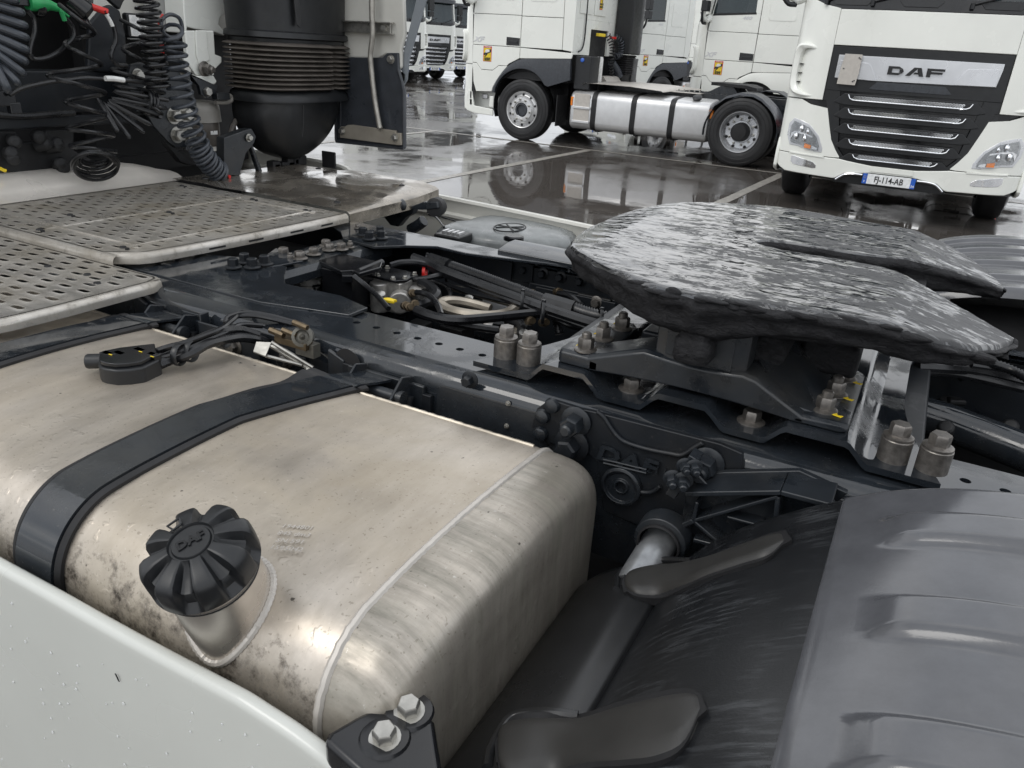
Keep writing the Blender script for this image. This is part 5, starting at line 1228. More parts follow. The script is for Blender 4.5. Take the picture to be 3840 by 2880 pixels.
def on_guard(v, x, y, lift=0.0):
    """where a sight line meets the mudguard's surface"""
    a = at(v, x, y, Z=1.30); b = at(v, x, y, Z=.60)
    for k in range(1400):
        p = a.lerp(b, k/1400)
        if p.z <= gz_(p.x) + lift: return p
    return b
def dog(v, up, lo, zs, par):
    rings = []; U = smooth_path([on_guard(v, *p, .004) for p in up], 4); L = smooth_path([on_guard(v, *p, .004) for p in lo], 4)
    for i, (a, b) in enumerate(zip(U, L)):
        row = []
        for j in range(9): q = j/8; p = a.lerp(b, q); e = math.sin(math.pi*q); en = min(1, min(i, len(U)-1-i)/5); row.append(p + Vector((-.35,-.1,.9))*(.009*min(1, min(q,1-q)/.16)**.5*en**.5))
        rings.append(row + [b + Vector((.006,0,-.014)), a + Vector((.006,0,-.014))])
    m_ = MB(); m_.loft(rings, True, True); ob = m_.build('rubber_latch', MT['latch'], par, 0, 50)
    r2 = []   # the dark recess the latch lies in
    for i, (a, b) in enumerate(zip(U, L)):
        d = (b-a).normalized()*.006; t = ((U[min(i+1,len(U)-1)] - U[max(i-1,0)]).normalized())*(.007 if i == len(U)-1 else -.007 if i == 0 else 0)
        r2.append([a - d + t + Vector((-.002,0,.0012)), b + d + t + Vector((-.002,0,.0012)), b + d + t + Vector((0,0,-.01)), a - d + t + Vector((0,0,-.01))])
    m_ = MB(); m_.loft(r2, True, True); m_.build('latch_recess', MT['rubber'], par, 0, 50); return ob
MT['latch'] = plain('weathered_latch_rubber', (.026, .025, .0235), .46, 0, 9, .22, bs=.1)
dog('g2', [(672,188),(690,152),(760,129),(860,123),(960,104),(1080,62),(1170,30),(1212,20)], [(676,206),(715,228),(800,233),(880,203),(960,166),(1080,126),(1165,98),(1226,42)], [.868,.872,.876,.884,.902,.926,.950,.960], ga)
dog('g2', [(240,735),(262,668),(330,647),(420,645),(525,645),(640,610),(760,580),(880,561),(928,574)], [(244,775),(262,838),(340,858),(450,838),(560,812),(680,803),(790,787),(880,735),(941,606)], [.866,.872,.878,.880,.888,.910,.938,.956,.960], ga)
mb = MB(); P = [on_guard('d5', x, y, .002) for x, y, z in ((225,1363,.845),(240,1290,.855),(300,1190,.862),(370,1160,.866),(470,1158,.868),(560,1170,.868))]; mb.tube(smooth_path(P, 5), .006, 8)
P = [on_guard('d5', x, y, .002) for x, y, z in ((700,700,.845),(710,650,.852),(770,605,.858),(860,592,.862),(980,596,.862))]; mb.tube(smooth_path(P, 5), .005, 8); mb.build('latch_sockets', MT['guard_plain'], ga)
# support tube, clamp and cast arm
mb = MB(); mb.tube([(-.240,.905,.823),(-.226,1.03,.872)], .0275, 24); tb = mb.build('mudguard_tube', MT['chassis'], own)
tb.data.materials[0] = plain('galvanised_tube', (.30,.31,.32), .33, .6, 40, .25)
mb = MB(); mb.lathe([(.031,-.02),(.040,-.018),(.041,.015),(.031,.02)], (-.226,.985,.872), (0,1,0), 28, False); hb_ = mb.build('tube_clamp', MT['bracket'], own, .002)
mb = MB(); mb.lathe([(.030,0),(.033,.001),(.033,.006),(.030,.007)], (-.226,.958,.872), (0,1,0), 28, False); mb.build('rubber_ring', MT['rubber'], hb_)
def bar(mb, v, a, b, Y0, Y1, th):
    p = at(v, *a, Y=Y0); q = at(v, *b, Y=Y0); d = (q-p).normalized(); n_ = Vector((0,1,0)).cross(d)*th/2; mb.prism([p+n_, q+n_, q-n_, p-n_], (0, Y1-Y0, 0))
mb = MB()
for a, b, y0, y1, th in (((955,350),(1310,345),.985,1.05,.008), ((1310,345),(1500,395),.985,1.05,.008), ((985,450),(1300,360),.99,1.04,.006), ((985,450),(1090,540),.99,1.04,.006), ((1300,360),(1290,450),.99,1.04,.007), ((940,470),(985,450),.985,1.04,.008), ((985,520),(1100,550),.99,1.04,.007), ((1000,380),(985,460),.99,1.04,.006), ((1110,435),(1240,470),.995,1.04,.005)):
    bar(mb, 'd5', a, b, y0, y1, th)
mb.prism([at('d5',x,y,Y=1.02) for x, y in ((960,345),(1010,330),(1310,335),(1510,380),(1500,470),(1300,560),(1090,550),(985,500),(940,470))], (0,.012,0))
mb.prism([at('d5',x,y,Y=1.045) for x, y in ((1010,275),(1100,268),(1380,262),(1560,345),(1500,400),(1310,345),(960,345),(950,320))], (0,.012,0))
cr_ = mb.build('cast_arm', MT['bracket'], own, .002)
mb = MB(); bar(mb, 'd5', (990,215), (900,360), .99, 1.02, .016); mb.prism([at('d5',x,y,Y=1.0) for x, y in ((960,290),(980,250),(1040,315),(1000,310))], (0,.004,0)); mb.build('clamp_bar', MT['bracket'], hb_, .002)
bolts(hb_, B_NUTD, [at('d5', x, y, Y=.985) for x, y in ((950,298),(912,290))], (.3,-1,0), .8)
bolts(hb_, B_NUTD, [at('d5', x, y, Y=.99) for x, y in ((955,242),(990,247))], (.5,-1,0), .7)
# wheels of the drive axle
for s, yy in ((-1, .27), (1, 2.73)): 
    tw = make_wheel(own, 0, 0, 1, True)
    for o_ in [tw]: o_.location = (.27 - BASE[0], yy - BASE[1], 0); o_.rotation_euler = (0,0,0) if s > 0 else (0,0,math.pi)

# ---- walkway plates over the front of the frame ----------------------
def slot_ring(cx, cy, L, Wd, n=3):
    P = []
    for sx_, a0 in ((1, -90), (-1, 90)):
        for k in range(n+1): a = R_(a0 + 180*k/n); P.append((cx + sx_*(L/2-Wd/2) + math.cos(a)*Wd/2, cy + math.sin(a)*Wd/2))
    return P
def tread(mb, rows, z, pitch, L, Wd, x0f, x1f, rowp):
    for i, y in enumerate(rows):
        x0, x1 = x0f(y), x1f(y); off = (i % 2)*pitch/2; ya, yb = y-rowp/2, y+rowp/2; xs = x0; k = math.ceil((x0+.004 - off)/pitch)
        while True:
            c = off + k*pitch + pitch/2; k += 1
            if c + pitch/2 > x1 - .004: break
            if c - pitch/2 < x0 + .004: continue
            a = c - pitch/2
            if xs == x0 and a > xs + 1e-4: mb.add([(xs,ya,z),(a,ya,z),(a,yb,z),(xs,yb,z)], [(0,1,2,3)])
            cell_holes(mb, a, a+pitch, ya, yb, z, slot_ring(c, y, L, Wd), .0012, .0035, .0012); xs = a + pitch
        xe0, xe1 = x1f(ya), x1f(yb)
        mb.add([(xs,ya,z),(xe0,ya,z),(xe1,yb,z),(xs,yb,z)], [(0,1,2,3)])
def rim_loft(path, z, r=.012, drop=.022):
    """rolled edge: path = outline points, outside on the left"""
    rings = []; P = [Vector((x,y,0)) for x, y in path]
    for i, p in enumerate(P):
        t = (P[min(i+1,len(P)-1)] - P[max(i-1,0)]).normalized(); o_ = Vector((t.y,-t.x,0))
        prof = [(-.004,0),(0,0)] + [(r*math.sin(a), -r*(1-math.cos(a))) for a in (R_(22), R_(45), R_(68), R_(90))] + [(r,-drop)]
        rings.append([(p.x + o_.x*d, p.y + o_.y*d, z + h) for d, h in prof])
    return rings
ZW = 1.040
xr = lambda y: -1.602 + .045*math.sin(max(0,min(1,(y-1.13)/.72))*math.pi*.55) + (-.0)
def xr(y):
    t = (y-1.13)/.72; return -1.60 + .055*(1-(1-max(0,min(1,t)))**2) - (.05*max(0, .06-t)/.06)
rows = [1.1345 + .033*i for i in range(22)]
mb = MB(); tread(mb, rows, ZW, .056, .033, .0118, lambda y: -2.30, xr, .033)
big = mb.build('tread_plate', MT['tread'], own, 0, 30)
ed = [(xr(1.118+.0243*i*.98+.0)*1.0, 1.118+.0243*i) for i in range(31)]
mb = MB(); ed2 = list(reversed(ed)); mb.loft(rim_loft(list(ed), ZW, .014, .026), closed=False)
mb.loft(rim_loft([(-2.30 + .69*i/20, 1.118) for i in range(21)], ZW, .014, .024), closed=False)
mb.build('rolled_edge', MT['tread'], big, 0, 60)
mb = MB()   # slots in the rolled rear edge
for i in (9, 14, 20, 25): 
    a = Vector((*ed[i], 0)); b = Vector((*ed[i+2], 0)); a.x += .0146; b.x += .0146; mb.prism([(a.x,a.y,ZW-.020),(b.x,b.y,ZW-.020),(b.x,b.y,ZW-.015),(a.x,a.y,ZW-.015)], (.0006,0,0))
mb.build('edge_slots', MT['rubber'], big)
mb = MB()   # pressed bead framing the middle of the plate
P = [(-2.20,1.20),(-1.68,1.20),(-1.655,1.23),(-1.635,1.74),(-1.66,1.775),(-2.2,1.76)]
mb.tube(smooth_path([(x,y,ZW+.000) for x, y in P], 6), .0035, 6); P = [(-1.95,1.165),(-1.95,1.20),(-1.93,1.75),(-1.93,1.80)]; mb.tube([(x,y,ZW) for x, y in P], .003, 6)
mb.build('pressed_beads', MT['tread'], big)
mb = MB()
for x, y in ((-2.2,1.15),(-1.95,1.15),(-1.66,1.17),(-1.65,1.79),(-1.88,1.80),(-2.2,1.80),(-1.9,1.5),(-2.05,1.30)):
    mb.lathe([(.008,0),(.007,.003),(.004,.004),(0,.004)], (x,y,ZW+.001), (0,0,1), 12); mb.box((x+.02,y-.010,ZW),(x+.026,y-.002,ZW+.005))
mb.build('plate_screws', MT['ink'], big)
ZL = 1.018
x1l = lambda y: -1.452 - .02*max(0,(.86-y)/.4) - .12*max(0,(.78-y)/.35)**1.5 - .0
mb = MB(); tread(mb, [1.0875 - .0345*i for i in range(19)], ZL, .061, .036, .0138, lambda y: -2.5, x1l, .0345)
low = mb.build('tread_plate', MT['tread'], own, 0, 30)
mb = MB(); yy = [.43 + .0337*i for i in range(20)]; path = [(x1l(y) - (.02 if y > 1.09 else 0), y) for y in yy] + [(-1.462,1.098),(-1.475,1.105),(-1.6,1.105),(-2.5,1.105)]
mb.loft(rim_loft([p for p in path], ZL, .013, .024), closed=False); mb.build('rolled_edge', MT['tread'], low, 0, 60)
mb = MB()
for v_, x, y in (('d1',310,690),('d1',565,745),('d1',630,800)): p = at(v_, x, y, Z=ZL); mb.lathe([(.008,0),(.007,.003),(0,.004)], (p.x,p.y,ZL), (0,0,1), 12)
mb.build('plate_screws', MT['ink'], low)
# plain sheet on the far side, folded front edge strip, far skirt
mb = MB(); rings = []
for y in [1.858 + .03*i for i in range(20)]:
    t = (y-1.858)/.57; xe = -1.548 - .10*max(0,t-.6)**1.3 - .02*t; xb = -2.32 + .05*t; zz = ZW + .006
    pr = [(xb-.03, zz-.015),(xb, zz)] + [(xb + (xe-xb)*k/10, zz + .004*mn.noise(Vector((k*.8,y*9,0))) + (.010 if .30 < t and k > 3 else 0)*min(1,max(0,(t-.30)/.04))) for k in range(1,10)] + [(xe, zz-.002),(xe+.012,zz-.010),(xe+.014,zz-.045)]
    rings.append([(x, y, z) for x, z in pr])
mb.loft(rings, closed=False)
pol = wet('polished_cover_sheet', (.30,.27,.23), .34, .07, 7, .42, .56, dirt=(.22,.19,.15)); pol.node_tree.nodes['Principled BSDF'].inputs['Metallic'].default_value = .75
fs = mb.build('cover_sheet', pol, own, 0, 40)
mb = MB()
for x, y in ((-1.66,2.30),(-1.62,1.90),(-2.2,1.9),(-2.1,2.36)): mb.lathe([(.011,0),(.010,.004),(0,.005)], (x,y,ZW+.014), (0,0,1), 12)
mb.build('sheet_screws', MT['ink'], fs)
mb = MB(); rings = []
for i in range(25):
    y = .50 + 1.40*i/24; hh = .058 - (.0 if y < 1.7 else .055*((y-1.7)/.2)**2)
    rings.append([(-2.290, y, ZW+.002),(-2.315,y,ZW+.006),(-2.34,y,ZW+.016+hh*.1),(-2.375,y,ZW+.02+hh*.45),(-2.41,y,ZW+.01+hh*.85),(-2.45,y,ZW+hh),(-2.49,y,ZW+hh*.97),(-2.50,y,ZW+hh*.7)])
mb.loft(rings, closed=False)
st = plain('bright_worn_strip', (.74,.70,.64), .34, .35, 5, .14, bs=.05); mb.build('kick_strip', st, own, 0, 60)
mb = MB()   # far side skirt seen on its inner face
skz = [(-3.2,1.04),(-2.45,1.045),(-2.20,1.035),(-2.14,1.005),(-2.08,.985),(-1.9,.981),(-1.5,.972),(-1.0,.955),(-.6,.940),(-.35,.90),(-.3,.6)]
rings = []
for p in smooth_path([(x,0,z) for x, z in skz], 4): rings.append([(p.x,2.640,.45),(p.x,2.640,p.z-.03),(p.x,2.634,p.z-.006),(p.x,2.626,p.z),(p.x,2.612,p.z-.002),(p.x,2.608,p.z-.012),(p.x,2.616,p.z-.022),(p.x,2.618,p.z-.06),(p.x,2.604,p.z-.068),(p.x,2.604,p.z-.078),(p.x,2.62,p.z-.09),(p.x,2.62,.45)])
mb.loft(rings, True, True); mb.build('side_skirt', MT['white_dirty'], own, 0, 50)
p0 = at('c2', 985, 1300, Y=2.55); p1 = at('c2', 1105, 1460, Y=2.55); mb = MB(); mb.box((p0.x,2.545,p1.z),(p1.x,2.555,p0.z)); mb.build('skirt_bracket', MT['rubber'], own, .004)
# grey lidded box beyond the far rail
lo_ = ats('d2', [(1100,300),(1170,268),(1280,262),(1330,235),(1420,222),(1520,218),(1640,232),(1800,262),(1960,300),(2010,330),(1960,395),(1700,400),(1440,372),(1290,350)], Z=.90)
cen = sum(lo_, Vector())/len(lo_)
def scal(P, k, dz): return [tuple(cen + (p-cen)*k + Vector((0,0,dz))) for p in P]
mb = MB(); mb.loft([scal(lo_,1.0,-.25), scal(lo_,1.0,.0), scal(lo_,.985,.010), scal(lo_,.93,.022), scal(lo_,.8,.030), scal(lo_,.5,.036), scal(lo_,.05,.038)]); gl = mb.build('equipment_lid', MT['silver'], own, 0, 50)
gl.data.materials[0] = wet('grey_lid_plastic', (.17,.18,.18), .4, .15, 8, .5, .65)
ec = at('d2', 1575, 268, Z=.935); mb = MB()
R1 = [ec + Vector((.052*math.cos(2*math.pi*k/32), .075*math.sin(2*math.pi*k/32), .002)) for k in range(33)]; mb.tube(R1, .0028, 6)
for a, b in (((-.036,-.04),(.036,.04)),((-.036,.04),(.036,-.04)),((-.05,0),(.05,0))): mb.tube([ec + Vector((a[0],a[1],.003)), ec + Vector((b[0],b[1],.003))], .0028, 6)
mb.build('lid_emblem', MT['chassis_dry_shaded'], gl)
p = at('d2', 1210, 300, Z=.93); mb = MB(); mb.box((p.x-.05,p.y-.05,.90),(p.x+.05,p.y+.05,.93)); q_ = mb.build('lid_latch', MT['black'], gl, .006)
mb = MB()
for k in range(4): mb.box((p.x-.035+.02*k,p.y-.02,.93),(p.x-.025+.02*k,p.y+.02,.937))
mb.build('latch_tooth', MT['alu'], gl)
mb = MB(); mb.lathe([(.035,0),(.035,.012),(.030,.016),(0,.016)], at('d2', 1600, 345, Z=.93), (0,0,1), 24); mb.build('lid_plug', MT['blackgloss'], gl)
# suspension castings under the far cover sheet
mb = MB()
P = [at('d2', x, y, Y=2.2) for x, y in ((560,170),(700,120),(860,110),(960,130),(940,180),(900,200),(850,260),(800,250),(760,200),(650,200))]; mb.prism([tuple(p) for p in P], (0,.03,0))
P = [at('d2', x, y, Y=2.15) for x, y in ((930,130),(1010,100),(1100,100),(1110,140),(1040,150),(960,150))]; mb.prism([tuple(p) for p in P], (0,.03,0))
for x, y in ((690,150),(875,118)): mb.lathe([(.022,0),(.022,.02),(.014,.024),(.014,.04),(0,.04)], at('d2', x, y, Y=2.16), (0,-1,0), 14)
mb.tube(smooth_path([at('d2', x, y, Y=2.2) for x, y in ((930,280),(980,250),(1020,220))], 4), .02, 10); fc = mb.build('spring_hanger', MT['bracket'], own, .003)
mb = MB(); c = at('d2', 1115, 128, Y=2.2); mb.lathe([(.030,0),(.032,.01),(.030,.04),(.012,.045),(0,.045)], c, (.2,-1,.1), 24); mb.build('rubber_bush', MT['rubber'], fc)
run('thin_cable', MT['hose'], 'd2', [(1050,180,.93),(1100,200,.93),(1150,262,.93)], .004, own); run('thin_cable', MT['hose'], 'd2', [(1040,165,.93),(1180,210,.92),(1280,240,.92)], .003, own)

# ---- air valves, hoses and pipes between the rails ------------------
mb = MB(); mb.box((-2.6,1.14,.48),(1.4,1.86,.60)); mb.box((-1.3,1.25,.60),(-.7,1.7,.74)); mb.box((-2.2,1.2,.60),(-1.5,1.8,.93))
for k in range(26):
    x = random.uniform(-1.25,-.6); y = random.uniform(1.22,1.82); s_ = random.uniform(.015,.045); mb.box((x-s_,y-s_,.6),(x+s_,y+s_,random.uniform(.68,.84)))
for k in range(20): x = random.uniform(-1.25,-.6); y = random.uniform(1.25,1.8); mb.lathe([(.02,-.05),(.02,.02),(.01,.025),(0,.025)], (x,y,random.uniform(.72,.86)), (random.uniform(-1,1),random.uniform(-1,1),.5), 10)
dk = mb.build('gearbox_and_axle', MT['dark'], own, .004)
mb = MB(); mb.prism(ats('d2', [(250,440),(420,415),(750,490),(740,520),(600,560),(560,540),(480,545)], Z=.992), (0,0,-.012)); mb.prism(ats('d2', [(480,548),(558,540),(560,575),(488,575)], Z=.985), (0,0,-.02)); mb.box((-1.34,1.50,.88),(-1.24,1.60,.98)); bx = mb.build('valve_bracket', MT['blackgloss'], own, .003)
mb = MB(); a = at('d2', 595, 555, Z=.985); b = at('d2', 745, 492, Z=.985); mb.tube([a, b], .010, 12); mb.build('bracket_roll', MT['black'], bx)
c = at('d2', 250, 590, Z=.935); mb = MB(); mb.lathe([(.044,-.05),(.044,-.012),(.047,-.010),(.047,.004),(.040,.010),(.010,.011),(.009,.014),(0,.014)], c, (0,0,1), 28)
for k in range(6): a_ = k*math.pi/3; mb.lathe([(.006,0),(.006,.008),(0,.008)], c + Vector((math.cos(a_)*.048, math.sin(a_)*.048, -.008)), (0,0,1), 6)
v1 = mb.build('air_valve', MT['cast_alu'], own, .001)
mb = MB()
c = at('d2', 400, 645, Z=.915)
for k in range(7): mb.box((c.x-.055+.018*k, c.y-.045, c.z-.05), (c.x-.047+.018*k, c.y+.045, c.z+.004))
mb.box((c.x-.06,c.y-.04,c.z-.06),(c.x+.07,c.y+.04,c.z-.008)); mb.tube([at('d2',290,640,Z=.925), at('d2',480,600,Z=.925)], .007, 8); mb.build('valve_block', MT['blackgloss'], own, .001)
c = at('d2', 815, 575, Z=.955); mb = MB(); mb.box((c.x-.055,c.y-.04,c.z-.09),(c.x+.055,c.y+.045,c.z-.004)); mb.lathe([(.03,0),(.03,.035)], (c.x+.05,c.y-.03,c.z-.05), (.5,-.85,0), 16); mb.lathe([(.022,0),(.022,.04)], (c.x+.055,c.y+.01,c.z-.04), (1,0,0), 16); mb.lathe([(.024,-.04),(.026,.04)], (c.x-.01,c.y-.045,c.z-.05), (0,0,1), 14); v2 = mb.build('relay_valve', MT['cast_alu'], own, .005, seg=3)
mb = MB(); mb.prism([(c.x+a_, c.y+b_, c.z-.003) for a_, b_ in ((-.062,-.02),(-.045,-.045),(.0,-.048),(.045,-.045),(.062,-.02),(.055,.01),(.06,.035),(.04,.052),(-.04,.052),(-.062,.03))], (0,0,.007)); tp_ = mb.build('valve_cover', MT['blackgloss'], v2, .002)
bolts(v2, B_HEX, [(c.x+a_, c.y+b_, c.z+.004) for a_, b_ in ((-.05,-.015),(-.02,-.038),(.03,-.038),(.05,-.012),(.048,.035),(-.045,.038))], (0,0,1), .55)
p = at('d2', 790, 750, Z=.94); mb = MB(); mb.prism([(p.x-.018,p.y-.008,p.z),(p.x+.0,p.y-.012,p.z+.002),(p.x+.02,p.y-.002,p.z),(p.x+.012,p.y+.004,p.z),(p.x+.018,p.y+.012,p.z),(p.x-.006,p.y+.010,p.z+.002),(p.x-.016,p.y+.004,p.z)], (0,0,.008)); mb.build('yellow_clip', MT['yellow'], own, .002)
mb = MB()
for x, y in ((945,690),(925,780),(900,770),(1720,690),(1890,680),(1830,720),(1800,880),(1710,870),(960,760)): q = at('d2', x, y, Z=.93); mb.lathe([(.011,-.015),(.011,.004),(.008,.005),(.008,.016),(0,.016)], q, (.6,-.5,.3), 8)
mb.build('brass_unions', MT['brass'], own)
# corrugated conduit and bundle running back under the coupling
def corr(pts, r, name, v='d2'):
    P = smooth_path([at(v, x, y, Z=z) for x, y, z in pts], 40); L = [0]
    for i in range(1, len(P)): L.append(L[-1] + (P[i]-P[i-1]).length)
    Q = []; rr = []; d = 0; step = .0036; i = 0
    while d < L[-1]:
        while L[i+1] < d: i += 1
        Q.append(P[i].lerp(P[i+1], (d-L[i])/max(L[i+1]-L[i],1e-7))); rr.append(r if len(Q) % 2 else r*.74); d += step
    m_ = MB(); m_.tube(Q, rr, 12); return m_.build(name, MT['hose'], own, 0, 180)
corr([(1060,470,.985),(1200,520,.98),(1400,590,.975),(1600,665,.97),(1815,745,.965)], .0165, 'corrugated_conduit')
corr([(1980,785,.962),(2080,820,.958),(2212,850,.955),(2400,880,.94)], .0165, 'corrugated_conduit')
corr([(1870,850,.92),(1885,900,.90),(1900,960,.88)], .012, 'corrugated_conduit')
run('conduit_sleeve', MT['hose'], 'd2', [(1060,472,.985),(1120,492,.984),(1180,512,.983)], .019, own)
run('conduit_sleeve', MT['hose'], 'd2', [(1800,738,.966),(1900,765,.964),(1990,792,.961)], .0205, own)
HR = random.Random(5)
for pts, r_ in (([(950,460,.985),(1060,500,.98),(1150,545,.975),(1400,640,.965),(1650,730,.96),(1850,800,.955),(2100,880,.945),(2212,900,.94)], .0135),
                ([(945,470,.975),(1050,520,.97),(1160,570,.965),(1400,665,.955),(1650,760,.95),(1850,830,.94),(2080,910,.93)], .010),
                ([(800,510,.98),(870,492,.985),(960,490,.985),(1060,510,.975)], .0085),
                ([(950,600,.95),(1050,590,.96),(1150,565,.965)], .0075),
                ([(970,800,.94),(1060,835,.94),(1170,860,.94),(1300,862,.94),(1500,845,.94),(1700,825,.94),(1800,820,.94)], .0125),
                ([(1130,830,.945),(1110,770,.95),(1060,710,.955),(1010,690,.955),(970,685,.95)], .0075),
                ([(565,580,.985),(640,640,.97),(720,710,.96),(790,790,.95)], .0065),
                ([(1000,620,.945),(1060,650,.945),(1100,700,.94),(1060,740,.93),(960,780,.92)], .0145),
                ([(1050,600,.94),(1150,640,.93),(1190,680,.92),(1180,740,.90)], .006),
                ([(1890,690,.93),(1960,705,.935),(2010,740,.93),(2040,770,.92)], .008),
                ([(1200,470,.95),(1290,480,.945),(1340,510,.94),(1330,560,.92)], .020),
                ([(1850,840,.93),(1950,890,.92),(2050,920,.91)], .009), ([(1560,860,.90),(1650,900,.90),(1640,960,.88),(1560,990,.86)], .014),
                ([(1150,870,.92),(1300,900,.91),(1500,930,.90)], .010)):
    run('air_hose', MT['hose'], 'd2', pts, r_, own)
run('steel_pipe', MT['pipe'], 'd2', [(1620,770,.92),(1560,815,.92),(1440,835,.92),(1280,820,.92),(1170,790,.92),(1130,755,.925),(1190,738,.925),(1300,750,.92),(1450,790,.915)], .0125, own)
run('steel_pipe', MT['pipe'], 'd2', [(1180,650,.90),(1300,680,.90),(1480,730,.895),(1620,770,.89)], .010, own)
run('steel_pipe', MT['pipe'], 'd2', [(1540,990,.87),(1600,960,.88),(1640,910,.885),(1620,870,.88)], .0125, own)
c = at('d2', 1590, 615, Z=.90); mb = MB(); mb.loft([[(c.x+math.cos(a)*.075*k, c.y+math.sin(a)*.11*k, c.z+h) for a in [2*math.pi*j/24 for j in range(24)]] for k, h in ((1,-.10),(1,0),(.97,.008),(.85,.014),(.3,.017),(.02,.017))]); mb.build('brake_chamber', MT['silver'], own, 0, 60)
mb = MB(); mb.prism(ats('d2', [(1060,600),(1180,590),(1500,690),(1640,740),(1600,760),(1300,690)], Z=.91), (0,0,-.004)); mb.build('bent_guard', MT['chassis_dry_shaded'], own, .001)
mb = MB()
for x, y in ((1040,480),(1170,530),(1655,720),(1790,790),(2165,840)):
    p = at('d2', x, y, Z=.968); d = Vector((.88,.48,0)); mb.lathe([(.028,-.004),(.029,0),(.028,.004)], p + Vector((0,0,-.010)), d, 18, False); mb.box((p.x-.003,p.y-.003,p.z+.014),(p.x+.005,p.y+.004,p.z+.022))
mb.build('cable_ties', MT['black'], own)
p = at('d2', 1025, 550, Z=.955); mb = MB(); mb.lathe([(.0205,-.004),(.0205,.004)], p, (1,.4,0), 14, False); mb.build('red_band', MT['red'], own)
mb = MB()
for x, y, z in ((1665,950,.89),(1435,890,.90),(590,655,.93),(740,700,.93),(1310,725,.91)): mb.lathe([(.012,-.02),(.012,.004),(.007,.006),(0,.006)], at('d2', x, y, Z=z), (.2,-.4,1), 12)
mb.build('hose_nipples', MT['cast_alu'], own)
# water drops hanging from the lower hose
mb = MB()
for k in range(11): x = 1170 + 62*k + HR.uniform(-12,12); p = at('d2', x, 876 - 3.5*k, Z=.930); mb.lathe([(.0002,.004),(.0016,.0),(.0018,-.002),(0,-.004)], p, (0,0,1), 6)
tag(mb.build('hanging_drops', MT['lens'], own), kind='stuff')

# ---- behind the coupling: brake gear, big cross tube -----------------
mb = MB(); mb.tube([at('e2',1380,760,Z=.86), at('e2',1700,860,Z=.85), at('e2',2212,1060,Z=.84), at('e2',2700,1260,Z=.83)], .040, 20); mb.build('cross_tube', MT['chassis'], own)
mb = MB(); a = at('e2', 1750, 640, Z=.86)
for k in range(6): mb.box((a.x+.04*k, a.y-.02+.008*k, .80), (a.x+.035+.04*k, a.y+.05+.008*k, .875-.004*(k % 2)*4))
mb.box((a.x-.02,a.y-.04,.78),(a.x+.27,a.y+.03,.845))
for x, y in ((1690,715),(2160,745),(2120,895),(1690,905)): mb.lathe([(.016,-.02),(.018,.006),(.012,.014),(0,.015)], at('e2', x, y, Z=.85), (-.2,-.6,.6), 16)
mb.tube([at('e2',1700,720,Z=.855), at('e2',2150,740,Z=.855)], .012, 10); mb.tube([at('e2',1700,910,Z=.83), at('e2',2130,900,Z=.83)], .016, 10)
mb.box((a.x-.05,a.y-.12,.72),(a.x+.5,a.y+.4,.79)); mb.build('brake_modulator', MT['dark'], own, .004)
corr([(1840,440,.99),(2000,470,.99),(2120,510,.985),(2260,580,.98)], .011, 'corrugated_conduit', 'e2')
for pts, r_ in (([(1500,490,.96),(1700,500,.96),(1900,520,.955),(2212,590,.95)], .013), ([(1860,480,.985),(2000,500,.98),(2212,530,.975)], .006), ([(1510,520,.95),(1800,545,.945),(2212,640,.94)], .009)):
    run('air_hose', MT['hose'], 'e2', pts, r_, own)
mb = MB(); a = at('e2',1805,440,Z=.98); b = at('e2',1790,590,Z=.90); mb.tube([a, b], .006, 6); mb.build('hose_hanger', MT['black'], own)

# ---- rear of the cab: wall, recess, hoses, intake --------------------
XB = -2.62
mb = MB()
mb.box((XB-.04,1.83,1.515),(XB,2.70,3.6)); mb.box((XB-.04,.28,1.95),(XB,1.83,3.6)); mb.box((XB-.04,.28,1.3),(XB,.62,1.95)); mb.box((XB-2.0,.26,1.5),(XB-.04,.30,3.6)); mb.box((XB-2.0,2.66,1.5),(XB-.04,2.70,3.6)); mb.box((XB-2.0,.26,3.6),(XB,2.70,3.64))
cw = mb.build('cab_rear_wall', MT['white_dirty'], own, .006)
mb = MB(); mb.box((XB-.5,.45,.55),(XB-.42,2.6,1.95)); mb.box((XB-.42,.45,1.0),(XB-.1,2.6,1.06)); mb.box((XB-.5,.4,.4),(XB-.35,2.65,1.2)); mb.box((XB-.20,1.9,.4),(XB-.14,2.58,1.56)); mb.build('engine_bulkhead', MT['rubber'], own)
gp = MB(); P = [at('c1', x, y, X=-2.50) for x, y in ((860,-60),(1080,-60),(1290,-60),(1290,20),(1280,150),(1110,150),(1110,330),(1270,345),(1430,345),(1430,290),(1590,290),(1590,-60))]
mb = MB(); mb.prism([at('c1', x, y, X=-2.56) for x, y in ((1270,-80),(1600,-80),(1620,290),(1440,270),(1400,300),(1270,345),(1130,345),(1110,150),(1270,120))], (-.02,0,0)); mb.build('wall_panel', plain('grey_wall_panel', (.30,.30,.29), .45, 0, 6, .1), own, .004)
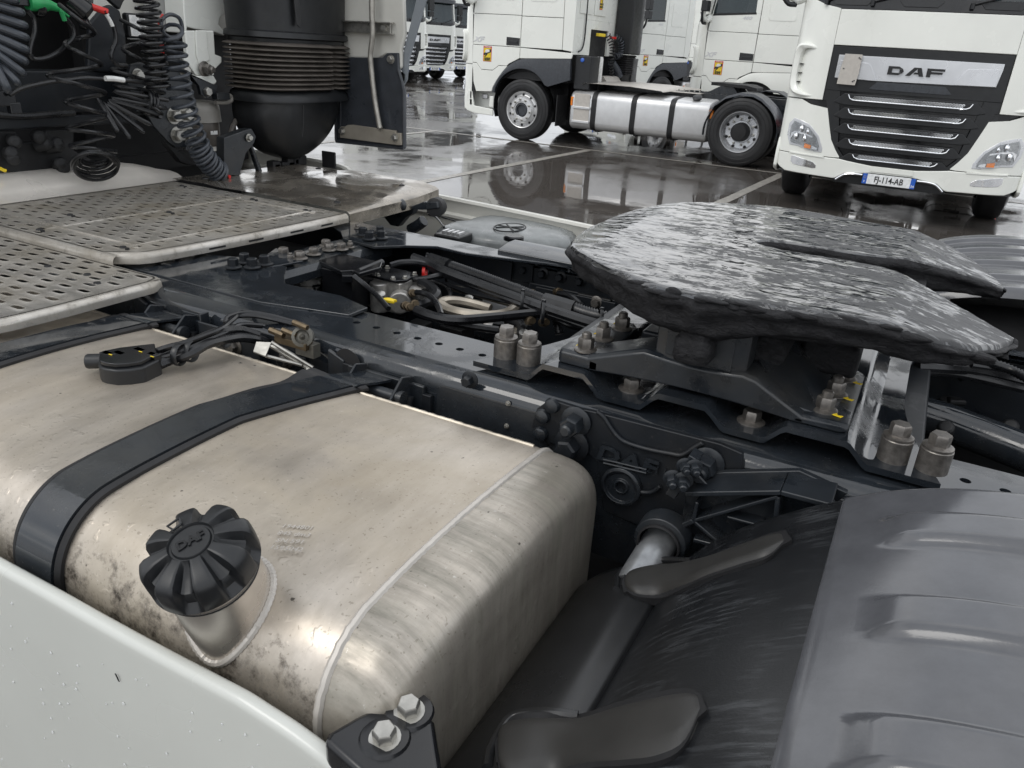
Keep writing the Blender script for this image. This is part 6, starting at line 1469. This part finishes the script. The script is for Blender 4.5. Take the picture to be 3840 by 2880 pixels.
# dark cross beams and the curved bracket plate
mb = MB()
def strip(v, pts, X, d): mb.prism([at(v, x, y, X=X) for x, y in pts], (-d,0,0))
strip('c1', [(-200,610),(430,612),(1060,620),(1060,965),(640,975),(0,1010),(-200,1020)], -2.45, .08)
strip('c1', [(-200,1020),(0,1010),(1300,985),(1310,1060),(640,1090),(0,1130),(-200,1140)], -2.40, .02)
strip('c1', [(780,200),(900,60),(960,40),(1040,90),(1090,300),(1100,640),(860,620),(760,600)], -2.44, .02)
strip('c1', [(860,-80),(1050,-80),(1150,-80),(1070,20),(1040,90),(960,20)], -2.48, .02)
bm_ = mb.build('rear_cross_beam', MT['chassis_dry_shaded'], own, .006)
mb = MB(); strip('c1', [(1130,560),(1300,520),(1420,560),(1640,640),(1660,760),(1700,900),(1640,1270),(1520,1270),(1460,1230),(1330,1090),(1280,1000),(1180,960),(1100,700)], -2.36, .015)
strip('c1', [(1620,640),(1880,740),(1870,800),(1790,845),(1740,820),(1720,740),(1640,640)], -2.355, .015)
bq = mb.build('cab_mount_plate', MT['bracket'], own, .004)
bolts(bq, B_HEX, [at('c1', x, y, X=-2.36) for x, y in ((1500,1000),(1600,985),(1530,1165),(1620,1155))], (1,0,0), 2.0)
bolts(bq, B_HEX, [at('c1', x, y, X=-2.36) for x, y in ((1190,650),(1590,610),(1778,790))], (1,0,0), 1.5); bolts(bq, B_HEX, [at('c1', 1258, 780, X=-2.36)], (1,0,0), .9)
mb = MB(); strip('c1', [(-100,1140),(150,1140),(180,1240),(380,1230),(400,1130),(640,1120),(640,1300),(900,1430),(600,1500),(240,1510),(-100,1450)], -2.44, .05)
strip('c1', [(1430,1230),(1500,1260),(1680,1420),(1640,1430),(1560,1400)], -2.37, .03)
for k in range(9): x = HR.uniform(40,560); y = HR.uniform(1180,1480); p = at('c1', x, y, X=-2.40); mb.lathe([(.02,-.03),(.02,.01),(.012,.018),(0,.018)], p, (1,HR.uniform(-.5,.5),HR.uniform(-.3,.6)), 10)
mb.build('engine_parts', MT['dark'], own, .004)
run2 = lambda name, mat, pts, r, X, n=8, sub=5, parent=None: (lambda m_: (m_.tube(smooth_path([at('c1', x, y, X=(X + (p[0] if p else 0))) for x, y, *p in pts], sub), r, n), m_.build(name, mat, parent or own))[1])(MB())
run2('air_hose', MT['hose'], [(-30,990),(200,1005),(420,990),(640,975)], .010, -2.38)
run2('yellow_tag', MT['yellow'], [(0,1455),(30,1470),(50,1475)], .005, -2.38)
# white cab mounting bracket
mb = MB(); strip('c1', [(1580,-80),(1940,-80),(1935,120),(1900,160),(1890,215),(1950,285),(1940,310),(1850,275),(1750,262),(1680,252),(1620,235),(1618,285),(1600,290)], -2.46, .10)
wb = mb.build('cab_mount_cover', MT['white'], own, .008)
mb = MB(); strip('c1', [(1598,265),(1850,265),(1862,470),(1918,490),(1920,540),(1862,600),(1850,655),(1700,655),(1660,600),(1560,490),(1570,470),(1620,500)], -2.40, .02); strip('c1', [(1660,640),(1700,655),(1850,655),(1878,705),(1860,730),(1745,730),(1690,700)], -2.385, .015)
wb2 = mb.build('cab_mount_arm', MT['white'], own, .008)
mb = MB(); strip('c1', [(1690,262),(1790,262),(1800,420),(1820,520),(1730,560),(1700,480)], -2.393, .008); mb.build('arm_rib', MT['white'], wb2, .006)
bolts(wb2, B_NUT, [at('c1', 1765, 597, X=-2.39)], (1,.1,0), 1.35)
# air dryer canister
ca_ = at('c1', 1770, 1060, X=-2.42); mb = MB(); zt1 = at('c1', 1770, 885, X=-2.42).z; zt2 = at('c1', 1770, 1050, X=-2.42).z; zt3 = at('c1', 1770, 1260, X=-2.42).z; r0 = (at('c1', 1910, 960, X=-2.42).y - at('c1', 1620, 960, X=-2.42).y)/2
oc_ = (ca_.x - .03, ca_.y, 0)
mb.lathe([(0,zt1+.004),(r0*.8,zt1+.003),(r0*.97,zt1-.010),(r0,zt1-.03),(r0*1.02,zt2+.01),(r0*1.03,zt2),(r0*.9,zt2-.002)], oc_, (0,0,1), 32); cn_ = mb.build('dryer_canister', plain('dull_grey_canister', (.22,.21,.19), .45, .2, 8, .12), own, 0, 40)
mb = MB(); mb.lathe([(r0*.9,zt2),(r0*.92,zt2-.01),(r0*.90,zt3+.01),(r0*.86,zt3-.002),(r0*.8,zt3-.004)], oc_, (0,0,1), 32); mb.build('canister_body', plain('brown_canister', (.085,.075,.065), .4, .2, 10, .15), cn_, 0, 40)
mb = MB(); mb.lathe([(r0*.87,zt3),(r0*.87,zt3-.016),(r0*.6,zt3-.018)], oc_, (0,0,1), 32); mb.build('canister_collar', MT['steel'], cn_, 0, 40)
pl_ = at('c1', 1848, 1147, X=oc_[0]+r0*.86); mb = MB(); mb.box((pl_.x,pl_.y-.018,pl_.z-.006),(pl_.x+.004,pl_.y+.014,pl_.z+.007)); mb.build('canister_label', MT['label'], cn_)
run2('bent_pipe', plain('grey_pipe', (.22,.21,.19), .4), [(1860,885),(1950,885),(1995,870),(2000,840),(1970,820),(1920,825)], .0075, -2.36)
mb = MB(); p = at('c1', 1900, 830, X=-2.36); mb.box((p.x-.01,p.y-.03,p.z-.012),(p.x+.02,p.y+.03,p.z+.012)); mb.build('pipe_union', MT['bracket'], own, .003)
# work lamp
mb = MB(); p = at('c1', 1190, 230, X=-2.44); mb.box((p.x-.03,p.y-.036,p.z-.036),(p.x,p.y+.036,p.z+.040)); wl = mb.build('work_lamp', MT['black'], own, .008)
mb = MB(); mb.box((p.x,p.y-.030,p.z-.030),(p.x+.004,p.y+.030,p.z+.034)); mb.build('lamp_face', MT['label'], wl, .004)
mb = MB()
for i in range(2):
    for j in range(3): mb.lathe([(.010,0),(.009,.003),(0,.0045)], (p.x+.004, p.y-.014+.028*i, p.z-.018+.020*j), (1,0,0), 12)
mb.build('lamp_leds', MT['lens'], wl)
# couplings, green and red
mb = MB(); a, b, c = (at('c1', x, y, X=-2.30) for x, y in ((240,20),(400,35),(500,70))); mb.tube([a, b], [.022,.019], 14); mb.tube([b, c], [.015,.010], 12); mb.tube([c, at('c1', 600, 140, X=-2.28)], [.007,.006], 8); mb.tube([at('c1',530,100,X=-2.28), at('c1',560,180,X=-2.28)], .0065, 8); mb.build('green_plug', MT['green'], own)
mb = MB(); mb.lathe([(.026,-.015),(.028,.0),(.026,.01)], at('c1', 330, 60, X=-2.31), b-a, 16); mb.box((a.x-.03,a.y-.05,a.z-.01),(a.x+.01,a.y+.0,a.z+.05)); mb.build('socket_flap', MT['blackgloss'], own, .003)
mb = MB(); mb.tube([at('c1', 765, 50, X=-2.28), at('c1', 930, 105, X=-2.26)], .0095, 12); mb.build('red_sleeve', MT['red'], own)
mb = MB(); q = at('c1', 690, 60, X=-2.30); mb.lathe([(.03,-.03),(.032,.02),(.024,.03),(0,.03)], q, (.3,.5,-.5), 18); mb.tube([at('c1',690,0,X=-2.32), at('c1',800,40,X=-2.3)], .02, 12); mb.lathe([(.016,0),(.018,.02),(0,.03)], at('c1', 715, 170, X=-2.3), (.5,0,-1), 12); mb.build('electric_socket', MT['blackgloss'], own, .002)
run2('electric_cable', MT['hose'], [(900,90),(960,180),(990,260),(1000,350),(970,430),(960,490),(1010,555),(1100,570)], .0062, -2.26)
run2('cable_mark', MT['label'], [(918,118),(950,170),(975,225)], .0066, -2.26); run2('cable_mark', MT['label'], [(910,678),(980,680),(1070,693)], .0078, -2.22)
run2('air_hose', MT['hose'], [(80,820),(200,760),(420,710),(600,690),(760,675),(1000,690),(1150,700),(1350,735)], .0062, -2.24)
run2('air_hose', MT['hose'], [(240,90),(290,160),(300,270),(270,380),(260,460),(300,510),(400,500),(500,450),(560,400),(620,340),(640,290),(620,220),(570,160)], .0062, -2.28)
mb = MB(); p = at('c1', 40, 850, X=-2.26); mb.box((p.x-.01,p.y-.03,p.z-.02),(p.x+.01,p.y+.025,p.z+.02)); mb.box((p.x-.01,p.y+.005,p.z-.04),(p.x+.012,p.y+.035,p.z-.01)); mb.build('hose_clip', MT['blackgloss'], own, .003)
# coils ---------------------------------------------------------------
def zig(name, mat, X, left, right, r, amp):
    """loose coil seen from the side: its left and right turning points on the photograph's plane X, depth swings by amp"""
    P = []; L = max(len(left), len(right))
    for i in range(L):
        if i < len(left): P.append(at('c1', *left[i], X=X - amp*.2))
        if i < len(right):
            if i < len(left): m_ = at('c1', (left[i][0]+right[i][0])/2, (left[i][1]+right[i][1])/2, X=X + amp); P.append(m_)
            P.append(at('c1', *right[i], X=X))
            if i+1 < len(left): m_ = at('c1', (left[i+1][0]+right[i][0])/2, (left[i+1][1]+right[i][1])/2, X=X - amp); P.append(m_)
    m2 = MB(); m2.tube(smooth_path(P, 7), r, 8); return m2.build(name, mat, own)
XC = -2.26
c_a = zig('coiled_cable', MT['hose'], XC, [(510,40),(560,380),(410,650),(560,880),(580,1110),(605,1260)], [(820,280),(875,560),(910,800),(945,1000),(985,1170),(1005,1310)], .0062, .05)
p = [at('c1', x, y, X=XC) for x, y in ((820,1300),(820,1380),(830,1470))]
P = []
for k in range(16*6):
    t = k/(16*6); a = 2*math.pi*k/16; cx_, cy_ = 822 + 14*math.sin(k*.31), 1345 + 105*t; rx_ = 172 - 30*math.sin(t*5.2+.4)
    P.append(at('c1', cx_ + rx_*math.cos(a), cy_ + (45 + 85*t)*math.sin(a), X=XC - .05*math.sin(a)))
mb = MB(); mb.tube(smooth_path(P, 2), .0052, 8); mb.build('coiled_cable', MT['hose'], own)
zig('coiled_cable', MT['hose'], XC-.08, [(1040,170),(1060,420),(960,600),(990,740),(1030,850)], [(1340,320),(1330,590),(1410,740),(1420,800),(1400,860)], .0062, .05)
P = coil([at('c1', x, y, X=-2.22) for x, y in ((1250,-60),(1290,150),(1320,400),(1350,600),(1370,760))], .033, 13, 16); mb = MB(); mb.tube(P, .0056, 8); mb.build('coiled_hose', MT['hose'], own)
P = coil([at('c1', x, y, X=-2.22) for x, y in ((1360,780),(1320,860),(1220,900),(1100,860))], .052, 12, 12); mb = MB()
fan = [at('c1', x, y, X=-2.24) for x, y in ((1400,860),(1040,800),(1385,930),(1020,860),(1310,980),(1000,880),(1245,1070),(990,900),(1185,1130),(970,910),(1065,1180),(945,900),(955,1120),(900,860))]
mb.tube(smooth_path([p_ + Vector((.03*(-1)**i, 0, 0)) for i, p_ in enumerate(fan)], 8), .0066, 8); mb.build('coiled_cable', MT['hose'], own)
P = coil([at('c1', x, y, X=-2.25) for x, y in ((1240,870),(1310,900),(1290,970))], .035, 5, 12); mb = MB(); mb.tube(P, .006, 8); mb.build('coiled_cable', MT['hose'], own)
P = coil([at('c1', x, y, X=-2.20) for x, y in ((1450,270),(1490,330),(1510,520),(1545,720),(1580,880),(1640,1080),(1700,1220),(1760,1340),(1830,1430),(1890,1500))], lambda t: .037 - .004*t, 17, 16)
lp_ = [at('c1', x, y, X=-2.22) for x, y in ((1395,240),(1400,170),(1470,125),(1550,160),(1575,260),(1540,310),(1470,320),(1420,290),(1400,240))]
mb = MB(); mb.tube(smooth_path(lp_, 6) , .0060, 8); mb.tube(P, .0060, 10); mb.build('coiled_hose', MT['hose_grey'], own)
P = coil([at('c1', x, y, X=-2.20) for x, y in ((1700,1250),(1780,1380),(1860,1460),(1920,1500))], .033, 5, 14); mb = MB(); mb.tube(P, .0060, 8); mb.build('coiled_hose', MT['hose_grey'], own)
run2('red_hose', MT['red'], [(1410,130),(1380,200),(1385,300),(1400,420),(1405,520)], .006, -2.26)
mb = MB(); mb.lathe([(.006,0),(.006,.006),(0,.006)], at('c1', 1975, 1525, X=-2.2), (1,0,0), 10); mb.build('red_end', MT['red'], own)
# the big coil cropped by the left edge: nearly straight arcs fanning out
tips = [(130,0),(180,105),(205,215),(218,320),(220,425),(210,525),(190,625),(145,710),(65,770)]
mb = MB()
slp = [.25,.28,.31,.36,.43,.52,.72,.98,1.9]
for i, (x, y) in enumerate(tips):      # each turn of the coil passes the frame edge as one long bend
    dx = -330 if i < 7 else -200; dy = dx*slp[i]
    pts = [at('c1', x+dx, y+dy, X=-2.20), at('c1', x+dx*.5, y+dy*.53, X=-2.17), at('c1', x+dx*.08, y+dy*.09, X=-2.15), at('c1', x, y, X=-2.16), at('c1', x+dx*.03, y+dy*.03+6, X=-2.19), at('c1', x+dx*.5, y+dy*.5+8, X=-2.26), at('c1', x+dx, y+dy+10, X=-2.30)]
    mb.tube(smooth_path(pts, 6), .0098, 10)
mb.build('coiled_hose', MT['hose_grey'], own)
# ---- intake stack ---------------------------------------------------
XI = -2.30
yl = at('c2', 285, 500, X=XI).y; yr = at('c2', 1072, 500, X=XI).y; yc_ = (yl+yr)/2; hw_ = (yr-yl)/2
def oval(z, k, hx=.15, n=56, notch=0, sx_=0.0, dx=0):
    out = []
    for i in range(n):
        a = 2*math.pi*i/n; c, s_ = math.cos(a), math.sin(a); q = .62
        x = math.copysign(abs(c)**q, c)*(hx + k); y = math.copysign(abs(s_)**q, s_)*(hw_ + k)
        f = math.exp(-((y - hw_*.42)/.016)**2)*notch if x > 0 else 0
        out.append((XI + dx + x - f, yc_ + y, z))
    return out
Zc = lambda y: at('c2', 680, y, X=XI+.15).z
mb = MB(); mb.loft([oval(3.35, .02, .14), oval(Zc(-500), .02, .14), oval(Zc(-100), .0, .14), oval(Zc(270), -.004, .14), oval(Zc(285), .006, .14), oval(Zc(330), .008, .14), oval(Zc(345), -.006, .14), oval(Zc(385), -.008, .14)]); ik = mb.build('intake_duct', MT['black'], own, 0, 40)
mb = MB(); mb.prism([at('c2', x, y, X=XI+.148) for x, y in ((735,-60),(778,-60),(800,200),(790,240),(762,215))], (.004,0,0)); mb.build('duct_slot', MT['ink'], ik, .003)
mb = MB(); ys_ = [372,385,420,447,470,497,516,545,556,590,603,630,645,673,686,712,726,752,764,795]; rings = []
for i, y_ in enumerate([372,398,420,443,466,486,508,528,552,570,594,610,636,654,678,694,718,735,760,778,800]):
    rings.append(oval(Zc(y_-3), -.016, .145, 96, .045 if i > 1 else .01)) if not i % 2 else rings.extend([oval(Zc(y_-4), .011, .145, 96, .045 if i > 1 else .01), oval(Zc(y_+4), .011, .145, 96, .045 if i > 1 else .01)])
mb.loft(rings); dusty = plain('dusty_bellows_rubber', (.095,.083,.072), .55, 0, 14, .35, bs=.2); mb.build('bellows', dusty, ik, 0, 40)
mb = MB(); mb.loft([oval(Zc(795), -.012, .14), oval(Zc(820), .0, .14), oval(Zc(880), .006, .145), oval(Zc(900), .005, .145), oval(Zc(905), -.012, .14)]); mb.build('duct_collar', MT['black'], ik, 0, 40)
mb = MB(); rg = []
for k in range(15):
    t = k/14; z0, z1 = Zc(905), Zc(1440); z = z0 + (z1-z0)*t; f = max(0, 1-(max(0,t-.10)/.905)**1.9)**.62; sh = .0
    rg.append([(XI-.02 + (p_[0]-XI)*(.35+.65*f)*.98, yc_ - .03*t + (p_[1]-yc_)*(.06+.92*f), z) for p_ in oval(z, -.014, .145)])
mb.loft(rg); el = mb.build('intake_elbow', MT['black'], ik, 0, 60)
mb = MB(); mb.tube([at('c2', x, y, X=XI+.135-.0*y) for x, y in ((822,905),(826,1050),(815,1180))], .002, 5); mb.build('mould_line', MT['ink'], el)
mb = MB(); mb.prism([at('c2', x, y, X=-2.22) for x, y in ((140,1190),(330,1120),(380,1110),(420,1180),(400,1240),(330,1330),(300,1440),(270,1520),(140,1520))], (-.04,0,0)); mb.prism([at('c2', x, y, X=-2.24) for x, y in ((330,1140),(345,1130),(480,1500),(450,1510))], (-.02,0,0)); eb = mb.build('elbow_bracket', MT['bracket'], own, .004)
bolts(eb, B_HEX, [at('c2', 352, 1190, X=-2.215)], (1,0,0), 1.0)
run3 = [at('c2', x, y, X=-2.38) for x, y in ((195,1160),(215,1090),(270,1010),(345,960))]; mb = MB(); mb.tube(smooth_path(run3, 6), .010, 8); mb.build('bent_pipe', plain('dusty_pipe', (.10,.09,.08), .5), own)
mb = MB()
for k in range(8): p = at('c2', HR.uniform(560,840), HR.uniform(1380,1450), X=-2.3); mb.box((p.x-.02,p.y-.02,p.z-.02),(p.x+.02,p.y+.02,p.z+.02))
mb.build('engine_parts', MT['dark'], own, .006)
# ---- far side deflector with its stay --------------------------------
YD = 2.66
def c2Y(pts, Y=YD): return [at('c2', x, y, Y=Y) for x, y in pts]
mb = MB(); mb.prism(c2Y([(1000,-4500),(1690,-4500),(1690,0),(1700,300),(1670,420),(1668,590),(1640,600),(1625,480),(1540,470),(1470,505),(1190,500),(1120,460),(1090,460),(1075,350),(1050,330),(1010,20)]), (0,.02,0)); dw = mb.build('side_deflector', MT['white_dirty'], own, .008)
mb = MB(); mb.prism(c2Y([(1020,-4500),(1075,-4500),(1082,440),(1065,450),(1060,330),(1030,280)], YD-.02), (0,.01,0)); mb.build('deflector_fold', MT['white_dirty'], dw, .003)
mb = MB(); mb.prism(c2Y([(1082,455),(1100,443),(1140,450),(1190,492),(1400,500),(1500,497),(1545,458),(1640,456),(1645,600),(1668,680),(1700,780),(1700,1275),(1690,1290),(1100,1225),(1090,1210),(1080,600)], YD-.012), (0,.014,0)); fl_ = mb.build('lower_flap', MT['grey'], own, .004)
mb = MB()
P = c2Y([(1645,600),(1672,690),(1690,780),(1693,1278)], YD-.014); mb.tube(P, .006, 8); P = c2Y([(1108,1222),(1690,1282)], YD-.014); mb.tube(P, .006, 8); P = c2Y([(1085,560),(1135,700),(1145,1050),(1130,1190)], YD-.014); mb.tube(smooth_path(P, 4), .004, 8); P = c2Y([(1095,600),(1108,1220)], YD-.014); mb.tube(P, .005, 8)
mb.build('flap_edge', MT['grey'], fl_)
bolts(fl_, B_HEX, c2Y([(1123,500),(1582,513)], YD-.013), (0,-1,0), 1.2)
mb = MB(); mb.prism(c2Y([(1028,165),(1105,172),(1575,192),(1575,205),(1105,185),(1028,178)], YD-.035), (0,.03,0)); mb.prism(c2Y([(1028,175),(1115,180),(1575,200),(1575,290),(1115,262),(1028,258)], YD-.012), (0,.004,0)); mb.prism(c2Y([(1028,256),(1115,262),(1575,290),(1575,298),(1115,270),(1028,264)], YD-.035), (0,.03,0)); sb = mb.build('deflector_crossbar', MT['steel'], own, .002)
bolts(sb, B_HEX, c2Y([(1140,218),(1533,243)], YD-.014), (0,-1,0), 1.2)
mb = MB(); mb.prism(c2Y([(1028,175),(1113,180),(1113,262),(1028,258)], YD-.03), (0,.004,0)); mb.build('crossbar_tab', MT['plate_alu'], sb, .002)
P = c2Y([(1410,-1500),(1415,0),(1420,180),(1422,300),(1412,400),(1403,480),(1412,600),(1440,850),(1480,1080),(1490,1110)], YD-.045); mb = MB(); mb.tube(smooth_path(P, 6), .0105, 14); sr = mb.build('stay_rod', plain('dull_galvanised', (.36,.345,.31), .40, .6, 30, .25), own)
mb = MB(); mb.prism(c2Y([(1135,1105),(1145,1092),(1180,1095),(1200,1080),(1240,1078),(1620,1130),(1620,1150),(1665,1150),(1668,1255),(1640,1255),(1140,1190)], YD-.028), (0,.014,0)); fb = mb.build('flap_bracket', plain('dusty_bracket', (.33,.30,.25), .5, .3, 14, .15), own, .002)
bolts(fb, B_HEX, c2Y([(1160,1132),(1615,1188)], YD-.03), (0,-1,0), 1.1)
mb = MB(); mb.prism(c2Y([(1900,-420),(2000,-420),(1730,520),(1715,690),(1690,735),(1700,650),(1660,600),(1680,480)], YD+.02), (0,.012,0)); mb.build('fairing_edge', plain('grey_fairing_edge', (.22,.24,.26), .45, 0, 10, .06), own, .003)
